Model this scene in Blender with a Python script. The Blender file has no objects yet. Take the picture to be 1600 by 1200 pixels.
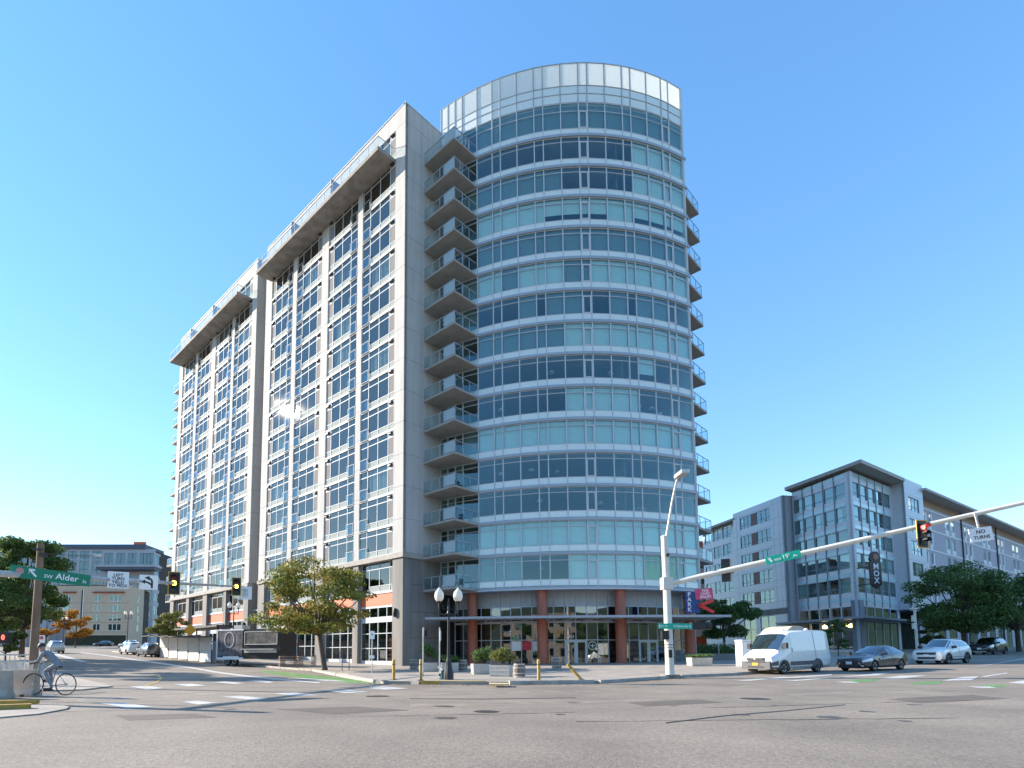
import bpy, bmesh, math, random
import numpy as np
from mathutils import Vector, Matrix
random.seed(7)
rng = np.random.default_rng(7)
sc = bpy.context.scene
COL = sc.collection
R = math.radians

# ------------------------------------------------------------------ camera, sky, sun, exposure
F_PX, PITCH, CXP, CYP, CZ = 888.033, 0.0866, 693.35, 947.46, 1.6
cam_d = bpy.data.cameras.new('camera')
cam = bpy.data.objects.new('camera', cam_d)
COL.objects.link(cam)
cam_d.sensor_width = 36.0
cam_d.sensor_fit = 'HORIZONTAL'
cam_d.lens = F_PX / 1600 * 36.0
cam_d.shift_x = (800 - CXP) / 1600
cam_d.shift_y = (CYP - 600) / 1600
cam_d.clip_start = 0.2
cam_d.clip_end = 4000
cam.location = (0, 0, CZ)
cam.rotation_euler = (math.pi / 2 + PITCH, 0, 0)
sc.camera = cam

SUN = Vector((-0.879, 0.267, 0.395)).normalized()
EL = math.asin(SUN.z)
AZ = math.atan2(SUN.x, SUN.y)
world = bpy.data.worlds.new('World')
sc.world = world
world.use_nodes = True
wn = world.node_tree.nodes
sky = wn.new('ShaderNodeTexSky')
sky.sky_type = 'NISHITA'
sky.sun_disc = False
sky.sun_elevation = EL
sky.sun_rotation = AZ
sky.air_density = 1.0
sky.dust_density = 0.0
sky.ozone_density = 2.0
sky.altitude = 50
hsv = wn.new('ShaderNodeHueSaturation')
hsv.inputs['Hue'].default_value = 0.505
hsv.inputs['Saturation'].default_value = 1.52
gam = wn.new('ShaderNodeGamma')
gam.inputs['Gamma'].default_value = 0.65
world.node_tree.links.new(sky.outputs[0], gam.inputs['Color'])
world.node_tree.links.new(gam.outputs[0], hsv.inputs['Color'])
world.node_tree.links.new(hsv.outputs[0], wn['Background'].inputs[0])
wn['Background'].inputs[1].default_value = 0.15
sun_d = bpy.data.lights.new('sun', 'SUN')
sun_d.energy = 2.95
sun_d.angle = R(0.53)
sun_d.color = (1.0, 0.89, 0.76)
sun_o = bpy.data.objects.new('sun', sun_d)
COL.objects.link(sun_o)
sun_o.rotation_euler = (-SUN).to_track_quat('-Z', 'Y').to_euler()
sun_o.location = (-60, 30, 60)
vs = sc.view_settings
vs.view_transform = 'Standard'
vs.look = 'None'
vs.gamma = 1.0
vs.use_curve_mapping = False
vs.exposure = 1.93

# ------------------------------------------------------------------ helpers
TH = 0.7758
UX = Vector((-math.sin(TH), math.cos(TH)))
VX = Vector((math.cos(TH), math.sin(TH)))
CORNER = Vector((-3.687, 50.784))
cp_, sp_ = math.cos(PITCH), math.sin(PITCH)


def sofp(t, w):
    t = t / w
    return w * (t if t > 30 else math.log1p(math.exp(t)))


def H(X, Y):
    vw = X * VX.x + Y * VX.y
    uw = X * UX.x + Y * UX.y
    return 0.30 + 0.0263 * (sofp(vw - 26, 4) - sofp(vw - 140, 10)) + 0.03 * (sofp(uw - 40, 4) - sofp(uw - 150, 10))


def ray(x, y):
    u = CYP - y
    return Vector((x - CXP, F_PX * cp_ - u * sp_, u * cp_ + F_PX * sp_))


def at(x, y, Y):
    r = ray(x, y)
    t = Y / r.y
    return Vector((r.x * t, Y, CZ + r.z * t))


def G(x, y, dz=0.0):
    """point of the ground under a line of sight"""
    r = ray(x, y)
    t, step = 2.0 / r.y, 0.25 / r.y
    while t * r.y < 400:
        if CZ + r.z * t - H(r.x * t, r.y * t) - dz <= 0:
            break
        t += step
    lo, hi = t - step, t
    for _ in range(20):
        m = (lo + hi) / 2
        if CZ + r.z * m - H(r.x * m, r.y * m) - dz <= 0:
            hi = m
        else:
            lo = m
    return Vector((r.x * hi, r.y * hi, CZ + r.z * hi))


def px_of(P):
    z = P[2] - CZ
    fw = P[1] * cp_ + z * sp_
    up = -P[1] * sp_ + z * cp_
    return CXP + F_PX * P[0] / fw, CYP - F_PX * up / fw


MATS = {}


def mat(name, col, rough=0.6, metal=0.0, var=0.12, scale=3.0, bump=0.0, bscale=40.0, spec=0.5,
        emit=None, col2=None, island=0.0, trans=0.0, streak=False, coat=0.0, detail=4.0):
    if name in MATS:
        return MATS[name]
    m = bpy.data.materials.new(name)
    m.use_nodes = True
    nt = m.node_tree
    n, l = nt.nodes, nt.links
    p = n['Principled BSDF']
    p.inputs['Roughness'].default_value = rough
    p.inputs['Metallic'].default_value = metal
    p.inputs['Specular IOR Level'].default_value = spec
    if coat:
        p.inputs['Coat Weight'].default_value = coat
        p.inputs['Coat Roughness'].default_value = 0.05
    tc = n.new('ShaderNodeTexCoord')
    mp = n.new('ShaderNodeMapping')
    l.new(tc.outputs['Object'], mp.inputs[0])
    if streak:
        mp.inputs['Scale'].default_value = (1, 1, 0.12)
    nz = n.new('ShaderNodeTexNoise')
    nz.inputs['Scale'].default_value = scale
    nz.inputs['Detail'].default_value = detail
    l.new(mp.outputs[0], nz.inputs['Vector'])
    cr = n.new('ShaderNodeValToRGB')
    c = Vector(col)
    d = Vector(col2) if col2 else c * (1 - var)
    e = c * (1 + var) if not col2 else c
    cr.color_ramp.elements[0].position = 0.32
    cr.color_ramp.elements[1].position = 0.68
    cr.color_ramp.elements[0].color = (*d, 1)
    cr.color_ramp.elements[1].color = (*[min(1, x) for x in e], 1)
    l.new(nz.outputs['Fac'], cr.inputs[0])
    out = cr.outputs[0]
    if island:
        ge = n.new('ShaderNodeNewGeometry')
        hs = n.new('ShaderNodeHueSaturation')
        mr = n.new('ShaderNodeMapRange')
        mr.inputs[3].default_value = 1 - island
        mr.inputs[4].default_value = 1 + island
        l.new(ge.outputs['Random Per Island'], mr.inputs[0])
        l.new(mr.outputs[0], hs.inputs['Value'])
        l.new(out, hs.inputs['Color'])
        out = hs.outputs[0]
    l.new(out, p.inputs['Base Color'])
    if bump:
        bz = n.new('ShaderNodeTexNoise')
        bz.inputs['Scale'].default_value = bscale
        bz.inputs['Detail'].default_value = 5
        l.new(tc.outputs['Object'], bz.inputs['Vector'])
        bp = n.new('ShaderNodeBump')
        bp.inputs['Strength'].default_value = bump
        bp.inputs['Distance'].default_value = 0.02
        l.new(bz.outputs['Fac'], bp.inputs['Height'])
        l.new(bp.outputs[0], p.inputs['Normal'])
    if emit:
        p.inputs['Emission Color'].default_value = (*emit[0], 1)
        p.inputs['Emission Strength'].default_value = emit[1]
    if trans:
        o = n['Material Output']
        tr = n.new('ShaderNodeBsdfTranslucent')
        l.new(out, tr.inputs['Color'])
        mx = n.new('ShaderNodeMixShader')
        mx.inputs[0].default_value = trans
        l.new(p.outputs[0], mx.inputs[1])
        l.new(tr.outputs[0], mx.inputs[2])
        l.new(mx.outputs[0], o.inputs[0])
    MATS[name] = m
    return m


def glass(name, tint, refl=(0.9, 0.95, 1.0), base=0.10, ior=1.6, wav=0.0):
    if name in MATS:
        return MATS[name]
    m = bpy.data.materials.new(name)
    m.use_nodes = True
    nt = m.node_tree
    n, l = nt.nodes, nt.links
    n.remove(n['Principled BSDF'])
    tr = n.new('ShaderNodeBsdfTransparent')
    tr.inputs[0].default_value = (*tint, 1)
    gl = n.new('ShaderNodeBsdfGlossy')
    gl.inputs['Color'].default_value = (*refl, 1)
    gl.inputs['Roughness'].default_value = 0.015
    fr = n.new('ShaderNodeFresnel')
    fr.inputs[0].default_value = ior
    ad = n.new('ShaderNodeMath')
    ad.operation = 'ADD'
    ad.use_clamp = True
    ad.inputs[1].default_value = base
    l.new(fr.outputs[0], ad.inputs[0])
    mx = n.new('ShaderNodeMixShader')
    ge = n.new('ShaderNodeNewGeometry')
    iv = n.new('ShaderNodeMath')
    iv.operation = 'SUBTRACT'
    iv.inputs[0].default_value = 1.0
    l.new(ge.outputs['Backfacing'], iv.inputs[1])
    mu = n.new('ShaderNodeMath')
    mu.operation = 'MULTIPLY'
    l.new(ad.outputs[0], mu.inputs[0])
    l.new(iv.outputs[0], mu.inputs[1])
    l.new(mu.outputs[0], mx.inputs[0])
    l.new(tr.outputs[0], mx.inputs[1])
    l.new(gl.outputs[0], mx.inputs[2])
    if wav:
        tc = n.new('ShaderNodeTexCoord')
        nz = n.new('ShaderNodeTexNoise')
        nz.inputs['Scale'].default_value = 0.9
        nz.inputs['Detail'].default_value = 1
        l.new(tc.outputs['Object'], nz.inputs['Vector'])
        bp = n.new('ShaderNodeBump')
        bp.inputs['Strength'].default_value = wav
        bp.inputs['Distance'].default_value = 0.03
        l.new(nz.outputs['Fac'], bp.inputs['Height'])
        l.new(bp.outputs[0], gl.inputs['Normal'])
    l.new(mx.outputs[0], n['Material Output'].inputs[0])
    MATS[name] = m
    return m


class MB:
    def __init__(s):
        s.v, s.f = [], []

    def add(s, vs_, fs):
        b = len(s.v)
        s.v += [tuple(v) for v in vs_]
        s.f += [tuple(i + b for i in f) for f in fs]
        return s

    def box(s, x0, x1, y0, y1, z0, z1, M=None):
        vs_ = [Vector(p) for p in ((x0, y0, z0), (x1, y0, z0), (x1, y1, z0), (x0, y1, z0),
                                   (x0, y0, z1), (x1, y0, z1), (x1, y1, z1), (x0, y1, z1))]
        if M is not None:
            vs_ = [M @ v for v in vs_]
        return s.add(vs_, [(0, 3, 2, 1), (4, 5, 6, 7), (0, 1, 5, 4), (1, 2, 6, 5), (2, 3, 7, 6), (3, 0, 4, 7)])

    def bar(s, a, b, w, h=None):
        """square bar from a to b"""
        a, b = Vector(a), Vector(b)
        h = h or w
        d = (b - a).normalized()
        up = Vector((0, 0, 1)) if abs(d.z) < 0.95 else Vector((1, 0, 0))
        r = d.cross(up).normalized() * w / 2
        u = r.cross(d).normalized() * h / 2
        vs_ = [a - r - u, a + r - u, a + r + u, a - r + u, b - r - u, b + r - u, b + r + u, b - r + u]
        return s.add(vs_, [(0, 3, 2, 1), (4, 5, 6, 7), (0, 1, 5, 4), (1, 2, 6, 5), (2, 3, 7, 6), (3, 0, 4, 7)])

    def tube(s, pts, rad, n=10, cap=True):
        """round tube along points, rad scalar or list"""
        pts = [Vector(p) for p in pts]
        if not isinstance(rad, (list, tuple)):
            rad = [rad] * len(pts)
        rings = []
        ref = None
        for i, p in enumerate(pts):
            d = (pts[min(i + 1, len(pts) - 1)] - pts[max(i - 1, 0)]).normalized()
            if ref is None:
                ref = Vector((0, 0, 1)) if abs(d.z) < 0.9 else Vector((1, 0, 0))
            a = d.cross(ref).normalized()
            ref = a.cross(d).normalized()
            rings.append([p + (a * math.cos(2 * math.pi * k / n) + ref * math.sin(2 * math.pi * k / n)) * rad[i] for k in range(n)])
        vs_ = [q for r in rings for q in r]
        fs = []
        for i in range(len(pts) - 1):
            for k in range(n):
                a, b = i * n + k, i * n + (k + 1) % n
                fs.append((a, b, b + n, a + n))
        if cap:
            fs.append(tuple(reversed(range(n))))
            fs.append(tuple(range((len(pts) - 1) * n, len(pts) * n)))
        return s.add(vs_, fs)

    def lathe(s, prof, n=16, c=(0, 0, 0)):
        """profile of (radius, z)"""
        c = Vector(c)
        vs_ = [c + Vector((r * math.cos(2 * math.pi * k / n), r * math.sin(2 * math.pi * k / n), z)) for r, z in prof for k in range(n)]
        fs = []
        for i in range(len(prof) - 1):
            for k in range(n):
                a, b = i * n + k, i * n + (k + 1) % n
                fs.append((a, b, b + n, a + n))
        fs.append(tuple(reversed(range(n))))
        fs.append(tuple(range((len(prof) - 1) * n, len(prof) * n)))
        return s.add(vs_, fs)

    def prism(s, poly, z0, z1):
        n = len(poly)
        vs_ = [(p[0], p[1], z0) for p in poly] + [(p[0], p[1], z1) for p in poly]
        fs = [tuple(reversed(range(n))), tuple(range(n, 2 * n))] + [(i, (i + 1) % n, n + (i + 1) % n, n + i) for i in range(n)]
        return s.add(vs_, fs)

    def arc(s, c, r0, r1, a0, a1, z0, z1, n=12):
        """curved block between radii; angle a points along (sin a, -cos a)"""
        P = lambda a, r, z: (c[0] + r * math.sin(a), c[1] - r * math.cos(a), z)
        vs_ = []
        for i in range(n + 1):
            a = a0 + (a1 - a0) * i / n
            vs_ += [P(a, r0, z0), P(a, r1, z0), P(a, r1, z1), P(a, r0, z1)]
        fs = []
        for i in range(n):
            b = i * 4
            for k in range(4):
                fs.append((b + k, b + (k + 1) % 4, b + 4 + (k + 1) % 4, b + 4 + k))
        fs.append((3, 2, 1, 0))
        fs.append((n * 4, n * 4 + 1, n * 4 + 2, n * 4 + 3))
        return s.add(vs_, fs)

    def mesh(s, name, m=None, smooth=None, fix=True):
        me = bpy.data.meshes.new(name)
        me.from_pydata([tuple(v) for v in s.v], [], s.f)
        if fix:
            bm = bmesh.new()
            bm.from_mesh(me)
            bmesh.ops.recalc_face_normals(bm, faces=bm.faces)
            bm.to_mesh(me)
            bm.free()
        if m is not None:
            me.materials.append(m)
        if smooth:
            me.polygons.foreach_set('use_smooth', [True] * len(me.polygons))
            me.set_sharp_from_angle(angle=R(smooth))
        return me


def ob(name, me, parent=None, loc=(0, 0, 0), rot=0.0):
    o = bpy.data.objects.new(name, me)
    COL.objects.link(o)
    o.parent = parent
    o.location = loc
    if isinstance(rot, (int, float)):
        o.rotation_euler = (0, 0, rot)
    else:
        o.rotation_euler = rot
    return o


def tag(o, label=None, cat=None, group=None, kind=None):
    if label:
        o['label'] = label
    if cat:
        o['category'] = cat
    if group:
        o['group'] = group
    if kind:
        o['kind'] = kind
    return o


def thing(name, label, cat, loc=(0, 0, 0), rot=0.0, group=None):
    return tag(ob(name, None, None, loc, rot), label, cat, group)


def text_mesh(s, size, m, depth=0.004, align='CENTER'):
    cu = bpy.data.curves.new('lettering', 'FONT')
    cu.body = s
    cu.size = size
    cu.align_x = align
    cu.align_y = 'CENTER'
    cu.extrude = depth
    cu.space_line = 0.85
    cu.offset = size * 0.012
    cu.resolution_u = 2
    o = bpy.data.objects.new('lettering', cu)
    COL.objects.link(o)
    dg = bpy.context.evaluated_depsgraph_get()
    me = bpy.data.meshes.new_from_object(o.evaluated_get(dg))
    bpy.data.objects.remove(o)
    bpy.data.curves.remove(cu)
    me.materials.clear()
    me.materials.append(m)
    return me


# ------------------------------------------------------------------ materials
M_asph = mat('asphalt', (0.275, 0.23, 0.18), 0.85, var=0.0, col2=(0.185, 0.156, 0.124), scale=0.35, bump=0.6, bscale=26, detail=12)
nt_a = M_asph.node_tree
pa_ = nt_a.nodes['Principled BSDF']
lnk = pa_.inputs['Base Color'].links[0]
src = lnk.from_socket
tca = nt_a.nodes.new('ShaderNodeTexCoord')
vo = nt_a.nodes.new('ShaderNodeTexNoise')
vo.inputs['Scale'].default_value = 14
vo.inputs['Detail'].default_value = 6
vo.inputs['Roughness'].default_value = 0.75
nt_a.links.new(tca.outputs['Object'], vo.inputs['Vector'])
mra = nt_a.nodes.new('ShaderNodeMapRange')
mra.inputs[1].default_value = 0.3
mra.inputs[2].default_value = 0.7
mra.inputs[3].default_value = 0.62
mra.inputs[4].default_value = 1.38
nt_a.links.new(vo.outputs['Fac'], mra.inputs[0])
mua = nt_a.nodes.new('ShaderNodeMixRGB')
mua.blend_type = 'MULTIPLY'
mua.inputs[0].default_value = 1.0
nt_a.links.new(src, mua.inputs[1])
nt_a.links.new(mra.outputs[0], mua.inputs[2])
nt_a.links.new(mua.outputs[0], pa_.inputs['Base Color'])
M_patch = mat('asphalt_seal', (0.03, 0.03, 0.03), 0.7)
M_walk = mat('sidewalk_concrete', (0.40, 0.345, 0.285), 0.85, col2=(0.28, 0.245, 0.205), scale=0.9, bump=0.2, bscale=20, detail=7)
M_kerb = mat('kerb_concrete', (0.40, 0.37, 0.32), 0.85, var=0.2, scale=2, bump=0.3, bscale=14)
M_yel = mat('worn_yellow_paint', (0.55, 0.33, 0.03), 0.6, col2=(0.36, 0.25, 0.08), scale=5, detail=8)
M_white = mat('road_white_paint', (0.62, 0.6, 0.56), 0.6, col2=(0.42, 0.40, 0.37), scale=3.5, detail=9)
M_green = mat('road_green_paint', (0.13, 0.33, 0.06), 0.6, col2=(0.13, 0.20, 0.09), scale=3, detail=9)
M_panel = mat('pale_wall_panel', (0.50, 0.487, 0.465), 0.85, spec=0.15, col2=(0.425, 0.413, 0.393), scale=1.6, streak=True, detail=8)
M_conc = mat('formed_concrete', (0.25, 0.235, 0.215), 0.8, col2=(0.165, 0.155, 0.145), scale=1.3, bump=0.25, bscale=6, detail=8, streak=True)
M_soff = mat('balcony_concrete', (0.35, 0.325, 0.29), 0.85, var=0.1, scale=1.2, bump=0.1)
M_soff2 = mat('eave_concrete', (0.30, 0.275, 0.245), 0.85, col2=(0.18, 0.165, 0.148), scale=0.9, detail=8)
M_alu = mat('silver_aluminium', (0.53, 0.56, 0.58), 0.6, spec=0.25, var=0.04)
M_fas = mat('fascia_metal', (0.33, 0.375, 0.42), 0.4, metal=0.15, var=0.04)
M_alud = mat('grey_aluminium', (0.36, 0.39, 0.42), 0.6, spec=0.25, var=0.05)
M_spand = mat('pale_glass_panel', (0.68, 0.74, 0.72), 0.12, var=0.03, spec=0.6, coat=0.5)
M_spandL = mat('sea_green_panel', (0.33, 0.36, 0.34), 0.85, var=0.05, spec=0.06)
M_crown = mat('frosted_screen_glass', (0.82, 0.84, 0.82), 0.25, var=0.03, trans=0.55)
M_louv = mat('grey_louvre', (0.24, 0.232, 0.225), 0.85, spec=0.1, var=0.05)
M_black = mat('black_metal', (0.018, 0.018, 0.02), 0.45, var=0.2)
M_dark = mat('charcoal_plastic', (0.035, 0.036, 0.04), 0.6)
M_orange = mat('orange_panel', (0.62, 0.13, 0.045), 0.55, var=0.08)
M_red = mat('rust_red_steel', (0.40, 0.125, 0.075), 0.55, var=0.15, streak=True)
M_bl_l = mat('light_roller_shade', (0.82, 0.82, 0.76), 0.9, var=0.05)
M_bl_m = mat('grey_roller_shade', (0.27, 0.30, 0.30), 0.9, var=0.06)
M_bl_g = mat('green_curtain', (0.25, 0.38, 0.12), 0.9, var=0.25, streak=True)
M_int = mat('interior_wall', (0.20, 0.18, 0.16), 0.9, var=0.1, scale=0.5)
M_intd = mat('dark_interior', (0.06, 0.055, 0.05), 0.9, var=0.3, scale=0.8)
M_ceil = mat('interior_ceiling', (0.45, 0.43, 0.40), 0.9, var=0.05)
M_gt = glass('tower_glass', (0.80, 0.905, 0.90), (0.55, 0.80, 0.88), 0.09, 1.55, 0.03)
M_gl = glass('wing_glass', (0.55, 0.62, 0.64), (0.70, 0.66, 0.60), 0.17, 1.55, 0.02)
M_gs = glass('shop_glass', (0.72, 0.76, 0.74), (0.85, 0.9, 0.95), 0.14, 1.6, 0.02)
M_gr = glass('rail_glass', (0.90, 0.955, 0.955), (0.8, 0.92, 1.0), 0.05, 1.5)
M_gm = glass('green_tinted_glass', (0.76, 0.86, 0.85), (0.65, 0.84, 0.90), 0.12, 1.6, 0.03)
M_steel = mat('galvanised_steel', (0.52, 0.52, 0.50), 0.45, metal=0.5, var=0.1, scale=6)
M_cream = mat('cream_painted_steel', (0.66, 0.63, 0.56), 0.45, var=0.06, scale=2)
M_sgreen = mat('sign_green', (0.0, 0.20, 0.11), 0.4, var=0.03)
M_sgreen2 = mat('sign_teal_green', (0.0, 0.42, 0.27), 0.4, var=0.03)
M_sw = mat('sign_white', (0.82, 0.82, 0.80), 0.5, var=0.03)
M_swt = mat('letter_white', (0.85, 0.85, 0.85), 0.5, var=0.0)
M_sbk = mat('letter_black', (0.01, 0.01, 0.01), 0.5, var=0.0)
M_sigy = mat('signal_yellow', (0.75, 0.42, 0.02), 0.5, var=0.08)
M_wood = mat('weathered_pole_wood', (0.26, 0.17, 0.11), 0.9, col2=(0.15, 0.10, 0.065), scale=4, streak=True, bump=0.4, detail=8)
M_lampg = mat('lamp_globe', (0.85, 0.83, 0.76), 0.3, var=0.02, trans=0.3)
M_bark = mat('tree_bark', (0.13, 0.10, 0.075), 0.95, col2=(0.07, 0.055, 0.042), scale=5, bump=0.6, streak=True)
M_tyre = mat('tyre_rubber', (0.02, 0.02, 0.02), 0.8)
M_rim = mat('wheel_alloy', (0.5, 0.5, 0.5), 0.3, metal=0.8)
M_carglass = glass('car_glass', (0.16, 0.2, 0.2), (0.9, 0.95, 1.0), 0.2, 1.6)
M_lens = mat('headlamp_lens', (0.75, 0.77, 0.8), 0.12, var=0.1, scale=12, coat=1.0)


def leafmat(name, a, b, isl=0.45):
    return mat(name, a, 0.55, col2=b, scale=0.7, island=isl, trans=0.35, spec=0.3)


M_leaf_o = leafmat('turning_leaves', (0.30, 0.22, 0.04), (0.14, 0.20, 0.04), 0.6)
M_leaf_d = leafmat('dark_green_leaves', (0.13, 0.20, 0.05), (0.075, 0.14, 0.04))
M_leaf_g = leafmat('green_leaves', (0.13, 0.19, 0.04), (0.07, 0.125, 0.035))
M_leaf_y = leafmat('yellow_green_leaves', (0.23, 0.22, 0.05), (0.13, 0.16, 0.04))
M_leaf_a = leafmat('amber_leaves', (0.50, 0.25, 0.03), (0.38, 0.17, 0.03))

# ------------------------------------------------------------------ ground, road, pavement


def draped(name, poly, dz, m, step=2.5, thick=0.0, kind='structure', parent=None, label=None):
    """flat polygon laid on the terrain (as a slab when thick > 0)"""
    bm = bmesh.new()
    vs_ = [bm.verts.new((p[0], p[1], 0)) for p in poly]
    f = bm.faces.new(vs_)
    if step:
        xs = [p[0] for p in poly]
        ys = [p[1] for p in poly]
        for ax, lo, hi in ((0, min(xs), max(xs)), (1, min(ys), max(ys))):
            t = lo + step
            while t < hi:
                no = (1, 0, 0) if ax == 0 else (0, 1, 0)
                co = (t, 0, 0) if ax == 0 else (0, t, 0)
                bmesh.ops.bisect_plane(bm, geom=bm.verts[:] + bm.edges[:] + bm.faces[:], plane_co=co, plane_no=no)
                t += step
    bmesh.ops.triangulate(bm, faces=bm.faces[:])
    bmesh.ops.recalc_face_normals(bm, faces=bm.faces[:])
    if bm.faces and sum(f.normal.z for f in bm.faces) < 0:
        bmesh.ops.reverse_faces(bm, faces=bm.faces[:])
    for v in bm.verts:
        v.co.z = H(v.co.x, v.co.y) + dz
    if thick:
        r = bmesh.ops.extrude_face_region(bm, geom=bm.faces[:])
        for e in r['geom']:
            if isinstance(e, bmesh.types.BMVert):
                e.co.z += thick
        bmesh.ops.recalc_face_normals(bm, faces=bm.faces[:])
    me = bpy.data.meshes.new(name)
    bm.to_mesh(me)
    bm.free()
    me.materials.append(m)
    o = ob(name, me, parent)
    if kind and parent is None:
        o['kind'] = kind
    return o


def ground_sheet():
    xs = sorted(set(list(np.arange(-120, 161, 4.0)) + list(np.arange(-1600, -120, 80.0)) + list(np.arange(160, 1700, 80.0))))
    ys = sorted(set(list(np.arange(-20, 181, 4.0)) + list(np.arange(-400, -20, 40.0)) + list(np.arange(180, 2400, 80.0))))
    vs_ = [(x, y, H(x, y)) for y in ys for x in xs]
    n = len(xs)
    fs = [(j * n + i, j * n + i + 1, (j + 1) * n + i + 1, (j + 1) * n + i) for j in range(len(ys) - 1) for i in range(n - 1)]
    me = MB().add(vs_, fs).mesh('road', M_asph, fix=False)
    o = ob('road', me)
    tag(o, kind='structure')


ground_sheet()


def uv(u, v):
    p = CORNER + UX * u + VX * v
    return Vector((p.x, p.y))


KH = 0.13
cA = G(600, 1068.5)
cB = G(925, 1068)
cC = G(1060, 1059)
cD = G(1142, 1055.5)
c_tree = G(490, 1048.5)
# the corner pavement in front of the tower
left_in = uv(62, -7.2)
cor = [(p.x, p.y) for p in (left_in, uv(30, -7.4), uv(6, -7.6), c_tree, G(542, 1056), G(585, 1066), cA, G(720, 1070), G(840, 1070), cB, G(990, 1064.5), cC, cD)]
cDv = Vector((cD.x, cD.y))
bd = Vector((0.80, 0.60))
far_r = cDv + bd * 75
poly = cor + [(far_r.x, far_r.y), (far_r.x - 8, far_r.y + 10), tuple(uv(-14, 40)), tuple(uv(5, 30)), tuple(uv(62, 8))]
draped('pavement', poly, 0.0, M_walk, 3.0, thick=KH)
# kerb stones round the corner, painted yellow at the crossing


def kerb_run(a, b, m, name, label, w=0.2, extra=0.02, n=1):
    a, b = Vector((a[0], a[1])), Vector((b[0], b[1]))
    for i in range(n):
        p, q = a.lerp(b, i / n), a.lerp(b, (i + 0.985) / n)
        d = (q - p).normalized()
        s = Vector((d.y, -d.x)) * w * 0.6
        draped_poly = [p + s, q + s, q - s * 0.7, p - s * 0.7]
        o = draped(name, [(v.x, v.y) for v in draped_poly], 0.0, m, 0, thick=KH + extra, kind='structure')


kerb_run(G(590, 1067.2), G(658, 1069.2), M_kerb, 'kerb', '', 0.25)
kerb_run(G(658, 1069.2), G(762, 1069.6), M_yel, 'painted_kerb', '', 0.25, 0.03)
kerb_run(G(795, 1070), G(928, 1068.2), M_kerb, 'kerb', '', 0.3, 0.05)
kerb_run(G(935, 1067.6), G(1060, 1059), M_kerb, 'kerb', '', 0.22)
kerb_run(G(1062, 1058.8), cD, M_kerb, 'kerb', '', 0.22, n=2)
kerb_run(c_tree, G(588, 1066.8), M_kerb, 'kerb', '', 0.22, n=2)
kerb_run(cD, far_r, M_kerb, 'kerb', '', 0.22, n=10)
kerb_run(left_in, c_tree, M_kerb, 'kerb', '', 0.22, n=12)
# dimpled warning strip between the two kerbs
draped('tactile_strip', [tuple(G(x, y, KH).xy) for x, y in ((764, 1066.8), (795, 1067.2), (795, 1069.2), (764, 1069.2))], KH + 0.006, mat('pale_yellow_tactile', (0.58, 0.46, 0.22), 0.8, var=0.25, scale=9), 0)
# left-hand pavement and island
lp = [tuple(G(x, y).xy) for x, y in ((-300, 1094), (0, 1083), (60, 1081), (130, 1079), (176, 1073.5), (150, 1067), (105, 1056), (78, 1044), (66, 1034), (60, 1027), (20, 1022), (-300, 1024))]
draped('pavement', lp, 0.0, M_walk, 4.0, thick=.05)
isl = [tuple(G(x, y).xy) for x, y in ((-60, 1104), (30, 1103), (92, 1103), (108, 1105.5), (104, 1109), (60, 1117), (-60, 1128))]
draped('traffic_island', isl, 0.0, M_walk, 0, thick=0.03)
for lab, pts in (('kerb', ((-40, 1103.5), (59, 1101.5), (59, 1106.5), (-40, 1110))), ('kerb', ((-40, 1112), (48, 1108.5), (48, 1114.5), (-40, 1126)))):
    q = [G(*p) for p in pts]
    a, b = Vector(q[0].xy), Vector(q[1].xy)
    d = (b - a).normalized()
    s = Vector((d.y, -d.x)) * 0.11
    draped('painted_kerb', [tuple(a - s), tuple(b - s), tuple(b + s), tuple(a + s)], 0.031, M_yel, 0, thick=0.11)

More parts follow.
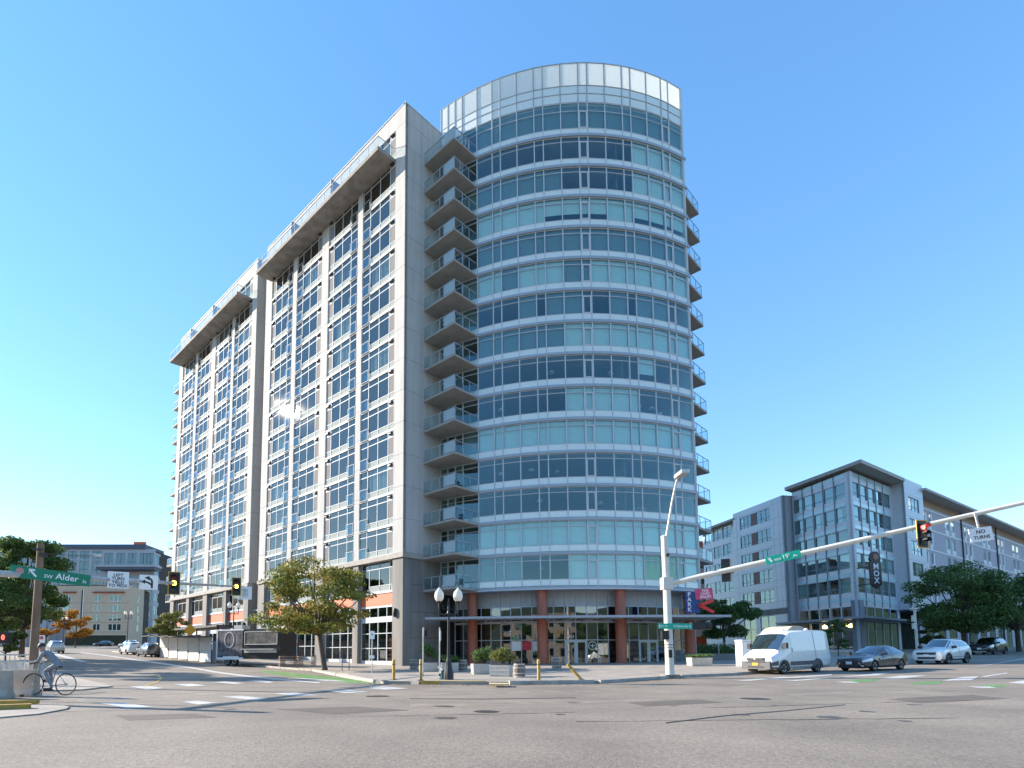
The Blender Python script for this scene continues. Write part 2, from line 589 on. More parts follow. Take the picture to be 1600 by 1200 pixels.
# painted markings
MARK = {'w': [
    ((203, 1073), (232, 1072), (256, 1075.5), (230, 1078)), ((272, 1069.5), (300, 1068.5), (322, 1071.5), (293, 1073)),
    ((332, 1066), (352, 1065), (383, 1068), (365, 1069)), ((385, 1064), (405, 1062.5), (430, 1065.5), (420, 1067.5)),
    ((155, 1099), (190, 1098), (240, 1105), (200, 1107.5)), ((283, 1097), (310, 1095.5), (341, 1098.5), (310, 1101.5)),
    ((345, 1089), (378, 1087.5), (418, 1092), (400, 1095)), ((425, 1083.5), (462, 1082.5), (503, 1087), (455, 1087.5)),
    ((508, 1079), (545, 1078), (577, 1081.5), (540, 1083.5)), ((560, 1075), (600, 1073), (640, 1076), (600, 1078)),
    ((0, 1085.5), (60, 1085.2), (100, 1087.5), (0, 1088.5)), ((0, 1095), (50, 1094.5), (65, 1096.5), (0, 1098.5)),
    ((1305, 1058.6), (1365, 1053), (1395, 1050.4), (1371, 1055.5)), ((1375, 1060.5), (1405, 1056), (1452, 1055.2), (1405, 1061)),
    ((1472, 1063.8), (1505, 1057.8), (1530, 1057), (1518, 1063)), ((1531, 1057.4), (1573, 1051.4), (1575, 1052.4), (1540, 1058)),
    ((1575, 1067), (1600, 1063.4), (1640, 1063), (1600, 1069)), ((1190, 1061), (1300, 1053.6), (1300, 1055.2), (1215, 1061.4)),
    ((1306, 1065.6), (1330, 1065), (1345, 1067), (1320, 1067)), ((1512, 1073), (1545, 1073), (1560, 1075.6), (1530, 1075.2)),
    ((1225, 1064), (1290, 1059.2), (1310, 1058.6), (1245, 1064.2)), ((1150, 1063.6), (1225, 1057.6), (1232, 1058.4), (1170, 1064)),
    ((1500, 1046.5), (1600, 1028.6), (1640, 1021), (1640, 1022.6), (1600, 1030)),
    ((126, 1019), (180, 1025.5), (300, 1042.4), (420, 1059), (500, 1066.5), (500, 1068), (420, 1061.5), (300, 1044.6), (180, 1027), (126, 1020)),
    ((70, 1017.6), (78, 1017), (96, 1023), (138, 1034.2), (126, 1034.2), (86, 1024)),
    ((455, 1059), (520, 1062.6), (545, 1065), (500, 1064))],
    'g': [((405, 1047.6), (440, 1049.5), (520, 1058), (593, 1064), (591, 1067.6), (550, 1067.6), (480, 1060), (415, 1052)),
          ((1325, 1066), (1331, 1062), (1376, 1061), (1366, 1065)), ((1420, 1070.4), (1430, 1066), (1472, 1064), (1470, 1068.4)),
          ((1530, 1074.8), (1536, 1071), (1566, 1069.4), (1576, 1073)), ((1165, 1063), (1186, 1059.6), (1202, 1059.4), (1180, 1063)),
          ((1252, 1062.4), (1264, 1060), (1302, 1058.6), (1290, 1061))],
    'y': [((222, 1072.5), (243, 1066), (250, 1060.6), (246, 1056.8), (234, 1053.6), (236, 1053.2), (250, 1056.4), (254, 1060.6), (247, 1066.6), (228, 1072.7))]}
for k, (m, nm) in dict(w=(M_white, 'white_road_marking'), g=(M_green, 'green_bike_marking'), y=(M_yel, 'yellow_lane_line')).items():
    for i, q in enumerate(MARK[k]):
        dz = {'w': 0.009, 'g': 0.005, 'y': 0.013}[k]
        draped(nm, [tuple(G(*p).xy) for p in q], dz, m, 3.0)
# tar-sealed cracks and utility covers in the asphalt
for q in (((1040, 1129), (1130, 1118), (1230, 1110), (1320, 1101), (1322, 1101.8), (1232, 1111), (1130, 1119.6), (1040, 1130.6)),
          ((640, 1091.5), (760, 1092), (900, 1090), (900, 1090.8), (760, 1093), (640, 1092.2))):
    draped('sealed_crack', [tuple(G(*p).xy) for p in q], 0.005, M_patch, 0)
for (x, y), r in (((590, 1088), 0.38), ((1180, 1092), 0.42), ((760, 1112), 0.3)):
    c = G(x, y)
    draped('manhole_cover', [(c.x + r * math.cos(t * math.pi / 8), c.y + r * math.sin(t * math.pi / 8)) for t in range(16)], 0.006, mat('cast_iron', (0.07, 0.062, 0.055), 0.6, metal=0.5, bump=0.5, bscale=60), 0)

M_patch2 = mat('new_asphalt_patch', (0.155, 0.128, 0.10), 0.85, col2=(0.115, 0.097, 0.079), scale=1.2, bump=0.5, bscale=30, detail=10)
M_pol = mat('tyre_polished_asphalt', (0.335, 0.275, 0.21), 0.6, col2=(0.215, 0.175, 0.135), scale=1.6, detail=10)
for q in (((430, 1108), (560, 1104), (640, 1110), (520, 1116)), ((980, 1098), (1090, 1093), (1130, 1098), (1010, 1104)), ((1380, 1092), (1530, 1085), (1600, 1090), (1440, 1099)),
          ((180, 1118), (300, 1115), (340, 1121), (200, 1126))):
    draped('asphalt_patch', [tuple(G(*p).xy) for p in q], 0.0035, M_patch2, 3.0)
for q in (((640, 1084), (900, 1079), (1250, 1069), (1252, 1070.6), (900, 1081.6), (640, 1087)), ((640, 1100), (900, 1096), (1330, 1081), (1332, 1083), (900, 1100), (640, 1105)),
          ((120, 1092), (350, 1082), (600, 1083), (600, 1085), (350, 1085), (120, 1096))):
    draped('wheel_track', [tuple(G(*p).xy) for p in q], 0.0025, M_pol, 3.0)
rc = random.Random(4)
for (xa, ya), (xb, yb_) in (((560, 1120), (900, 1113)), ((1100, 1106), (1560, 1093)), ((900, 1128), (1500, 1122)), ((80, 1113), (420, 1104)), ((700, 1076), (1000, 1074)), ((1250, 1078), (1600, 1080))):
    n = 14
    top_, bot_ = [], []
    for i in range(n + 1):
        f = i / n
        p = G(xa + (xb - xa) * f, ya + (yb_ - ya) * f + rc.uniform(-.5, .5))
        w = rc.uniform(.008, .03)
        top_.append((p.x, p.y + w))
        bot_.append((p.x, p.y - w))
    draped('sealed_crack', top_ + bot_[::-1], 0.0055, M_patch, 0)
for i in range(16):
    c = G(rc.uniform(250, 1560), rc.uniform(1082, 1130))
    r_ = rc.uniform(.08, .28)
    draped('oil_stain', [(c.x + r_ * rc.uniform(.6, 1.2) * math.cos(t * math.pi / 6), c.y + r_ * rc.uniform(.6, 1.2) * math.sin(t * math.pi / 6)) for t in range(12)], 0.0045, mat('oil_stain', (0.09, 0.08, 0.07), 0.5), 0)
# scored joints of the corner pavement
for i in range(11):
    v = -10 + i * 2.0
    a_, b_ = uv(-1, v), uv(-24, v)
    d_ = (b_ - a_).normalized()
    s_ = Vector((d_.y, -d_.x)) * .014
    draped('pavement_joint', [tuple(p) for p in (a_ - s_, b_ - s_, b_ + s_, a_ + s_) if True], KH + .004, M_patch2, 0) if i > 2 else None
for i in range(9):
    u = -2 - i * 2.4
    a_, b_ = uv(u, -7 + i * .35), uv(u, 5)
    d_ = (b_ - a_).normalized()
    s_ = Vector((d_.y, -d_.x)) * .014
    draped('pavement_joint', [tuple(p) for p in (a_ - s_, b_ - s_, b_ + s_, a_ + s_)], KH + .004, M_patch2, 3.0)
# fallen leaves along the kerb and under the street tree
fv, ff_ = [], []
for i in range(900):
    if i < 450:
        x_ = rc.uniform(480, 1130)
        p = G(x_, float(np.interp(x_, [480, 590, 760, 930, 1130], [1049, 1068.5, 1071, 1069.6, 1056.6])) + abs(rc.gauss(0, .7)))
        zz_ = .012
    else:
        p = G(rc.gauss(500, 55), rc.uniform(1044, 1056), KH)
        p.z = H(p.x, p.y) + KH
        zz_ = .006
    a_ = rc.uniform(0, 6.28)
    r_ = rc.uniform(.03, .075)
    b = len(fv)
    fv += [(p.x + r_ * math.cos(a_ + k * 1.5708) * (1 if k % 2 else .6), p.y + r_ * math.sin(a_ + k * 1.5708) * (1 if k % 2 else .6), p.z + zz_ + rc.uniform(0, .02)) for k in range(4)]
    ff_.append((b, b + 1, b + 2, b + 3))
tag(ob('fallen_leaves', MB().add(fv, ff_).mesh('fallen_leaves', mat('fallen_leaf', (0.30, 0.16, 0.05), 0.8, island=.5), fix=False)), 'dry brown leaves fallen along the kerb and under the tree', 'leaves', kind='stuff')

# ------------------------------------------------------------------ the apartment tower
FH = 3.05


def zk(k):
    return 10.7 + FH * (k - 3)


ROOF = 55.15
tower = thing('apartment_tower', 'tall pale apartment block with curved blue glass front and rust red ground floor columns',
              'building', (CORNER.x, CORNER.y, 0), TH)
TC = (26.36, 2.60)
TR = 21.76
AB = [-.673, -.634, -.594, -.555, -.4794, -.4068, -.369, -.2946, -.2195, -.181, -.1054, -.029, .0095, .0865, .1656, .2053, .2846, .3642, .405, .487]
AL = [a - TH for a in AB]


def arcp(a, r):
    return Vector((TC[0] + r * math.sin(a), TC[1] - r * math.cos(a)))


def chord(a0, a1, r):
    """midpoint, width and rotation of a flat bay between two angles"""
    p, q = arcp(a0, r), arcp(a1, r)
    d = q - p
    return (p + q) / 2, d.length, math.atan2(d.y, d.x)


# shade states of the bays, top row first: L light shade, M grey shade, D open, P shade half down, G green curtain
ROWS = ['MMMMMMMMMMMMMMM', 'DDDDDDDDDDDLLLL', 'MMMMMMDDDDDLLLL', 'LLLLLPPPPLLPPPP', 'MMMMMMMMMMMMMMM', 'LLMLLLMMLLLLLLL', 'DDDMDMMDDMDMMDD',
        'MMMMMMLLLLLLLLL', 'DDDDDDDDDDDPDDD', 'DDDDDDLLLLLDDDD', 'LLLLLLLLLLLLLLL', 'DDDDDDDDDDDDDDD', 'DDDDDDDDDDDDDDD', 'LLLLLLLLLLLLLLL', 'MMMDDDLLLLLGGGL']
pane_me, sp_me, tr_me, bl_me = {}, {}, {}, {}
for k in range(16, 1, -1):
    row = 16 - k
    z = zk(k)
    top = 3.28 if k == 16 else 2.85
    trz = 2.39 if k == 16 else 2.33
    # mullions, rails of this storey
    mb = MB()
    for i, a in enumerate(AL):
        c = arcp(a, TR)
        M = Matrix.Translation((c.x, c.y, 0)) @ Matrix.Rotation(a, 4, 'Z')
        mb.box(-.045, .045, -.07, .10, z + .08, z + top, M)
    for zz, hh in ((z + .63, .05), (z + trz, .05), (z + top - .06, .06)):
        for i in range(len(AL) - 1):
            c, w, r = chord(AL[i], AL[i + 1], TR)
            M = Matrix.Translation((c.x, c.y, 0)) @ Matrix.Rotation(r, 4, 'Z')
            mb.box(-w / 2 + .045, w / 2 - .045, -.035, .08, zz, zz + hh, M)
    # opening casements in the narrow bays
    for i in (11, 17):
        c, w, r = chord(AL[i], AL[i + 1], TR)
        M = Matrix.Translation((c.x, c.y, 0)) @ Matrix.Rotation(r, 4, 'Z')
        for x0, x1, z0, z1 in ((-w / 2 + .05, -w / 2 + .14, .68, trz), (w / 2 - .14, w / 2 - .05, .68, trz), (-w / 2 + .14, w / 2 - .14, .68, .77), (-w / 2 + .14, w / 2 - .14, trz - .09, trz)):
            mb.box(x0, x1, -.055, .03, z + z0, z + z1, M)
    grid = ob('curtain_wall', mb.mesh('curtain_wall', M_alu), tower)
    # slab edge ring
    ring = MB().arc(TC, TR - .3, TR + .16, AL[3] + .03, AL[-1] + .012, z - .2, z + .05, 34)
    ring.arc(TC, TR - .3, TR + .06, AL[0], AL[3] + .03, z - .2, z + .05, 6)
    ob('slab_edge', ring.mesh('slab_edge', M_fas, 30), tower)
    for i in range(len(AL) - 1):
        c, w, r = chord(AL[i], AL[i + 1], TR)
        key = (i, k == 16)
        if key not in pane_me:
            pane_me[key] = MB().box(-w / 2 + .045, w / 2 - .045, .0, .02, .68, trz).mesh('window_pane', M_gt)
            tr_me[key] = MB().box(-w / 2 + .045, w / 2 - .045, .0, .02, trz + .05, top - .06).mesh('transom_pane', M_gt)
            sp_me[key] = MB().box(-w / 2 + .045, w / 2 - .045, -.012, .03, .10, .63).mesh('spandrel_panel', M_spand)
            for st, b0, mm in (('L', .70, M_bl_l), ('M', .70, M_bl_m), ('P', 1.35, M_bl_l), ('G', .7, M_bl_g)):
                bl_me[key + (st,)] = MB().box(-w / 2 + .05, w / 2 - .05, .16, .175, b0, top - .05).mesh('roller_shade', mm)
        ob('window_pane', pane_me[key], grid, (c.x, c.y, z), r)
        ob('transom_pane', tr_me[key], grid, (c.x, c.y, z), r)
        ob('spandrel_panel', sp_me[key], grid, (c.x, c.y, z), r)
        st = ROWS[row][i - 4] if i >= 4 else random.choice('DDMD')
        if st in 'LMPG':
            ob('roller_shade', bl_me[key + (st,)], grid, (c.x, c.y, z + random.uniform(-.02, .02)), r)
    # floor plate and core wall of this storey
    ob('floor_slab', MB().arc(TC, 2.0, TR - .31, AL[0], AL[-1], z - .18, z + .02, 20).mesh('floor_slab', M_ceil), tower)
    ob('core_wall', MB().arc(TC, TR - 6.2, TR - 6.0, AL[0], AL[-1], z + .02, z + top, 14).mesh('core_wall', M_int), tower)
    for a in (AL[4] + .3, AL[4] + .62):
        p, q = arcp(a, TR - .35), arcp(a, TR - 5.95)
        ob('partition_wall', MB().bar((p.x, p.y, z + 1.42), (q.x, q.y, z + 1.42), .12, 2.7).mesh('partition_wall', M_int), tower)
    # a few things standing inside the open storeys
    if 'DDD' in ROWS[row]:
        for _ in range(7):
            a = random.uniform(AL[5], AL[-2])
            p = arcp(a, TR - random.uniform(.9, 2.4))
            hgt = random.uniform(.7, 1.4)
            fm = MB()
            fm.box(-.5, .5, -.3, .3, 0, hgt * .5)
            fm.box(-.5, .5, .18, .3, hgt * .5, hgt)
            ob('furniture', fm.mesh('furniture', random.choice([M_bl_l, M_int, M_wood, M_bl_m])), tower, (p.x, p.y, z + .03), random.uniform(0, 6))
        for _ in range(3):
            a = random.uniform(AL[5], AL[-2])
            p = arcp(a, TR - random.uniform(1.2, 2.6))
            ob('pendant_shade', MB().lathe([(.05, .3), (.12, .28), (.3, .06), (.3, 0)], 12).mesh('pendant_shade', M_bl_l, 40), tower, (p.x, p.y, z + 1.9))

# frosted crown screen above the roof
mbc = MB()
Z0, Z1, Z2, Z3 = 53.66, 54.55, 55.38, 57.75
for i, a in enumerate(AL):
    c = arcp(a, TR)
    M = Matrix.Translation((c.x, c.y, 0)) @ Matrix.Rotation(a, 4, 'Z')
    mbc.box(-.04, .04, -.07, .09, Z0 - .05, Z3, M)
    c, w, r = chord(AL[min(i, len(AL) - 2)], AL[min(i, len(AL) - 2) + 1], TR)
    if i < len(AL) - 1:
        M = Matrix.Translation((c.x, c.y, 0)) @ Matrix.Rotation(r, 4, 'Z')
        for zz in (Z0 - .04, Z1 - .03, Z2 - .03, Z3 - .05):
            mbc.box(-w / 2 + .04, w / 2 - .04, -.05, .07, zz, zz + .06, M)
crown = ob('crown_screen', mbc.mesh('crown_screen', M_alud), tower)
for i in range(len(AL) - 1):
    c, w, r = chord(AL[i], AL[i + 1], TR)
    for nm, a0, a1, mm in (('crown_panel', Z0 + .02, Z1 - .03, M_spand), ('crown_panel', Z1 + .03, Z2 - .03, M_spand), ('crown_glass', Z2 + .03, Z3 - .05, M_crown)):
        ob(nm, MB().box(-w / 2 + .04, w / 2 - .04, -.008, .02, a0, a1).mesh(nm, mm), crown, (c.x, c.y, 0), r)
# crown end returns
pe = arcp(AL[0], TR)
pr = arcp(AL[-1], TR)
ob('crown_return', MB().bar((pe.x + .02, pe.y, 56.0), (pe.x + 5.0, pe.y + 5.0, 56.0), .06, 3.4).mesh('crown_return', M_crown), tower)
ob('crown_return', MB().bar((pr.x, pr.y + .1, 55.7), (pr.x + .4, pr.y + 9.0, 55.7), .06, 4.0).mesh('crown_return', M_spand), tower)
roofd = MB().arc(TC, .5, TR - .1, AL[0], AL[-1], 53.35, 53.6, 20)
ob('tower_roof', roofd.mesh('tower_roof', M_ceil), tower)
ob('tower_end_wall', MB().box(20.05, 20.17, -18.1, 9, 7.45, 57.6).mesh('tower_end_wall', M_panel), tower)
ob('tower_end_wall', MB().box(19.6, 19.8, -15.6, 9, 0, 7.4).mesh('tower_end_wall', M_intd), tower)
ob('tower_corner_post', MB().box(20.02, 20.26, -18.36, -18.08, 7.5, 57.7).mesh('tower_corner_post', M_alu), tower)

# main block behind the facades
blk = MB().box(4.8, 20.0, 5.0, 58.6, 0.0, 54.6)
ob('building_core', blk.mesh('building_core', M_int), tower)
ob('unseen_shade_block', MB().box(20.1, 38, 18, 76, 0, 50.5).box(20.3, 37, 20, 74, 50.5, 53.5).mesh('unseen_shade_block', M_panel), tower)  # unseen mass added behind the tower to keep the corner building in shade
ob('roof_slab', MB().box(.3, 20.0, .3, 58.6, 54.3, 54.65).mesh('roof_slab', M_panel), tower)
# corner side wall of panels over formed concrete
ob('side_wall', MB().box(.02, 4.7, .03, .35, .0, 10.72).mesh('side_wall', M_conc), tower)
ob('side_wall_backing', MB().box(.06, 4.7, .06, .4, 10.7, 55.0).mesh('side_wall_backing', M_dark), tower)
lv = [10.98] + [zk(k) + .35 for k in range(4, 17)] + [53.3, ROOF]
for a, b in zip(lv[:-1], lv[1:]):
    for x0, x1 in ((0, .42), (.44, 2.05), (2.07, 4.68)):
        ob('wall_panel', MB().box(x0, x1, 0.0, .07, a + .012, b - .012).mesh('wall_panel', M_panel), tower)
ob('belt_course', MB().box(-.16, 4.72, -.16, .3, 10.5, 10.97).mesh('belt_course', M_soff), tower)
ob('roof_coping', MB().box(-.05, 4.72, -.05, .3, ROOF, ROOF + .1).mesh('roof_coping', M_alu), tower)
# concrete lower wall lines: formwork lifts
for zz in (3.2, 5.6, 8.1):
    ob('form_joint', MB().box(.03, 4.69, .018, .06, zz, zz + .03).mesh('form_joint', M_dark), tower)
ob('wall_sign', MB().box(2.4, 2.9, -.03, .02, 3.4, 3.95).mesh('wall_sign', M_dark), tower)

# piers: (start, end) along the long facade
PIERS = [(0, 1.47), (6.8, 7.66), (13.19, 14.51), (20.07, 21.01), (26.36, 28.0), (30.63, 31.94), (37.37, 38.18), (43.87, 45.32), (50.71, 51.69), (57.22, 58.73)]
for pi, (a, b) in enumerate(PIERS):
    edge = pi in (0, 4, 5, 9)
    top = ROOF if edge else 50.2
    ob('pier', MB().box(.05, .75, a + .03, b - .03, 10.9, top - .02).mesh('pier', M_louv), tower)
    ob('pier_base', MB().box(.0, .95, a, b, .0, 10.5).mesh('pier_base', M_conc), tower)
    ll = [10.99] + [zk(k) + .35 for k in range(4, 17)] + ([53.3, ROOF] if edge else [])
    cells = list(zip(ll[:-1], ll[1:]))
    if not edge:
        cells = cells[:-1] + [(ll[-2], 50.13)]
    for z0, z1 in cells:
        if z1 > z0:
            ob('pier_panel', MB().box(.0, .3, a, b, z0 + .012, z1 - .012).mesh('pier_panel', M_panel), tower)
# notch between the two wings: shaded return of the far wing
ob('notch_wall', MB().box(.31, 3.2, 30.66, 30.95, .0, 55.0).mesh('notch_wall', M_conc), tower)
lv2 = [10.98] + [zk(k) + .35 for k in range(4, 17)] + [53.3, ROOF]
for a, b in zip(lv2[:-1], lv2[1:]):
    for x0, x1 in ((.31, 1.2), (1.22, 3.2)):
        ob('wall_panel', MB().box(x0, x1, 30.6, 30.66, a + .012, b - .012).mesh('wall_panel', M_panel), tower)
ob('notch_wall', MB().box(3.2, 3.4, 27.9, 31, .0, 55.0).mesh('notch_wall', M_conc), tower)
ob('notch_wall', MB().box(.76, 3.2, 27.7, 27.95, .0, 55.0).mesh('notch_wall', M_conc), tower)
for y0, y1 in ((0, 28.0), (30.63, 58.73)):
    ob('belt_course', MB().box(-.15, .6, y0 + (.31 if y0 == 0 else 0), y1, 10.5, 10.96).mesh('belt_course', M_soff), tower)

# window units of the long facade
BAYS = [(1.47, 6.8, 1), (7.66, 13.19, -1), (14.51, 20.07, 1), (21.01, 26.36, -1), (31.94, 37.37, 1), (38.18, 43.87, -1), (45.32, 50.71, 1), (51.69, 57.22, -1)]
WB = 5.4
XW = .13
unit = {}


def yb(m, a, b):
    return (a, b) if m > 0 else (WB - b, WB - a)


def ybox(mb, m, x0, x1, a, b, z0, z1):
    y0, y1 = yb(m, a, b)
    mb.box(x0, x1, y0, y1, z0, z1)


CC = [.04, .95, 2.55, 4.15, 5.36]
for m in (1, -1):
    fr = MB()
    ybox(fr, m, XW - .1, XW + .3, 0, WB, -.12, .1)
    for c in CC:
        ybox(fr, m, XW - .04, XW + .06, c - .035, c + .035, .1, 2.93)
    for z0, z1, a, b in ((.64, .70, 1, 2), (.64, .70, 2, 3), (.64, .7, 0, 1), (2.34, 2.42, 0, 1), (2.34, 2.42, 1, 2), (2.34, 2.42, 2, 3), (2.34, 2.42, 3, 4)):
        ybox(fr, m, XW - .03, XW + .05, CC[a] + .035, CC[b] - .035, z0, z1)
    unit['frame', m] = fr.mesh('window', M_alu)
    for nm, a, b, z0, z1, mm in (('window_glass', 1, 2, .70, 2.34, M_gl), ('window_glass2', 2, 3, .70, 2.34, M_gl), ('door_glass', 3, 4, .1, 2.34, M_gl),
                                 ('t1', 1, 2, 2.42, 2.93, M_gl), ('t2', 2, 3, 2.42, 2.93, M_gl), ('t3', 3, 4, 2.42, 2.93, M_gl),
                                 ('s0', 0, 1, .1, .64, M_spandL), ('s1', 1, 2, .1, .64, M_spandL), ('s2', 2, 3, .1, .64, M_spandL)):
        q = MB()
        ybox(q, m, XW, XW + .02, CC[a] + .035, CC[b] - .035, z0, z1)
        unit[nm, m] = q.mesh(nm, mm)
    lv_ = MB()
    for i in range(10):
        ybox(lv_, m, XW - .015, XW + .03, CC[0] + .035, CC[1] - .035, .72 + i * .162, .72 + i * .162 + .15)
    unit['louvre', m] = lv_.mesh('louvre_panel', M_louv)
    vb = MB()
    ybox(vb, m, XW - .02, XW + .05, CC[0] + .035, CC[1] - .035, 2.42, 2.93)
    unit['vent_box', m] = vb.mesh('vent_box', M_panel)
    vh = MB()
    y0, y1 = yb(m, .28, .72)
    vh.add([(XW - .3, y0, 2.62), (XW - .3, y1, 2.62), (XW - .02, y1, 2.58), (XW - .02, y0, 2.58), (XW - .3, y0, 2.70), (XW - .3, y1, 2.70), (XW - .02, y1, 2.86), (XW - .02, y0, 2.86)],
           [(0, 3, 2, 1), (4, 5, 6, 7), (0, 1, 5, 4), (1, 2, 6, 5), (2, 3, 7, 6), (3, 0, 4, 7)])
    unit['vent_hood', m] = vh.mesh('vent_hood', M_black)
    rl = MB()
    ybox(rl, m, -.06, -.02, CC[3] - .05, CC[4] - .02, 1.12, 1.17)
    for c in (CC[3] - .02, CC[4] - .05):
        ybox(rl, m, -.055, -.02, c - .02, c + .02, .05, 1.12)
    ybox(rl, m, -.08, .16, CC[3] - .05, CC[4] - .02, .0, .05)
    unit['rail', m] = rl.mesh('juliet_rail', M_alud)
    rg = MB()
    ybox(rg, m, -.045, -.03, CC[3] + .01, CC[4] - .08, .12, 1.1)
    unit['rail_glass', m] = rg.mesh('rail_glass', M_gr)
    for nm, mm in (('curtain', M_bl_l), ('curtain2', M_bl_m)):
        q = MB()
        n = 9
        for i in range(n):
            a = CC[1] + .1 + (CC[3] - CC[1] - .2) * i / n
            ybox(q, m, XW + .2 + (.04 if i % 2 else 0), XW + .24 + (.04 if i % 2 else 0), a, a + (CC[3] - CC[1] - .2) / n, .5, 2.9)
        unit[nm, m] = q.mesh('curtain', mm)
for bi, (a, b, m) in enumerate(BAYS):
    s = (b - a) / WB
    near = bi < 4
    for k in range(3, 17):
        z = zk(k)
        x_off = 0.0
        w = ob('window', unit['frame', m], tower, (x_off, a, z))
        w.scale = (1, s, 1)
        if k == 3:
            w.location.z = z + .26
            w.scale = (1, s, .915)
        ob('window_glass', unit['window_glass', m], w)
        ob('window_glass', unit['window_glass2', m], w)
        ob('door_glass', unit['door_glass', m], w)
        for t in ('t1', 't2', 't3'):
            ob('transom_glass', unit[t, m], w)
        for t in ('s0', 's1', 's2'):
            ob('sill_panel', unit[t, m], w)
        ob('louvre_panel', unit['louvre', m], w)
        ob('vent_box', unit['vent_box', m], w)
        if near or k % 2:
            ob('vent_hood', unit['vent_hood', m], w)
        if k < 16:
            j = ob('juliet_rail', unit['rail', m], w)
            ob('rail_glass', unit['rail_glass', m], w)
        c = random.random()
        if c < .3:
            ob('curtain', unit['curtain' if c < .15 else 'curtain2', m], w)
for k in range(3, 18):
    z = zk(k) if k < 17 else 53.5
    for y0, y1 in ((.4, 27.9), (31.0, 58.5)):
        ob('floor_slab', MB().box(XW + .31, 4.8, y0, y1, z - .12, z + .05).mesh('floor_slab', M_ceil), tower)
ob('interior_wall', MB().box(4.6, 4.79, .4, 27.9, 7.6, 54.2).mesh('interior_wall', M_int), tower)
ob('interior_wall', MB().box(4.6, 4.79, 31, 58.5, 7.6, 54.2).mesh('interior_wall', M_int), tower)
for a, b, m in BAYS:
    ob('partition_wall', MB().box(XW + .32, 4.6, a - .3, a - .18, 7.6, 54.2).mesh('partition_wall', M_int), tower)
# parapet band over the top storey and deep concrete terraces with glass rails
for y0, y1, t0, t1 in ((1.47, 26.36, 1.65, 26.75), (31.94, 57.22, 32.3, 57.5)):
    ob('parapet', MB().box(.02, .7, y0 + .005, y1 - .005, 53.3, ROOF - .003).mesh('parapet', M_panel), tower)
    ob('roof_coping', MB().box(-.05, .8, y0 - 1.4, y1 + 1.4, ROOF, ROOF + .09).mesh('roof_coping', M_alu), tower)
    ter = ob('terrace', MB().box(-2.07, .2, t0, t1, 50.0, 50.38).mesh('terrace', M_soff2), tower)
    n = 16
    rl = MB()
    for i in range(n + 1):
        y = t0 + .06 + (t1 - t0 - .12) * i / n
        rl.box(-2.04, -1.99, y - .025, y + .025, 50.38, 51.42)
    rl.box(-2.05, -1.98, t0, t1, 51.42, 51.47)
    for y in (t0 + .05, t1 - .05):
        rl.box(-1.98, -.02, y - .025, y + .025, 51.42, 51.47)
    ob('terrace_rail', rl.mesh('terrace_rail', M_alud), ter)
    for i in range(n):
        y = t0 + .06 + (t1 - t0 - .12) * i / n
        y2 = t0 + .06 + (t1 - t0 - .12) * (i + 1) / n
        ob('rail_glass', MB().box(-2.02, -2.005, y + .03, y2 - .03, 50.45, 51.38).mesh('rail_glass', M_gr), ter)
    for y in (t0 + .05, t1 - .05):
        ob('rail_glass', MB().box(-1.95, -.05, y - .008, y + .008, 50.45, 51.38).mesh('rail_glass', M_gr), ter)
    for f in (.33, .66):
        y = t0 + (t1 - t0) * f
        ob('terrace_divider', MB().box(-1.97, .0, y - .05, y + .05, 50.38, 52.3).mesh('terrace_divider', M_alud), ter)

# corner balconies
arc_b = [arcp(AL[0] + (AL[3] + .025 - AL[0]) * i / 6, TR - .02) for i in range(7)]
bpoly = [(2.45, .0), (2.45, -4.15), (5.62, -4.15)] + [(p.x, p.y) for p in reversed(arc_b)] + [(4.7, .0)]
b_slab = MB().prism(bpoly, -.16, .02).mesh('balcony', M_soff)
rb = MB()
for y in (-.05, -1.1, -2.15, -2.75, -4.1):
    rb.box(2.5, 2.55, y - .025, y + .025, .02, 1.1)
for x in (3.65, 4.55):
    rb.box(x - .025, x + .025, -4.1, -4.05, .02, 1.1)
rb.box(2.49, 2.56, -4.12, 0, 1.1, 1.15)
rb.box(2.56, 5.55, -4.12, -4.05, 1.1, 1.15)
b_rail = rb.mesh('balcony_rail', M_alud)
b_gl = [MB().box(2.515, 2.53, y1 + .03, y0 - .03, .1, 1.07).mesh('rail_glass', M_gr) for y0, y1 in ((-.05, -1.1), (-1.1, -2.15), (-2.15, -2.75))]
b_fr = MB().box(2.50, 2.53, -4.07, -2.78, .1, 1.07).mesh('privacy_screen', mat('frosted_rail_glass', (0.50, 0.60, 0.62), 0.2, var=0.04, trans=0.4))
b_g2 = [MB().box(x0 + .03, x1 - .03, -4.09, -4.075, .1, 1.07).mesh('rail_glass', M_gr) for x0, x1 in ((2.55, 3.65), (3.65, 4.55), (4.55, 5.5))]
chair = MB()
chair.box(-.25, .25, -.25, .25, .38, .44)
chair.box(-.25, .25, .2, .26, .44, .9)
for x in (-.22, .22):
    for y in (-.22, .22):
        chair.box(x - .02, x + .02, y - .02, y + .02, 0, .38)
chair_me = chair.mesh('balcony_chair', M_dark)
pot = MB().lathe([(.14, 0), (.2, .35), (.18, .36)], 10)
for i in range(40):
    c_ = Vector((random.gauss(0, .13), random.gauss(0, .13), random.uniform(.4, .95)))
    d_ = Vector((random.gauss(0, 1), random.gauss(0, 1), random.gauss(0, 1))).normalized() * .09
    e_ = d_.cross(Vector((0, 0, 1))).normalized() * .05
    pot.add([c_ - d_, c_ + e_, c_ + d_, c_ - e_], [(0, 1, 2, 3)])
pot_me = pot.mesh('plant_pot', mat('potted_green', (0.10, 0.13, 0.05), 0.7))
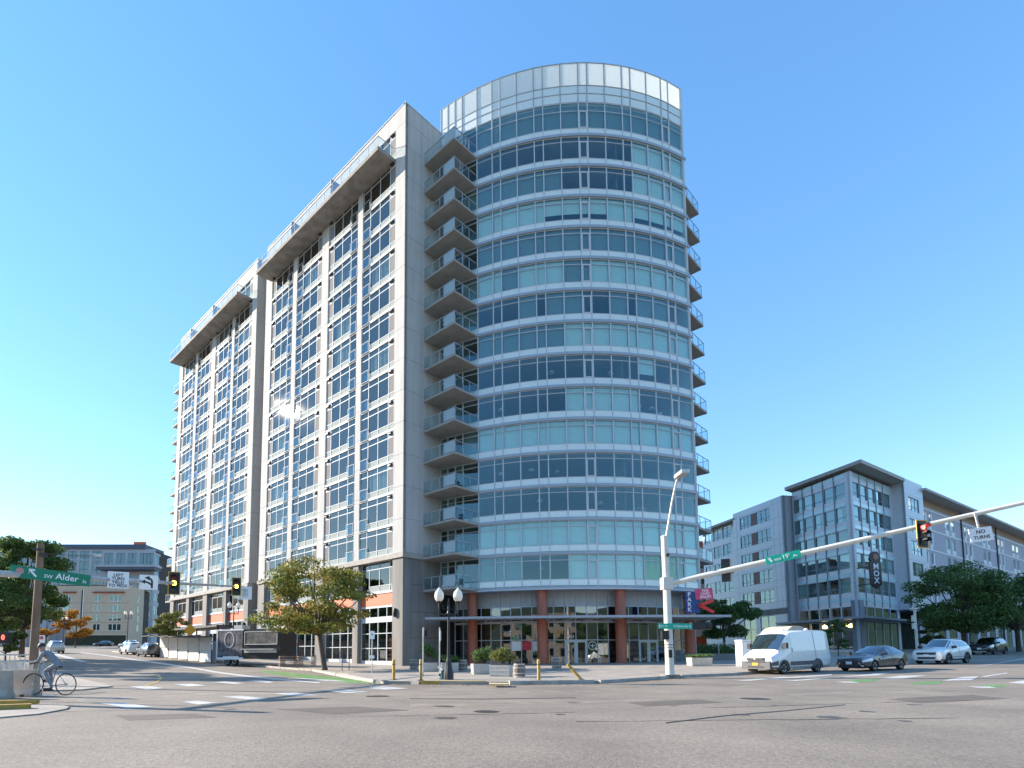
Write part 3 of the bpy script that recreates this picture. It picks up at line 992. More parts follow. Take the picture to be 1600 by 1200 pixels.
for k in range(2, 17):
    b = ob('balcony', b_slab, tower, (0, 0, zk(k)))
    ob('balcony_rail', b_rail, b)
    for g in b_gl + b_g2:
        ob('rail_glass', g, b)
    ob('privacy_screen', b_fr, b)
    if k in (2, 4, 5, 8, 9, 13, 15):
        ob('balcony_chair', chair_me, b, (4.2, -3.2, .02), k * 1.3)
        ob('balcony_chair', chair_me, b, (3.3, -2.2 - (k % 3) * .4, .02), k * .7)
    if k in (3, 4, 7, 10, 12, 14):
        ob('plant_pot', pot_me, b, (3.0 + (k % 2) * .5, -1.2 - (k % 3) * .8, .02))
# side balconies beyond the curved front
s_slab = MB().prism([(20.26, -18.0), (24.5, -18.0), (24.5, -12.5), (20.26, -12.5)], -.2, .02).mesh('side_balcony', M_soff)
rb = MB()
rb.box(20.3, 24.47, -17.97, -17.92, 1.07, 1.12)
rb.box(24.4, 24.47, -17.92, -12.5, 1.07, 1.12)
for x in (20.35, 21.7, 23.05, 24.43):
    rb.box(x - .025, x + .025, -17.97, -17.92, .02, 1.07)
for y in (-16.2, -14.4, -12.6):
    rb.box(24.41, 24.46, y - .025, y + .025, .02, 1.07)
s_rail = rb.mesh('balcony_rail', M_alud)
s_gl = [MB().box(x0 + .03, x1 - .03, -17.955, -17.94, .1, 1.05).mesh('rail_glass', M_gr) for x0, x1 in ((20.35, 21.7), (21.7, 23.05), (23.05, 24.43))]
s_gl += [MB().box(24.425, 24.44, y0 + .03, y1 - .03, .1, 1.05).mesh('rail_glass', M_gr) for y0, y1 in ((-17.9, -16.2), (-16.2, -14.4), (-14.4, -12.6))]
for k in range(3, 16):
    b = ob('side_balcony', s_slab, tower, (0, 0, zk(k)))
    ob('balcony_rail', s_rail, b)
    for g in s_gl:
        ob('rail_glass', g, b)
# balconies at the far end of the long wing
e_slab = MB().box(.4, 3.9, 58.76, 62.3, -.2, .02).mesh('end_balcony', M_soff)
rb = MB()
rb.box(.42, .48, 58.8, 62.27, 1.07, 1.12)
rb.box(.48, 3.9, 62.21, 62.27, 1.07, 1.12)
for y in (58.85, 60.0, 61.1, 62.22):
    rb.box(.42, .47, y - .025, y + .025, .02, 1.07)
e_rail = rb.mesh('balcony_rail', M_alud)
e_gl = MB().box(.44, .455, 58.9, 62.2, .1, 1.05).mesh('rail_glass', M_gr)
for k in range(3, 16):
    b = ob('end_balcony', e_slab, tower, (0, 0, zk(k)))
    ob('balcony_rail', e_rail, b)
    ob('rail_glass', e_gl, b)
ob('end_wall', MB().box(.3, 20, 58.45, 58.7, 0, 55.0).mesh('end_wall', M_panel), tower)

# lower storeys of the long facade
for bi, (a, b, m) in enumerate(BAYS):
    s = (b - a) / WB
    w = ob('window', unit['frame', m], tower, (.35, a, 7.62))
    w.scale = (1, s, .96)
    for t in ('window_glass', 'window_glass2', 'door_glass'):
        ob('window_glass', unit[t, m], w)
    for t in ('t1', 't2', 't3'):
        ob('transom_glass', unit[t, m], w)
    for t in ('s0', 's1', 's2'):
        ob('sill_panel', unit[t, m], w)
    ob('louvre_panel', unit['louvre', m], w)
    ob('orange_panel', MB().box(.42, .6, a + .02, b - .02, 6.36, 7.48).mesh('orange_panel', M_orange), tower)
    ob('panel_sill', MB().box(.35, .62, a + .02, b - .02, 7.48, 7.6).mesh('panel_sill', M_alu), tower)
    zf = H(*uv((a + b) / 2, 0)) + KH
    fr = MB()
    for z0, z1 in ((6.14, 6.34), (4.75, 5.28), (zf - .1, zf + .35)):
        fr.box(.42, .62, a + .02, b - .02, z0, z1)
    ys = [a + .02 + (b - a - .04) * t / 4 for t in range(5)]
    for y in ys:
        fr.box(.44, .58, y - .035, y + .035, zf + .35, 6.14)
    for zz in (zf + 1.5, zf + 2.9):
        fr.box(.45, .56, a + .05, b - .05, zz, zz + .07)
    sh = ob('shopfront', fr.mesh('shopfront', M_alu), tower)
    for i in range(4):
        closed = bi >= 5
        for z0, z1 in ((5.28, 6.14), (zf + 2.97, 4.75), (zf + 1.57, zf + 2.9), (zf + .35, zf + 1.5)):
            if z1 <= z0:
                continue
            ob('shop_pane', MB().box(.5, .52, ys[i] + .035, ys[i + 1] - .035, z0, z1).mesh('shop_pane', M_louv if (closed and z0 == 5.28) else M_gs), sh)
    # goods behind the glass
    if bi in (0, 1):
        for i in range(3):
            sf = MB()
            for q in range(5):
                sf.box(1.6, 2.1, ys[i] + .15, ys[i + 1] - .15, zf + .4 + q * .45, zf + .44 + q * .45)
                for t in range(5):
                    yy = ys[i] + .2 + t * .2
                    sf.box(1.62, 1.95, yy, yy + .14, zf + .44 + q * .45, zf + .44 + q * .45 + random.uniform(.12, .32))
            ob('shop_shelf', sf.mesh('shop_shelf', random.choice([M_orange, M_wood, M_bl_l])), tower)
    wl = MB().lathe([(.02, -.42), (.1, -.4), (.16, -.2), (.16, .2), (.1, .4), (.02, .42)], 10)
    if bi in (0, 2, 3, 4, 5):
        ob('wall_lantern', wl.mesh('wall_lantern', M_black, 40), tower, (-.12, a - .5, 5.5))
ob('shop_floor', MB().box(.63, 4.6, .4, 27.9, .0, .62).mesh('shop_floor', M_walk), tower)
ob('shop_ceiling', MB().box(.63, 4.6, .4, 58.4, 7.3, 7.5).mesh('shop_ceiling', M_ceil), tower)
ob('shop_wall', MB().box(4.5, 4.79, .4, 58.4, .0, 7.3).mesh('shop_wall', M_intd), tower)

# ground floor of the curved front: soffit, columns, shopfront, canopy
RS = TR - 1.7
ob('soffit', MB().arc(TC, RS - 2, TR + .1, AL[0], AL[-1] + .01, 7.42, 7.52, 30).mesh('soffit', M_panel), tower)
ob('soffit_fascia', MB().arc(TC, TR - .2, TR + .22, AL[3], AL[-1] + .014, 7.4, 8.0 - .5, 34).mesh('soffit_fascia', M_alu, 30), tower)
for a in (-.53, -.217, .112, .46):
    c = arcp(a - TH, TR - .75)
    p = CORNER + VX * c.x + UX * c.y
    zb = H(p.x, p.y) + KH - .02
    col = MB().lathe([(.52, zb), (.52, zb + .12), (.47, zb + .16), (.47, 7.3), (.52, 7.34), (.52, 7.42)], 20)
    ob('column', col.mesh('column', M_red, 40), tower, (c.x, c.y, 0))
ga = [AL[0] + .02 + i * (AL[-1] - AL[0] + .05) / 25 for i in range(26)]
sf = MB()
for a in ga:
    c = arcp(a, RS)
    M = Matrix.Translation((c.x, c.y, 0)) @ Matrix.Rotation(a, 4, 'Z')
    sf.box(-.035, .035, -.06, .06, .4, 6.1, M)
LV = [(.62, .78), (1.9, 1.97), (2.98, 3.05), (4.55, 4.75), (6.02, 6.12)]
for i in range(25):
    c, w, r = chord(ga[i], ga[i + 1], RS)
    M = Matrix.Translation((c.x, c.y, 0)) @ Matrix.Rotation(r, 4, 'Z')
    for z0, z1 in LV[2:]:
        sf.box(-w / 2 + .035, w / 2 - .035, -.05, .05, z0, z1, M)
    if i not in (11, 12, 18, 19):
        for z0, z1 in LV[:1]:
            sf.box(-w / 2 + .035, w / 2 - .035, -.05, .05, z0, z1, M)
    else:
        for x0, x1, z0, z1 in ((-w / 2 + .04, -w / 2 + .16, .6, 2.98), (w / 2 - .16, w / 2 - .04, .6, 2.98), (-w / 2 + .16, w / 2 - .16, .6, .82), (-w / 2 + .16, w / 2 - .16, 2.8, 2.98)):
            sf.box(x0, x1, -.055, .045, z0, z1, M)
        sf.box(w / 2 - .2, w / 2 - .17, -.12, -.055, 1.2, 1.9, M)
shop = ob('shopfront', sf.mesh('shopfront', M_alu), tower)
for i in range(25):
    c, w, r = chord(ga[i], ga[i + 1], RS)
    for z0, z1 in ((4.75, 6.02), (3.05, 4.55), (.62, 2.98)):
        ob('shop_pane', MB().box(-w / 2 + .035, w / 2 - .035, 0, .02, z0, z1).mesh('shop_pane', M_gs), shop, (c.x, c.y, 0), r)
    ob('soffit_panel', MB().box(-w / 2 + .012, w / 2 - .012, -.03, .05, 6.13, 7.41).mesh('soffit_panel', M_panel), shop, (c.x, c.y, 0), r)
    if i % 2 == 0 and i < 24:
        p = arcp((ga[i] + ga[i + 1]) / 2, RS - 1.6)
        sv = MB()
        for q in range(4):
            sv.box(-.55, .55, -.2, .2, .7 + q * .5, .74 + q * .5)
            for t in range(5):
                sv.box(-.5 + t * .2, -.36 + t * .2, -.15, .1, .74 + q * .5, .74 + q * .5 + random.uniform(.15, .36))
        ob('shop_shelf', sv.mesh('shop_shelf', random.choice([M_wood, M_bl_l, M_orange, M_int])), shop, (p.x, p.y, 0), (ga[i] + ga[i + 1]) / 2)
ob('shop_floor', MB().arc(TC, 6, RS - .1, AL[0], AL[-1], .3, .62, 16).mesh('shop_floor', M_walk), tower)
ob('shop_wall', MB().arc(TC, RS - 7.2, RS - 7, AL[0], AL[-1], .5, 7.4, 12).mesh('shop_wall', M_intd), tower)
# window posters and the street number over the door
for i, m_, w, z0, z1, off in ((6, M_sw, .85, 2.05, 2.9, 0), (7, mat('poster_red', (0.6, 0.02, 0.05), 0.5), .75, 2.1, 2.9, .05), (8, M_sw, .85, 2.05, 2.9, 0)):
    c, ww, r = chord(ga[i], ga[i + 1], RS)
    M = Matrix.Translation((c.x, c.y, 0)) @ Matrix.Rotation(r, 4, 'Z')
    ob('poster', MB().box(-w / 2, w / 2, -.03, -.01, z0, z1, M).mesh('poster', m_), shop)
tm = text_mesh('1903', .34, M_swt)
c, ww, r = chord(ga[11], ga[12], RS + .06)
ob('street_number', tm, shop, (c.x, c.y, 3.3), (math.pi / 2, 0, r))
tg = MB()
for t in range(20):
    a0, a1 = t * math.pi / 10, (t + 1) * math.pi / 10
    tg.bar((.36 * math.cos(a0), 0, .36 * math.sin(a0)), (.36 * math.cos(a1), 0, .36 * math.sin(a1)), .05)
tg.bar((-.2, 0, 0), (.2, 0, 0), .04)
tg.bar((0, 0, -.2), (0, 0, .2), .04)
c, ww, r = chord(ga[13], ga[14], RS + .05)
ob('window_emblem', tg.mesh('window_emblem', M_swt), shop, (c.x, c.y, 2.5), r)
mm_ = MB().tube([(-.3, 0, 0), (-.24, 0, .3), (-.15, 0, .42), (-.06, 0, .3), (0, 0, .02), (.06, 0, .3), (.15, 0, .42), (.24, 0, .3), (.3, 0, 0)], .035, 6)
c, ww, r = chord(ga[10], ga[11], RS + .08)
ob('window_emblem', mm_.mesh('window_emblem', M_sigy, 40), shop, (c.x, c.y, 3.5), r)
# canopy
P0, P1, P2 = Vector((1.0, -1.9)), Vector((8.4, -12.6)), Vector((16.9, -22.0))
outer = []
for i in range(15):
    t = i / 14
    l0 = 2 * (t - .5) * (t - 1)
    l1 = -4 * t * (t - 1)
    l2 = 2 * t * (t - .5)
    outer.append(P0 * l0 + P1 * l1 + P2 * l2)
inner = [arcp(AL[0] + (AL[-1] + .02 - AL[0]) * i / 12, RS + .1) for i in range(13)]
cpoly = [(p.x, p.y) for p in outer] + [(20.9, -19.2)] + [(p.x, p.y) for p in reversed(inner)]
can = MB()
can.prism(cpoly, 4.86, 4.95)
cano = ob('canopy', can.mesh('canopy', M_alud), tower)
bm_ = MB()
for i in range(14):
    a, b = outer[i], outer[i + 1]
    bm_.bar((a.x, a.y, 4.88), (b.x, b.y, 4.88), .12, .2)
for i in range(1, 13):
    a = outer[i + 1]
    b = arcp(AL[0] + (AL[-1] - AL[0]) * i / 13, RS)
    bm_.bar((a.x, a.y, 4.8), (b.x, b.y, 4.72), .08, .16)
ob('canopy_beam', bm_.mesh('canopy_beam', M_alud), cano)

# ------------------------------------------------------------------ blade sign by the parking entrance


def flat_frame(p, yaw=0.0):
    """root turned so that local x runs to the right of the picture, y away from it"""
    return p, yaw


ps = at(1072, 958, 47.6)
park = thing('parking_sign', 'navy PARK blade sign with a pink shops board and red arrow on the canopy', 'sign', (ps.x, ps.y, ps.z), R(-6))
ob('navy_board', MB().box(0, 1.15, 0, .14, 0, 1.78).mesh('navy_board', mat('sign_navy', (0.012, 0.05, 0.19), 0.4)), park)
ob('pink_board', MB().box(.88, 2.3, -.08, .0, 1.05, 1.95, Matrix.Rotation(R(-4), 4, 'Y')).mesh('pink_board', mat('sign_pink', (0.62, 0.06, 0.16), 0.45)), park)
ch = MB()
ch.bar((2.2, -.12, 1.06), (1.0, -.12, .60), .12, .26)
ch.bar((1.0, -.12, .66), (2.2, -.12, .05), .12, .26)
ob('red_arrow', ch.mesh('red_arrow', mat('sign_red', (0.72, 0.03, 0.03), 0.4)), park)
ob('lettering', text_mesh('P\nA\nR\nK', .50, M_swt), park, (.3, -.01, .92), (math.pi / 2, 0, 0))
ob('lettering', text_mesh('THE\nCIVIC\nSHOPS', .31, M_swt), park, (1.58, -.09, 1.6), (math.pi / 2, R(-4), 0))
ob('bracket', MB().box(.1, .25, .14, 1.2, .3, .45).box(.1, .25, .14, 1.2, 1.3, 1.45).mesh('bracket', M_dark), park)

# ------------------------------------------------------------------ neighbouring buildings


class Wall:
    """a straight facade: s along, out towards the street"""

    def __init__(s, root, p0, d, z0=0.0):
        s.root, s.p = root, Vector((p0[0], p0[1]))
        d = Vector(d).normalized()
        s.d = d
        s.ang = math.atan2(d.y, d.x)
        s.rl = root.location

    def put(s, name, me, at_s=0.0, z=0.0, parent=None):
        q = s.p + s.d * at_s
        par = parent or s.root
        if parent is None:
            return ob(name, me, s.root, (q.x - s.rl.x, q.y - s.rl.y, z - s.rl.z), s.ang)
        return ob(name, me, parent)


def wall_with_holes(L, z0, z1, holes, t=.3, y0=0.0):
    """box wall from s=0..L, holes (s0,s1,z0,z1); outside face at y0, thickness inward (+y)"""
    mb = MB()
    ss = sorted(set([0, L] + [h[0] for h in holes] + [h[1] for h in holes]))
    for a, b in zip(ss[:-1], ss[1:]):
        hs = sorted([(h[2], h[3]) for h in holes if h[0] <= a + 1e-6 and h[1] >= b - 1e-6])
        z = z0
        for c, d in hs:
            if c > z:
                mb.box(a, b, y0, y0 + t, z, c)
            z = max(z, d)
        if z < z1:
            mb.box(a, b, y0, y0 + t, z, z1)
    return mb


def window_me(w, h, nx, m_fr, m_gl, trans=None, fw=.06, dark=True):
    fr = MB()
    for x in [w * i / nx for i in range(nx + 1)]:
        x0, x1 = max(0, x - fw / 2), min(w, x + fw / 2)
        fr.box(x0, x1, .06, .14, 0, h)
    zs = [0, h] + ([trans] if trans else [])
    for z in zs:
        z0, z1 = max(0, z - fw / 2), min(h, z + fw / 2)
        for i in range(nx):
            fr.box(w * i / nx + fw / 2, w * (i + 1) / nx - fw / 2, .065, .135, z0, z1)
    panes = []
    for i in range(nx):
        q = MB()
        q.box(w * i / nx + .02, w * (i + 1) / nx - .02, .1, .115, .02, h - .02)
        panes.append(q.mesh('pane', m_gl))
    return fr.mesh('window', m_fr), panes


def put_window(W, fr, panes, s, z, room=None):
    w = W.put('window', fr, s, z)
    for p in panes:
        ob('pane', p, w)
    if room is not None:
        ob('curtain', room, w)
    return w


M_bp = mat('blue_grey_panel', (0.56, 0.59, 0.63), 0.4, var=0.05, metal=0.2)
M_bpd = mat('slate_panel', (0.23, 0.26, 0.30), 0.45, var=0.06)
M_maroon = mat('maroon_panel', (0.16, 0.05, 0.045), 0.5)
M_mauve = mat('mauve_siding', (0.50, 0.455, 0.50), 0.7, var=0.05, streak=True)
M_tan = mat('tan_render', (0.52, 0.42, 0.31), 0.85, var=0.05)
M_eave = mat('brown_eave', (0.42, 0.37, 0.32), 0.6)
M_band = mat('aqua_glass_band', (0.50, 0.72, 0.76), 0.2, var=0.04, coat=0.4)
# corner building with the vertical sign
mc = Vector((51.2, 70.0))
zg = H(mc.x, mc.y)
inn = thing('corner_hotel', 'six storey blue grey building with glass corner bay and mauve side wing', 'building', (mc.x, mc.y, zg))
dL = Vector((-.131, .991)).normalized()
dR = Vector((.836, .549)).normalized()
F2, FHM = 8.5, 3.05
TOPM = 25.2
# glass box, left face (drawn from far end to the corner so that outside is to the right)
LG = 9.9
WL = Wall(inn, mc + dL * LG, -dL)
WR = Wall(inn, mc, dR)


def curtain_face(W, L, nb, tag_):
    holes = []
    bw = (L - .9) / nb
    for f in range(6):
        z0 = F2 + f * FHM
        if z0 + 2.9 > TOPM:
            break
    nf = 5
    off = .15
    for f in range(nf):
        for b in range(nb):
            holes.append((off + b * bw + .06, off + (b + 1) * bw - .06, F2 + f * FHM + 1.0, F2 + f * FHM + 2.9))
    for b in range(nb):
        holes.append((off + b * bw + .06, off + (b + 1) * bw - .06, zg + 4.6, F2 - .75))
        holes.append((off + b * bw + .06, off + (b + 1) * bw - .06, zg + .5, zg + 4.1))
    W.put('wall', wall_with_holes(L, zg, TOPM - .35, holes).mesh('wall', M_bp))
    fr, pn = window_me(bw - .12, 1.9, 1, M_bpd, M_gm, .55)
    cu = MB().box(.1, (bw - .12) * .45, .2, .23, .05, 1.85).mesh('curtain', M_bl_l)
    cu2 = MB().box(.1, (bw - .12) - .1, .2, .23, .05, 1.85).mesh('curtain', M_bl_m)
    cu3 = MB().box(.1, (bw - .12) - .1, .2, .23, .05, 1.85).mesh('curtain', M_bl_l)
    fr2, pn2 = window_me(bw - .12, 3.6, 1, M_bpd, M_gm, 2.4)
    fr3, pn3 = window_me(bw - .12, F2 - .75 - zg - 4.6, 1, M_bpd, M_gm)
    bandm = MB().box(0, bw - .12, -.03, .02, 0, .45).mesh('glass_band', M_band)
    for f in range(nf):
        for b in range(nb):
            put_window(W, fr, pn, off + b * bw + .06, F2 + f * FHM + 1.0, random.choice([cu, cu2, None, cu3, cu3]))
            W.put('glass_band', bandm, off + b * bw + .06, F2 + f * FHM - .05)
    for b in range(nb):
        put_window(W, fr2, pn2, off + b * bw + .06, zg + .5)
        put_window(W, fr3, pn3, off + b * bw + .06, zg + 4.6)
        W.put('glass_band', bandm, off + b * bw + .06, TOPM - .95)
    for b in range(1, nb):
        W.put('mullion', MB().box(-.05, .05, -.09, 0, F2 - .6, TOPM - .36).mesh('mullion', M_bpd), off + b * bw)


curtain_face(WL, LG, 5, 'left')
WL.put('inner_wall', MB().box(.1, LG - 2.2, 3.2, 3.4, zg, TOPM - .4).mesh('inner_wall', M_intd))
curtain_face(WR, 13.0, 5, 'right')
# recessed grey panelled block on the left face
WP = Wall(inn, mc + dL * 21.5 + Vector((-1.2, -.15)), -dL)
LP = 11.2
hol = []
for f in range(5):
    z0 = F2 + f * FHM + .95
    hol += [(1.7, 4.3, z0, z0 + 1.85), (5.5, 8.6, z0, z0 + 1.85)]
hol += [(1.6, 4.4, zg + .6, zg + 5.6), (5.4, 8.7, zg + .6, zg + 5.6)]
WP.put('wall', wall_with_holes(LP, zg, 24.6, hol, .4).mesh('wall', M_bp))
for z0 in [F2 - .05 + f * FHM for f in range(6)] + [F2 + f * FHM + .9 for f in range(5)]:
    WP.put('panel_joint', MB().box(0, LP, -.006, .02, z0, z0 + .035).mesh('panel_joint', M_bpd))
for s_ in (.8, 1.65, 9.2, 10.3):
    WP.put('panel_joint', MB().box(s_, s_ + .035, -.008, .02, zg + 5.8, 24.5).mesh('panel_joint', M_bpd))
WP.put('base_course', MB().box(0, LP, -.05, .01, zg + 5.7, F2 - .1).mesh('base_course', M_conc))
fa, pa = window_me(2.6, 1.85, 3, M_bpd, M_gm, .5)
fb, pb = window_me(3.1, 1.85, 3, M_bpd, M_gm, .5)
fc, pc = window_me(2.8, 5.0, 2, M_bpd, M_gm, 3.2)
fd, pd_ = window_me(3.3, 5.0, 2, M_bpd, M_gm, 3.2)
for f in range(5):
    z0 = F2 + f * FHM + .95
    put_window(WP, fa, pa, 1.7, z0)
    put_window(WP, fb, pb, 5.5, z0)
    WP.put('maroon_panel', MB().box(4.32, 5.48, -.02, .1, z0, z0 + 1.85).mesh('maroon_panel', M_maroon))
WP.put('inner_wall', MB().box(.2, LP - .2, 1.6, 1.8, zg, 24.4).mesh('inner_wall', M_intd))
put_window(WP, fc, pc, 1.6, zg + .6)
put_window(WP, fd, pd_, 5.4, zg + .6)
WPr = Wall(inn, WP.p + WP.d * LP, Vector((WP.d.y, -WP.d.x)) * -1)
WPr.put('side_return', MB().box(0, 3.0, 0, .3, zg, 24.59).mesh('side_return', M_bp))
# far-left glazed end
WE = Wall(inn, mc + dL * 32, -dL)
hol = [(.6 + i * 2.6, 2.9 + i * 2.6, F2 + f * FHM + .8, F2 + f * FHM + 2.8) for f in range(5) for i in range(3)]
WE.put('wall', wall_with_holes(10.6, zg, 23.6, hol, .3).mesh('wall', M_bp))
fe, pe_ = window_me(2.3, 2.0, 2, M_bpd, M_gm, .5)
for f in range(5):
    for i in range(3):
        put_window(WE, fe, pe_, .6 + i * 2.6, F2 + f * FHM + .8)
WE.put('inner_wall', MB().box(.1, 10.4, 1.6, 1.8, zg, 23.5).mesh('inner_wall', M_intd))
WE.put('eave', MB().box(-2.2, 10.8, -1.3, .4, 23.6, 23.95).mesh('eave', M_eave))
# projecting panelled bay on the right face
WB_ = Wall(inn, mc + dR * 13.0 + Vector((dR.y, -dR.x)) * 1.4, dR)
hol = [(1.3, 5.2, F2 + f * FHM + .9, F2 + f * FHM + 2.8) for f in range(5)]
WB_.put('wall', wall_with_holes(6.9, F2 - .9, TOPM + .7, hol, .3).mesh('wall', M_bp))
fg, pg = window_me(3.9, 1.9, 3, M_bpd, M_gm, .6)
for f in range(5):
    put_window(WB_, fg, pg, 1.3, F2 + f * FHM + .9)
for z0 in [F2 + f * FHM for f in range(6)]:
    WB_.put('panel_joint', MB().box(0, 6.9, -.006, .02, z0, z0 + .035).mesh('panel_joint', M_bpd))
Wb2 = Wall(inn, WB_.p + Vector((-dR.y, dR.x)) * 3, Vector((dR.y, -dR.x)))
Wb2.put('side_return', MB().box(0, 3.0, 0, .3, F2 - .9, TOPM + .69).mesh('side_return', M_bp))
WB_.put('bay_soffit', MB().box(0, 6.9, .3, 3, F2 - .9, F2 - .7).mesh('bay_soffit', M_dark))
WB_.put('bay_top', MB().box(0, 6.9, .3, 3, TOPM + .3, TOPM + .5).mesh('bay_top', M_bp))
# long mauve wing
LW = 85.0
WM = Wall(inn, mc + dR * 19.9, dR)
TOPW = 25.1
hol, spots = [], []
for f in range(5):
    z0 = F2 + f * FHM + .75
    for g in range(9):
        s0 = 4.5 + g * 9.2
        ws = ((0, .75), (2.3, .75)) if g % 2 == 0 else ((0, 1.5), (2.6, 1.5))
        for o_, w_ in ws:
            hol.append((s0 + o_, s0 + o_ + w_, z0, z0 + 1.7))
            spots.append((s0 + o_, w_, z0))
hol += [(2 + g * 5.0, 5.6 + g * 5.0, zg + 1.2, zg + 5.2) for g in range(16)]
WM.put('wall', wall_with_holes(LW, zg, TOPW - .2, hol, .3).mesh('wall', M_mauve))
f1, p1 = window_me(.75, 1.7, 1, M_sw, M_gm)
f2, p2 = window_me(1.5, 1.7, 2, M_sw, M_gm)
f3, p3 = window_me(3.6, 4.0, 2, M_bpd, M_gm, 2.6)
sb1 = MB().box(-.05, .8, -.03, .02, -.75, -.05).mesh('sill_box', M_sw)
sb2 = MB().box(-.05, 1.55, -.03, .02, -.75, -.05).mesh('sill_box', M_sw)
sh1 = MB().box(.78, 1.25, -.02, .02, -.1, 1.72).mesh('side_panel', M_sw)
for s0, w_, z0 in spots:
    w = put_window(WM, f1 if w_ < 1 else f2, p1 if w_ < 1 else p2, s0, z0)
    ob('sill_box', sb1 if w_ < 1 else sb2, w)
    if w_ < 1:
        ob('side_panel', sh1, w)
for g in range(16):
    put_window(WM, f3, p3, 2 + g * 5.0, zg + 1.2)
for f in range(6):
    WM.put('string_course', MB().box(0, LW, -.05, .01, F2 + f * FHM - .25, F2 + f * FHM - .05).mesh('string_course', M_sw))
WM.put('eave', MB().box(-.3, LW, -1.9, .6, TOPW, TOPW + .35).mesh('eave', M_eave))
WM.put('eave_band', MB().box(0, LW, -.02, .3, TOPW - 1.1, TOPW - .21).mesh('eave_band', mat('ochre_band', (0.42, 0.27, 0.17), 0.8)))
for s0 in (21, 40, 62):
    WM.put('drain_pipe', MB().box(s0, s0 + .16, -.2, -.04, zg, TOPW).mesh('drain_pipe', M_dark))
# roof plate over the glass corner, core volume, canopy and sign
ro = mc - dL * 1.9 - dR * .3
rp = [ro, mc + dR * 13.4 - dL * 1.9, mc + dR * 13.4 + dL * 9, mc + dL * 10.5 + dR * 6, mc + dL * 10.5 - dR * 1.1]
ob('eave', MB().prism([(p.x - mc.x, p.y - mc.y) for p in rp], TOPM - zg, TOPM - zg + .45).mesh('eave', M_eave), inn)
core = [mc + dL * 32 + dR * 3, mc + dL * 3 + dR * 5, mc + dR * 100 + dL * 6, mc + dR * 100 + dL * 26, mc + dL * 32 + dR * 20]
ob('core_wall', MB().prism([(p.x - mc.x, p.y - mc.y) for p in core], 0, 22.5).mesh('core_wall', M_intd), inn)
cpl = [mc - dL * 2.0 - dR * 2.0, mc + dR * 17 - dL * 2.0, mc + dR * 17 + dL * .2, mc + dR * .1 + dL * .1, mc + dL * 13 + dR * .05, mc + dL * 13 - dR * 2.0]
ob('canopy', MB().prism([(p.x - mc.x, p.y - mc.y) for p in cpl], 4.2, 4.45).mesh('canopy', M_bpd), inn)
ob('corner_post', MB().box(-.5, .5, -.5, .5, 0, F2 - zg).mesh('corner_post', M_bpd), inn, (.35, .55, 0), R(30))
WR.put('warm_lamp', MB().lathe([(.05, .5), (.3, .3), (.35, 0), (.1, -.05)], 12, (3, 2, zg + 3.4)).mesh('warm_lamp', mat('warm_lamp_glow', (1, .7, .35), 0.5, emit=((1, .55, .2), 3.0)), 40))
WL.put('warm_lamp', MB().lathe([(.05, .5), (.3, .3), (.35, 0), (.1, -.05)], 12, (3.2, 1.2, zg + 3.4)).mesh('warm_lamp', MATS['warm_lamp_glow'], 40))
WL.put('warm_lamp', MB().lathe([(.05, .5), (.3, .3), (.35, 0), (.1, -.05)], 12, (6.4, 1.2, zg + 3.5)).mesh('warm_lamp', MATS['warm_lamp_glow'], 40))
mp_ = at(1368, 900, 67.5)
mx = thing('hanging_sign', 'tall black MOX blade sign with a star emblem on the glass corner', 'sign', (mp_.x, mp_.y, mp_.z), R(10))
bd_ = MB()
prof = [(-.62, 1.75), (-.75, 2.05), (-.62, 2.6), (-.3, 2.95), (.3, 2.95), (.62, 2.6), (.75, 2.05), (.62, 1.75), (.75, 1.5), (.75, -1.05), (.4, -1.3), (0, -1.5), (-.4, -1.3), (-.75, -1.05), (-.75, 1.5)]
bd_.add([(x, -.12, z) for x, z in prof] + [(x, .12, z) for x, z in prof], [tuple(range(15)), tuple(reversed(range(15, 30)))] + [(i, (i + 1) % 15, 15 + (i + 1) % 15, 15 + i) for i in range(15)])
ob('sign_board', bd_.mesh('sign_board', mat('sign_plum', (0.03, 0.015, 0.02), 0.4)), mx)
ob('lettering', text_mesh('M\nO\nX', 1.0, M_swt, .02), mx, (0, -.14, .25), (math.pi / 2, 0, 0))
st = MB()
for i in range(8):
    a = i * math.pi / 4
    st.bar((.08 * math.cos(a), -.14, 2.3 + .08 * math.sin(a)), (.4 * math.cos(a), -.14, 2.3 + .4 * math.sin(a)), .09)
ob('star_emblem', st.mesh('star_emblem', mat('sign_copper', (0.5, 0.28, 0.2), 0.4)), mx)
ob('bracket', MB().box(-.05, .05, .1, 2.4, 1.2, 1.3).box(-.05, .05, .1, 2.4, -.9, -.8).mesh('bracket', M_dark), mx)

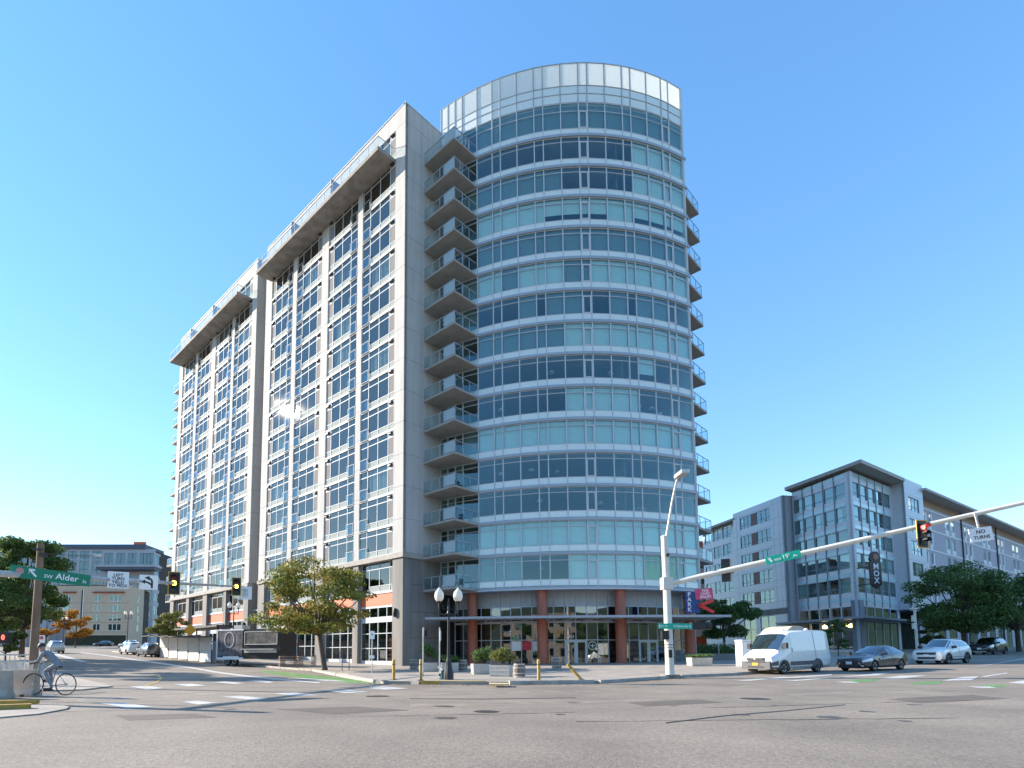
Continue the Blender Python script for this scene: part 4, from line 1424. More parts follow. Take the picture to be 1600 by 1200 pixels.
# orange block glimpsed beyond the tower
bo = at(1098, 1010, 112)
ort = thing('apartment_block', 'orange brick apartment block with balconies seen past the tower', 'building', (bo.x - 4, bo.y, H(bo.x, bo.y)), R(8))
M_brick = mat('orange_brick', (0.42, 0.12, 0.06), 0.8, var=0.15, scale=5)
W_ = Wall(ort, (bo.x - 4, bo.y), Vector((math.cos(R(8)), math.sin(R(8)))))
W_.root = ort
hol = []
for f in range(6):
    for b in range(4):
        hol.append((1 + b * 3.4, 3.2 + b * 3.4, 3.4 + f * 3.05, 5.2 + f * 3.05))
ob('wall', wall_with_holes(15, 0, 21.3, hol, .3).mesh('wall', M_brick), ort)
fq, pq = window_me(2.2, 1.8, 2, M_sw, M_gm)
for h in hol:
    w = ob('window', fq, ort, (h[0], 0, h[2]))
    for p in pq:
        ob('pane', p, w)
for f in range(6):
    ob('balcony', MB().box(.5, 7, -1.6, -.01, 2.6 + f * 3.05, 2.8 + f * 3.05).box(.5, 7, -1.6, -1.55, 2.8 + f * 3.05, 3.75 + f * 3.05).mesh('balcony', M_bp), ort)
    ob('floor_band', MB().box(7.1, 14.9, -.05, -.01, 2.45 + f * 3.05, 3.0 + f * 3.05).mesh('floor_band', M_sw), ort)
ob('roof', MB().box(-.2, 15.2, -.3, 12, 21.3, 21.7).mesh('roof', M_brick), ort)
ob('core_wall', MB().box(.2, 14.8, 1.0, 11, 0, 21.2).mesh('core_wall', M_intd), ort)

# tan four-storey block up the left street
tz = 172.0
pA, pB, pC = at(85, 1000, tz), at(200, 1000, tz), at(222, 1000, tz + 9)
zt_ = H(-90, 160)
tan = thing('tan_block', 'tan rendered four storey block with white windows and small red awnings', 'building', (pA.x, pA.y, zt_))
topz = at(150, 914, tz).z
fl = [at(150, y, tz).z for y in (980, 965, 950, 934.5)]
WT = Wall(tan, (pA.x, pA.y), (pB - pA).xy)
Lt = (pB - pA).xy.length
sx = lambda x: (at(x, 990, tz) - pA).xy.length
wins = [(sx(83) if 0 else 1.0, 2.4), (sx(98), 2.2), (sx(144), 2.2), (sx(168), 3.9)]
hol = [(s, s + w, z - 1.0, z + 1.0) for z in fl for s, w in wins] + [(sx(100), sx(197), zt_ + .5, zt_ + 3.6)]
WT.put('wall', wall_with_holes(Lt, zt_, topz, hol, .4).mesh('wall', M_tan))
fr_t = {w: window_me(w, 2.0, 2 if w < 3 else 3, M_sw, M_gm, None, .16) for w in (2.4, 2.2, 3.9)}
for z in fl:
    for s, w in wins:
        put_window(WT, fr_t[w][0], fr_t[w][1], s, z - 1.0)
ff, pf = window_me(sx(197) - sx(100), 3.1, 8, M_dark, M_gs)
put_window(WT, ff, pf, sx(100), zt_ + .5)
WT.put('awning', MB().box(sx(96), sx(116), -.8, 0, fl[3] + 1.6, fl[3] + 1.9).mesh('awning', mat('brick_red_awning', (0.25, 0.05, 0.04), 0.7)))
WT.put('awning', MB().box(sx(143), sx(192), -.8, 0, fl[3] + 1.6, fl[3] + 1.9).mesh('awning', MATS['brick_red_awning']))
WT.put('drain_pipe', MB().box(sx(125), sx(125) + .25, -.25, -.05, zt_ + 4, topz - 1.6).mesh('drain_pipe', M_dark))
WT.put('drain_pipe', MB().box(sx(127), sx(127) + .2, -.2, -.05, zt_ + 4, topz - 1.6).mesh('drain_pipe', M_sw))
for z in fl:
    WT.put('floor_line', MB().box(0, Lt, -.03, .0, z - 1.5, z - 1.42).mesh('floor_line', M_wood))
WT2 = Wall(tan, (pB.x, pB.y), (pC - pB).xy)
L2 = (pC - pB).xy.length
hol = [(L2 * .55, L2 * .55 + 1.6, z - 1, z + 1) for z in fl]
WT2.put('wall', wall_with_holes(L2, zt_, topz - .02, hol, .4).mesh('wall', M_tan))
f9, p9 = window_me(1.6, 2.0, 1, M_sw, M_gm, None, .16)
for z in fl:
    put_window(WT2, f9, p9, L2 * .55, z - 1)
dA = (pB - pA).xy.normalized()
ob('roof', MB().prism([(0, 0), (pB.x - pA.x, pB.y - pA.y), (pC.x - pA.x, pC.y - pA.y), (pC.x - pA.x - 4, pC.y - pA.y + 12), (0, 18)], topz - zt_ - .3, topz - zt_ - .1).mesh('roof', M_tan), tan)
ob('core_wall', MB().prism([(.5, 2), (pB.x - pA.x - 1, pB.y - pA.y + 2), (pC.x - pA.x - 3, pC.y - pA.y + 3), (pC.x - pA.x - 4, pC.y - pA.y + 11), (.5, 17)], 0, topz - zt_ - .4).mesh('core_wall', M_intd), tan)

# long glass office block behind it
oz = 215.0
q0, q1, q2 = at(-30, 1000, oz), at(236, 1000, oz), at(262, 1000, oz + 16)
zo = H(-150, 200)
off = thing('office_block', 'long grey office block with tall blue glass strips and a cantilevered end', 'building', (q0.x, q0.y, zo))
W0 = Wall(off, (q0.x, q0.y), (q1 - q0).xy)
Lo = (q1 - q0).xy.length
so = lambda x: (at(x, 990, oz) - q0).xy.length
zy = lambda y: at(150, y, oz).z
ztop = zy(858)
M_og = mat('office_grey', (0.36, 0.38, 0.42), 0.6, var=0.05)
M_on = mat('office_navy', (0.06, 0.075, 0.11), 0.5)
cols = [(x, x + 15) for x in (-20, 0, 20, 40, 60, 79, 99, 118, 138)]
hol = []
for a, b in cols:
    hol += [(so(a), so(b), zy(896), zy(876)), (so(a), so(b), zy(874), zy(861)), (so(a), so(b), zy(918), zy(904)), (so(a), so(b), zy(940), zy(924))]
for a, b in ((157, 171), (176, 190), (194, 208), (213, 249 - 14)):
    hol += [(so(a), so(b), zy(884), zy(864))]
for a, b in ((157, 180), (184, 206), (210, 234)):
    hol += [(so(a), so(b), zy(918), zy(900)), (so(a), so(b), zy(936), zy(922)), (so(a), so(b), zy(952), zy(940)), (so(a), so(b), zy(968), zy(956))]
W0.put('wall', wall_with_holes(Lo, zo, ztop, hol, .5).mesh('wall', M_og))
cache = {}
for h in hol:
    key = (round(h[1] - h[0], 1), round(h[3] - h[2], 1))
    if key not in cache:
        cache[key] = window_me(h[1] - h[0], h[3] - h[2], 2 if h[1] - h[0] < 5 else 4, M_on, M_gm, (h[3] - h[2]) * .3, .14)
    put_window(W0, cache[key][0], cache[key][1], h[0], h[2])
W0.put('core_wall', MB().box(.5, Lo - .5, 1.2, 22, zo, ztop - .5).mesh('core_wall', M_intd))
W0.put('roof_band', MB().box(-1, so(222), -.6, 14, ztop, zy(851)).mesh('roof_band', M_on))
W0.put('cantilever', MB().box(so(156), so(249), -5.5, -.02, zy(889), zy(886)).mesh('cantilever', M_og))
W0.put('cantilever_soffit', MB().box(so(158), so(247), -5.3, -.03, zy(893), zy(889.1)).mesh('cantilever_soffit', M_on))
W0.put('roof_sign', MB().box(so(201), so(219), .5, 1.5, zy(858) + .4, zy(851) + 1.2).mesh('roof_sign', M_orange))
W02 = Wall(off, (q1.x, q1.y), (q2 - q1).xy)
L02 = (q2 - q1).xy.length
hol = [(1 + b * (L02 - 2) / 3 + .2, 1 + (b + 1) * (L02 - 2) / 3 - .2, zy(y), zy(y - 14)) for y in (880, 900, 920, 940, 960, 980) for b in range(3)]
W02.put('wall', wall_with_holes(L02, zo, zy(863), hol, .5).mesh('wall', M_og))
w9, v9 = window_me(hol[0][1] - hol[0][0], hol[0][3] - hol[0][2], 2, M_on, M_gm, None, .14)
for h in hol:
    put_window(W02, w9, v9, h[0], h[2])

# low grey wall under the trees on the left
gw0, gw1 = at(-40, 1004, 125), at(100, 1004, 125)
zw = H(gw0.x, gw0.y)
gwall = thing('boundary_wall', 'low grey board wall behind the trees at the left', 'wall', (gw0.x, gw0.y, zw))
W1 = Wall(gwall, (gw0.x, gw0.y), (gw1 - gw0).xy)
Lg = (gw1 - gw0).xy.length
n = 12
for i in range(n):
    W1.put('wall_board', MB().box(Lg * i / n + .03, Lg * (i + 1) / n - .03, 0, .2, zw - .5, zw + 4.2).mesh('wall_board', M_bpd if i % 3 else M_tan))
W1.put('wall_frame', MB().box(0, Lg, .2, .4, zw - .5, zw + 4.1).mesh('wall_frame', M_dark))

# ------------------------------------------------------------------ trees and plants


def leaves_mesh(name, clumps, n, size, m, flat=0.0):
    """many small leaf faces spread through ellipsoid clumps (centre, radii, weight)"""
    w = np.array([c[2] for c in clumps], float)
    idx = rng.choice(len(clumps), n, p=w / w.sum())
    cen = np.array([c[0] for c in clumps])[idx]
    rad = np.array([c[1] for c in clumps])[idx]
    d = rng.normal(size=(n, 3))
    d /= np.linalg.norm(d, axis=1)[:, None]
    rr = rng.uniform(0.25, 1.0, n) ** 0.55
    P = cen + d * rad * rr[:, None]
    s = size * rng.uniform(0.6, 1.35, n)
    a = rng.normal(size=(n, 3)) + d * 0.7 + np.array([0, 0, 0.5 + flat])
    a /= np.linalg.norm(a, axis=1)[:, None]
    t = np.cross(a, rng.normal(size=(n, 3)))
    t /= np.linalg.norm(t, axis=1)[:, None]
    b = np.cross(a, t)
    V4 = np.stack([P - t * s[:, None] * .5, P + b * s[:, None] * .32 + a * s[:, None] * .06, P + t * s[:, None] * .5, P - b * s[:, None] * .32 + a * s[:, None] * .06], 1).reshape(-1, 3)
    me = bpy.data.meshes.new(name)
    me.vertices.add(4 * n)
    me.vertices.foreach_set('co', V4.astype(np.float32).ravel())
    me.loops.add(4 * n)
    me.loops.foreach_set('vertex_index', np.arange(4 * n, dtype=np.int32))
    me.polygons.add(n)
    me.polygons.foreach_set('loop_start', np.arange(0, 4 * n, 4, dtype=np.int32))
    me.update(calc_edges=True)
    me.materials.append(m)
    return me


def tree(label, base, height, crown_r, crown_z0, m, n=14000, size=.16, trunk_r=.16, group=None, lean=(0, 0), nclump=26, name='street_tree', squash=1.0, seed=0, flatc=.7):
    rs = random.Random(seed)
    t = thing(name, label, 'tree', base, 0, group)
    fork = crown_z0 * 1.05
    wood = MB()
    wood.tube([(0, 0, -.1), (0, 0, .15), (lean[0] * .3, lean[1] * .3, fork * .6), (lean[0] * .5, lean[1] * .5, fork)], [trunk_r * 1.5, trunk_r * 1.08, trunk_r * .92, trunk_r * .85], 9)
    clumps = []
    cz = (crown_z0 + height) / 2
    hz = (height - crown_z0) / 2
    for i in range(nclump):
        a = i * 2.399 + rs.uniform(-.4, .4)
        f = rs.uniform(-1, 1)
        wr = math.sqrt(max(0.05, 1 - f * f * .75)) * rs.uniform(.45, 1.0)
        c = Vector((lean[0] + crown_r * wr * math.cos(a) * .9, lean[1] + crown_r * wr * math.sin(a) * .9 * squash, cz + hz * f * .9))
        r = crown_r * rs.uniform(.11, .29)
        clumps.append((c, (r * 1.3, r * 1.3, r * flatc), r ** 1.7))
        if i % 2 == 0:
            mid = Vector((lean[0] * .5, lean[1] * .5, fork)).lerp(c, .5) + Vector((0, 0, rs.uniform(-.2, .3)))
            wood.tube([(lean[0] * .5, lean[1] * .5, fork - .2), mid, c], [trunk_r * .5, trunk_r * .3, trunk_r * .1], 6)
    wood.tube([(lean[0] * .5, lean[1] * .5, fork - .05), (lean[0], lean[1], cz), (lean[0], lean[1], height * .93)], [trunk_r * .8, trunk_r * .45, trunk_r * .1], 7)
    ob('trunk', wood.mesh('trunk', M_bark, 50), t)
    ob('crown', leaves_mesh('crown', clumps, n, size, m), t)
    return t


def gpt(x, y, dz=KH):
    return G(x, y, dz)


# the turning maple on the tower's pavement
g = gpt(507, 1047)
tree('wide spreading street tree with green and amber leaves in front of the long facade', g, at(500, 878, g.y).z - g.z, 4.9, 2.7, M_leaf_o, 17000, .20, .2, lean=(-1.0, .4), nclump=46, seed=3, flatc=.42)
g = gpt(262, 1026)
gb = uv(30, -7.8)
gb = Vector((gb.x, gb.y, H(gb.x, gb.y)))
p = at(262, 1000, 76)
pz = H(p.x, p.y)
tree('small round yellow green tree beyond the white stall wall', (p.x, p.y, pz), at(262, 957, 76).z - pz, 2.6, 2.6, M_leaf_y, 9000, .2, .12, seed=11)
p = at(35, 1000, 62)
pz = H(p.x, p.y)
tree('large dark green tree behind the wooden pole at the left', (p.x, p.y, pz), at(35, 842, 62).z - pz, 4.5, 3.0, M_leaf_g, 26000, .26, .28, seed=5, nclump=64)
p = at(-25, 1000, 56)
pz = H(p.x, p.y)
tree('dark green tree cut off by the left edge of the picture', (p.x, p.y, pz), 9.6, 4.8, 2.2, M_leaf_d, 16000, .26, .25, seed=6, nclump=36)
p = at(10, 1000, 48)
pz = H(p.x, p.y)
tree('low light green shrub tree beneath the large tree at the left', (p.x, p.y, pz), 3.9, 1.7, 1.0, M_leaf_y, 5000, .2, .08, seed=8, nclump=16)
for i, (x, lab) in enumerate(((72, 'amber leaved tree just right of the wooden pole'), (118, 'amber leaved tree in front of the tan block'))):
    p = at(x, 1000, 118)
    pz = H(p.x, p.y)
    tree(lab, (p.x, p.y, pz), at(x, 953, 118).z - pz, 3.9, 2.2, M_leaf_a, 5000, .36, .14, seed=20 + i, nclump=18)
p = at(1508, 1015, 62)
pz = H(p.x, p.y)
tree('big dark green street tree at the right behind the white car', (p.x, p.y, pz), at(1508, 884, 62).z - pz, 5.2, 2.3, M_leaf_d, 24000, .24, .24, seed=31, nclump=64)
p = at(1592, 1012, 66)
pz = H(p.x, p.y)
tree('dark street tree at the right edge of the picture', (p.x, p.y, pz), at(1590, 898, 66).z - pz, 4.8, 2.4, M_leaf_d, 18000, .25, .24, seed=34, nclump=40)
p = at(1132, 1012, 66)
pz = H(p.x, p.y)
tree('dark tree in the shade between the tower and the corner building', (p.x, p.y, pz), at(1130, 934, 66).z - pz, 3.6, 2.3, M_leaf_d, 16000, .22, .16, seed=37, nclump=34)
p = at(1310, 1022, 58)
pz = H(p.x, p.y)
tree('slender young tree on the pavement before the corner building', (p.x, p.y, pz), at(1310, 966, 58).z - pz, 1.2, .9, M_leaf_g, 3200, .14, .05, seed=41, nclump=20)
p = at(1450, 1016, 68)
pz = H(p.x, p.y)
tree('thin dark sapling beside the grey street pole at the right', (p.x, p.y, pz), 5.0, 1.6, 1.0, M_leaf_d, 4500, .18, .06, seed=43, nclump=18)
# street trees on the left pavement just outside the picture; they throw the dappled shade on the road
for i, (x, y) in enumerate(((-43, 45.5), (-51, 53), (-37, 39))):
    tree(('middle street tree of three outside the left picture edge', 'farthest street tree of three outside the left picture edge', 'nearest street tree of three outside the left picture edge')[i], (x, y, H(x, y) + KH), 10.5 + i, 4.4, 3.2, M_leaf_g, 8000, .34, .25, seed=50 + i, nclump=26, group='street trees on the left pavement')


def plant(kind, label, base, w, h, m, n=900, size=.12, group=None):
    cl = []
    for i in range(9):
        a = i * 2.4
        cl.append(((w * .32 * math.cos(a) * (i / 9 + .2), w * .32 * math.sin(a) * (i / 9 + .2), h * (.35 + .5 * random.random())), (w * .25, w * .25, h * .28), 1))
    return leaves_mesh(kind, cl, n, size, m)


def planter(label, px, w=1.15, hgt=.62, ph=1.0, m=M_leaf_g, rot=0.2):
    g = gpt(*px)
    t = thing('planter', label, 'planter', g, rot, 'planters along the curved shopfront')
    b = MB()
    b.add([(-w / 2 * .92, -.3, 0), (w / 2 * .92, -.3, 0), (w / 2 * .92, .3, 0), (-w / 2 * .92, .3, 0), (-w / 2, -.34, hgt), (w / 2, -.34, hgt), (w / 2, .34, hgt), (-w / 2, .34, hgt)],
          [(0, 3, 2, 1), (4, 5, 6, 7), (0, 1, 5, 4), (1, 2, 6, 5), (2, 3, 7, 6), (3, 0, 4, 7)])
    for zz in (.12, .32, .52):
        b.box(-w / 2 * .98 - .012, w / 2 * .98 + .012, -.345, .345, hgt * zz / .62 - .02, hgt * zz / .62 + .02)
    ob('trough', b.mesh('trough', M_steel), t)
    ob('soil', MB().box(-w / 2 * .9, w / 2 * .9, -.3, .3, hgt, hgt + .03).mesh('soil', M_bark), t)
    st_ = MB()
    for i in range(7):
        st_.tube([(random.uniform(-.3, .3), random.uniform(-.15, .15), hgt), (random.uniform(-.5, .5), random.uniform(-.3, .3), hgt + ph * .7)], [.02, .008], 5)
    ob('stem', st_.mesh('stem', M_bark), t)
    o = ob('foliage', plant('foliage', '', None, w * 1.25, ph, m, 1500, .11), t, (0, 0, hgt))
    return t


planter('steel planter with a reddish green shrub right of the lamp post', (752, 1053.5), ph=.95, m=M_leaf_d)
planter('steel planter with a bright yellow green shrub nearest the kerb', (783, 1057), ph=.9, m=M_leaf_y, rot=-.4)
planter('steel planter with a dark bush against the concrete wall', (670, 1049.5), ph=1.3, m=M_leaf_d)
planter('steel planter hidden half behind the lamp post base', (702, 1050), ph=.5, m=M_leaf_d)
planter('low steel planter by the far right column', (1093, 1040.5), w=1.7, hgt=.6, ph=.25, m=M_leaf_d)
M_barrel = mat('weathered_oak', (0.30, 0.25, 0.20), 0.85, col2=(0.17, 0.14, 0.115), scale=5, streak=True)


def barrel(label, px, r=.33, h=.72):
    g = gpt(*px)
    t = thing('barrel', label, 'barrel', g, random.uniform(0, 1), 'old wine barrels on the pavement')
    n = 16
    for i in range(n):
        a0, a1 = 2 * math.pi * i / n + .02, 2 * math.pi * (i + 1) / n - .02
        q = MB()
        vs_ = []
        for z, f in ((0, .82), (h * .25, .95), (h * .5, 1), (h * .75, .95), (h, .82)):
            vs_ += [(r * f * math.cos(a0), r * f * math.sin(a0), z), (r * f * math.cos(a1), r * f * math.sin(a1), z)]
        q.add(vs_, [(2 * j, 2 * j + 1, 2 * j + 3, 2 * j + 2) for j in range(4)])
        ob('stave', q.mesh('stave', M_barrel), t)
    ob('barrel_head', MB().lathe([(r * .8, h * .93), (r * .8, h * .95)], n).mesh('barrel_head', M_barrel), t)
    hp = MB()
    for z, f in ((.06, .86), (.3, .975), (.7, .975), (.94, .86)):
        hp.lathe([(r * f + .008, h * z - .025), (r * f + .014, h * z + .025)], n)
    ob('hoop', hp.mesh('hoop', M_steel), t)


barrel('old wine barrel right of the bright green planter', (811.5, 1058.5))
barrel('old wine barrel standing by the glass entrance doors', (870, 1046), .36, .85)
barrel('old wine barrel between the planters in front of the shop window', (722, 1049), .38, .8)
barrel('old wine barrel at the foot of the concrete corner', (647, 1047.5), .33, .8)
# dark hedge and steps to the right of the tower
g = at(1118, 1026, 58)
hb = thing('hedge', 'dark clipped hedge in shade right of the last red column', 'hedge', (g.x, g.y, H(g.x, g.y)), R(25))
ob('foliage', leaves_mesh('foliage', [((x, 0, .9), (1.1, .7, .75), 1) for x in (-2.4, -1.2, 0, 1.2, 2.4)], 6000, .14, M_leaf_d), hb)
ob('stem', MB().box(-3, 3, -.3, .3, 0, .9).mesh('stem', M_bark), hb)
g = at(1132, 1040, 52)
rw = thing('ramp_wall', 'low grey concrete ramp wall with a curved handrail', 'wall', (g.x, g.y, H(g.x, g.y)), R(8))
ob('ramp_base', MB().box(-3.6, 2.4, 0, .35, 0, .75).mesh('ramp_base', M_conc), rw)
ob('handrail', MB().tube([(-.4, .15, .7), (-.4, .15, 1.75), (0, .15, 1.8), (.5, .15, 1.5), (1.2, .15, 1.15), (2.3, .15, 1.05)], .035, 8).mesh('handrail', M_steel, 60), rw)

# ------------------------------------------------------------------ street furniture


def bollard(label, px, lean=0.0):
    g = gpt(*px)
    t = thing('bollard', label, 'bollard', g, 0, 'yellow steel bollards at the corner')
    o = ob('post', MB().lathe([(.075, 0), (.075, .93), (.055, .98), (.0, 1.0)], 12).mesh('post', M_yel, 40), t)
    c = ob('collar', MB().lathe([(.15, 0), (.15, .025), (.09, .04)], 12).mesh('collar', M_dark, 40), t)
    b = ob('band', MB().lathe([(.079, .72), (.079, .78)], 12).mesh('band', M_wood), t)
    if lean:
        o.rotation_euler = (0, lean, 0)
        b.rotation_euler = (0, lean, 0)


bollard('yellow bollard at the left end of the corner kerb', (615, 1063))
bollard('yellow bollard just left of the grey sign posts', (657.5, 1063.3))
bollard('upright yellow bollard in front of the red column', (842, 1064))
bollard('knocked yellow bollard leaning far to the left', (908.5, 1062), R(-42))


def lamp_post(label, base, h, rot=0.0, glob='acorn', s=1.0):
    t = thing('street_lamp', label, 'street lamp', base, rot, 'twin globe street lamps')
    t.scale = (s, s, s)
    ob('base', MB().lathe([(.24, 0), (.24, .32), (.2, .4), (.17, .66), (.14, .76), (.15, .82), (.11, .95), (.09, 1.05)], 10).mesh('base', M_black, 30), t)
    ob('post', MB().lathe([(.085, 1.0), (.075, 1.5), (.055, h - 1.35), (.1, h - 1.3), (.06, h - 1.2), (.05, h - .9)], 12).mesh('post', M_black, 40), t)
    arms = MB()
    for sg in (-1, 1):
        arms.tube([(0, 0, h - 1.25), (sg * .2, 0, h - 1.38), (sg * .42, 0, h - 1.3), (sg * .48, 0, h - 1.05), (sg * .46, 0, h - .75)], [.05, .045, .04, .04, .05], 7)
        arms.tube([(sg * .1, 0, h - 1.05), (sg * .25, 0, h - 1.1), (sg * .3, 0, h - .95), (sg * .2, 0, h - .88)], .025, 6)
        arms.tube([(sg * .46, 0, h - 1.5), (sg * .47, 0, h - 1.15)], [.02, .045], 6)
    arms.lathe([(.03, h - .95), (.07, h - .85), (.02, h - .55)], 8)
    ob('arm', arms.mesh('arm', M_black, 50), t)
    for sg in (-1, 1):
        ob('globe', MB().lathe([(.09, h - .75), (.2, h - .62), (.235, h - .45), (.2, h - .26), (.08, h - .12), (.02, h - .02)], 14, (sg * .46, 0, 0)).mesh('globe', M_lampg, 60), t)
        ob('globe_cap', MB().lathe([(.13, h - .79), (.15, h - .72), (.1, h - .7)], 10, (sg * .46, 0, 0)).mesh('globe_cap', M_black), t)


g = gpt(701, 1062)
lamp_post('black ornamental twin globe lamp on the corner before the curved shopfront', g, at(701, 917, g.y).z - g.z, R(4))
p = at(363, 1030, 62)
lamp_post('black twin globe lamp rising behind the food trailer', (p.x, p.y, H(p.x, p.y) + KH), at(363, 940, 62).z - H(p.x, p.y) - KH, R(10))
p = at(198, 1016, 92)
lamp_post('black twin globe lamp up the left street before the tan block', (p.x, p.y, H(p.x, p.y)), at(198, 954, 92).z - H(p.x, p.y), R(5))
p = at(98, 1012, 112)
lamp_post('distant twin globe lamp among the amber trees', (p.x, p.y, H(p.x, p.y)), at(98, 963, 112).z - H(p.x, p.y), R(5))


def post_sign(label, px, h, plate=None, name='sign_post', rot=0.0, edge=False, m=M_sw):
    g = gpt(*px)
    t = thing(name, label, 'sign', g, rot)
    ob('post', MB().lathe([(.035, 0), (.035, h)], 8).mesh('post', M_steel, 40), t)
    if plate:
        for i, (w, hh, z, mm) in enumerate(plate):
            ob('plate', MB().box(-w / 2, w / 2, -.045, -.037, z, z + hh).mesh('plate', mm), t)
    return t


t = post_sign('tall grey sign post seen edge on against the concrete wall', (661, 1056), 2.75, [(.3, .45, 2.25, M_steel)], rot=R(84))
t = post_sign('shorter grey sign post seen edge on beside the lamp', (687, 1061), 2.55, [(.3, .5, 1.9, M_sw)], rot=R(82))
t = post_sign('thin parking sign post in front of the corner shop', (581, 1052), 2.75, [(.3, .5, 2.2, M_sw), (.3, .2, .95, M_sw)], rot=R(12))
ob('lettering', text_mesh('P', .2, M_sgreen), t, (0, -.05, 2.47), (math.pi / 2, 0, 0))
g = gpt(692, 1061.5)
hy = thing('standpipe', 'squat teal utility standpipe at the foot of the lamp post', 'standpipe', g)
ob('body', MB().lathe([(.22, 0), (.22, .06), (.13, .1), (.13, .28), (.17, .3), (.15, .4), (.05, .46)], 12).mesh('body', mat('teal_iron', (0.05, 0.12, 0.12), 0.5), 40), hy)
ob('outlet', MB().tube([(-.2, 0, .22), (.2, 0, .22)], .06, 8).mesh('outlet', MATS['teal_iron']), hy)
# bicycle hoop by the doorway
g = gpt(540, 1048)
br = thing('bike_rack', 'dark blue steel bike rack on the pavement near the tree', 'bike rack', g, R(12))
ob('frame', MB().tube([(-.25, 0, 0), (-.25, 0, .9), (.25, 0, .9), (.25, 0, 0)], .03, 8).tube([(-.25, 0, .6), (.25, 0, .6)], .025, 8).mesh('frame', mat('blue_steel', (0.03, 0.05, 0.1), 0.5)), br)
# timber bench stacks by the trailer
for i, (x, y, lab) in enumerate(((450, 1042, 'stacked folding timber benches beside the trailer'), (478, 1042, 'stacked folding timber benches nearest the street tree'))):
    g = gpt(x, y)
    b = thing('bench_stack', lab, 'bench', g, R(40))
    for q in range(7):
        zz = .08 + q * .13
        ob('bench_plank', MB().box(-.85, .85, -.28 + (q % 2) * .1, -.02 + (q % 2) * .1, zz, zz + .045).mesh('bench_plank', mat('pale_timber', (0.42, 0.31, 0.22), 0.8, var=0.2)), b)
        l = MB()
        for sgn in (-1, 1):
            l.bar((sgn * .6 - .25, -.2, zz + .05), (sgn * .6 + .25, -.2, zz + .12), .05)
        ob('bench_leg', l.mesh('bench_leg', M_maroon), b)
# sandwich board and banner beside the shopfront
g = gpt(455, 1040)
fl_ = thing('feather_banner', 'white feather banner with teal and red blocks by the shopfront', 'banner', g, R(25))
ob('pole', MB().tube([(0, 0, 0), (0, 0, 3.0)], .02, 6).mesh('pole', M_steel), fl_)
ob('cloth', MB().box(.02, .5, -.01, .01, .9, 2.9).mesh('cloth', M_sw), fl_)
ob('cloth_block', MB().box(.05, .47, -.02, .02, 2.3, 2.75).box(.05, .47, -.02, .02, 1.0, 1.5).mesh('cloth_block', mat('banner_teal', (0.2, 0.4, 0.42), 0.7)), fl_)
ob('cloth_block', MB().box(.05, .47, -.02, .02, 1.75, 2.05).mesh('cloth_block', MATS['poster_red']), fl_)
p = at(513, 987, 47.5)
bs = thing('hanging_board', 'small white square board hanging under the street tree', 'sign', (p.x, p.y, p.z), R(20))
ob('board', MB().box(-.34, .34, -.02, .02, -.28, .28).mesh('board', M_sw), bs)
ob('emblem', MB().box(-.13, .13, -.03, -.02, -.1, .1).mesh('emblem', M_steel), bs)
ob('bracket', MB().box(-.02, .02, -.02, 1.4, .28, .33).mesh('bracket', M_dark), bs)


def signal_head(parent, loc, lit, rot=0.0, back=False, s=1.0):
    """three lamp signal head with a yellow edged backplate, facing -y"""
    root = ob('signal_head', MB().box(-.17, .17, 0, .2, -.53, .53).mesh('signal_head', M_black), parent, loc, rot)
    root.scale = (s, s, s)
    bp = MB()
    bp.box(-.30, .30, .06, .075, -.66, .66)
    ob('backplate', bp.mesh('backplate', M_black), root)
    ed = MB()
    for x0, x1, z0, z1 in ((-.335, -.30, -.70, .70), (.30, .335, -.70, .70), (-.30, .30, .66, .70), (-.30, .30, -.70, -.66)):
        ed.box(x0, x1, .05, .085, z0, z1)
    ob('backplate_edge', ed.mesh('backplate_edge', M_sigy), root)
    cols_ = {'red': (1, .05, .04), 'amber': (1, .45, .05), 'green': (.02, .35, .2)}
    for i, nm in enumerate(('red', 'amber', 'green')):
        z = .35 - i * .35
        on = nm == lit
        mm = mat('lens_%s_%s' % (nm, 'lit' if on else 'dark'), tuple(c * (1 if on else .12) for c in cols_[nm]), .3, var=0.0, emit=(cols_[nm], 4.5) if on else None)
        q = MB()
        n = 14
        q.add([(0, -.035, z)] + [(.14 * math.cos(2 * math.pi * k / n), -.012, z + .14 * math.sin(2 * math.pi * k / n)) for k in range(n)], [(0, 1 + k, 1 + (k + 1) % n) for k in range(n)])
        ob('lens', q.mesh('lens', mm), root)
        vz = MB()
        for k in range(10):
            a0, a1 = math.pi * k / 10 - .15, math.pi * (k + 1) / 10 - .15
            y1 = -.26
            vz.add([(.155 * math.cos(a0), 0, z + .155 * math.sin(a0)), (.155 * math.cos(a1), 0, z + .155 * math.sin(a1)), (.155 * math.cos(a1), y1, z + .155 * math.sin(a1)), (.155 * math.cos(a0), y1, z + .155 * math.sin(a0))], [(0, 1, 2, 3)])
        ob('visor', vz.mesh('visor', M_black), root)
    return root


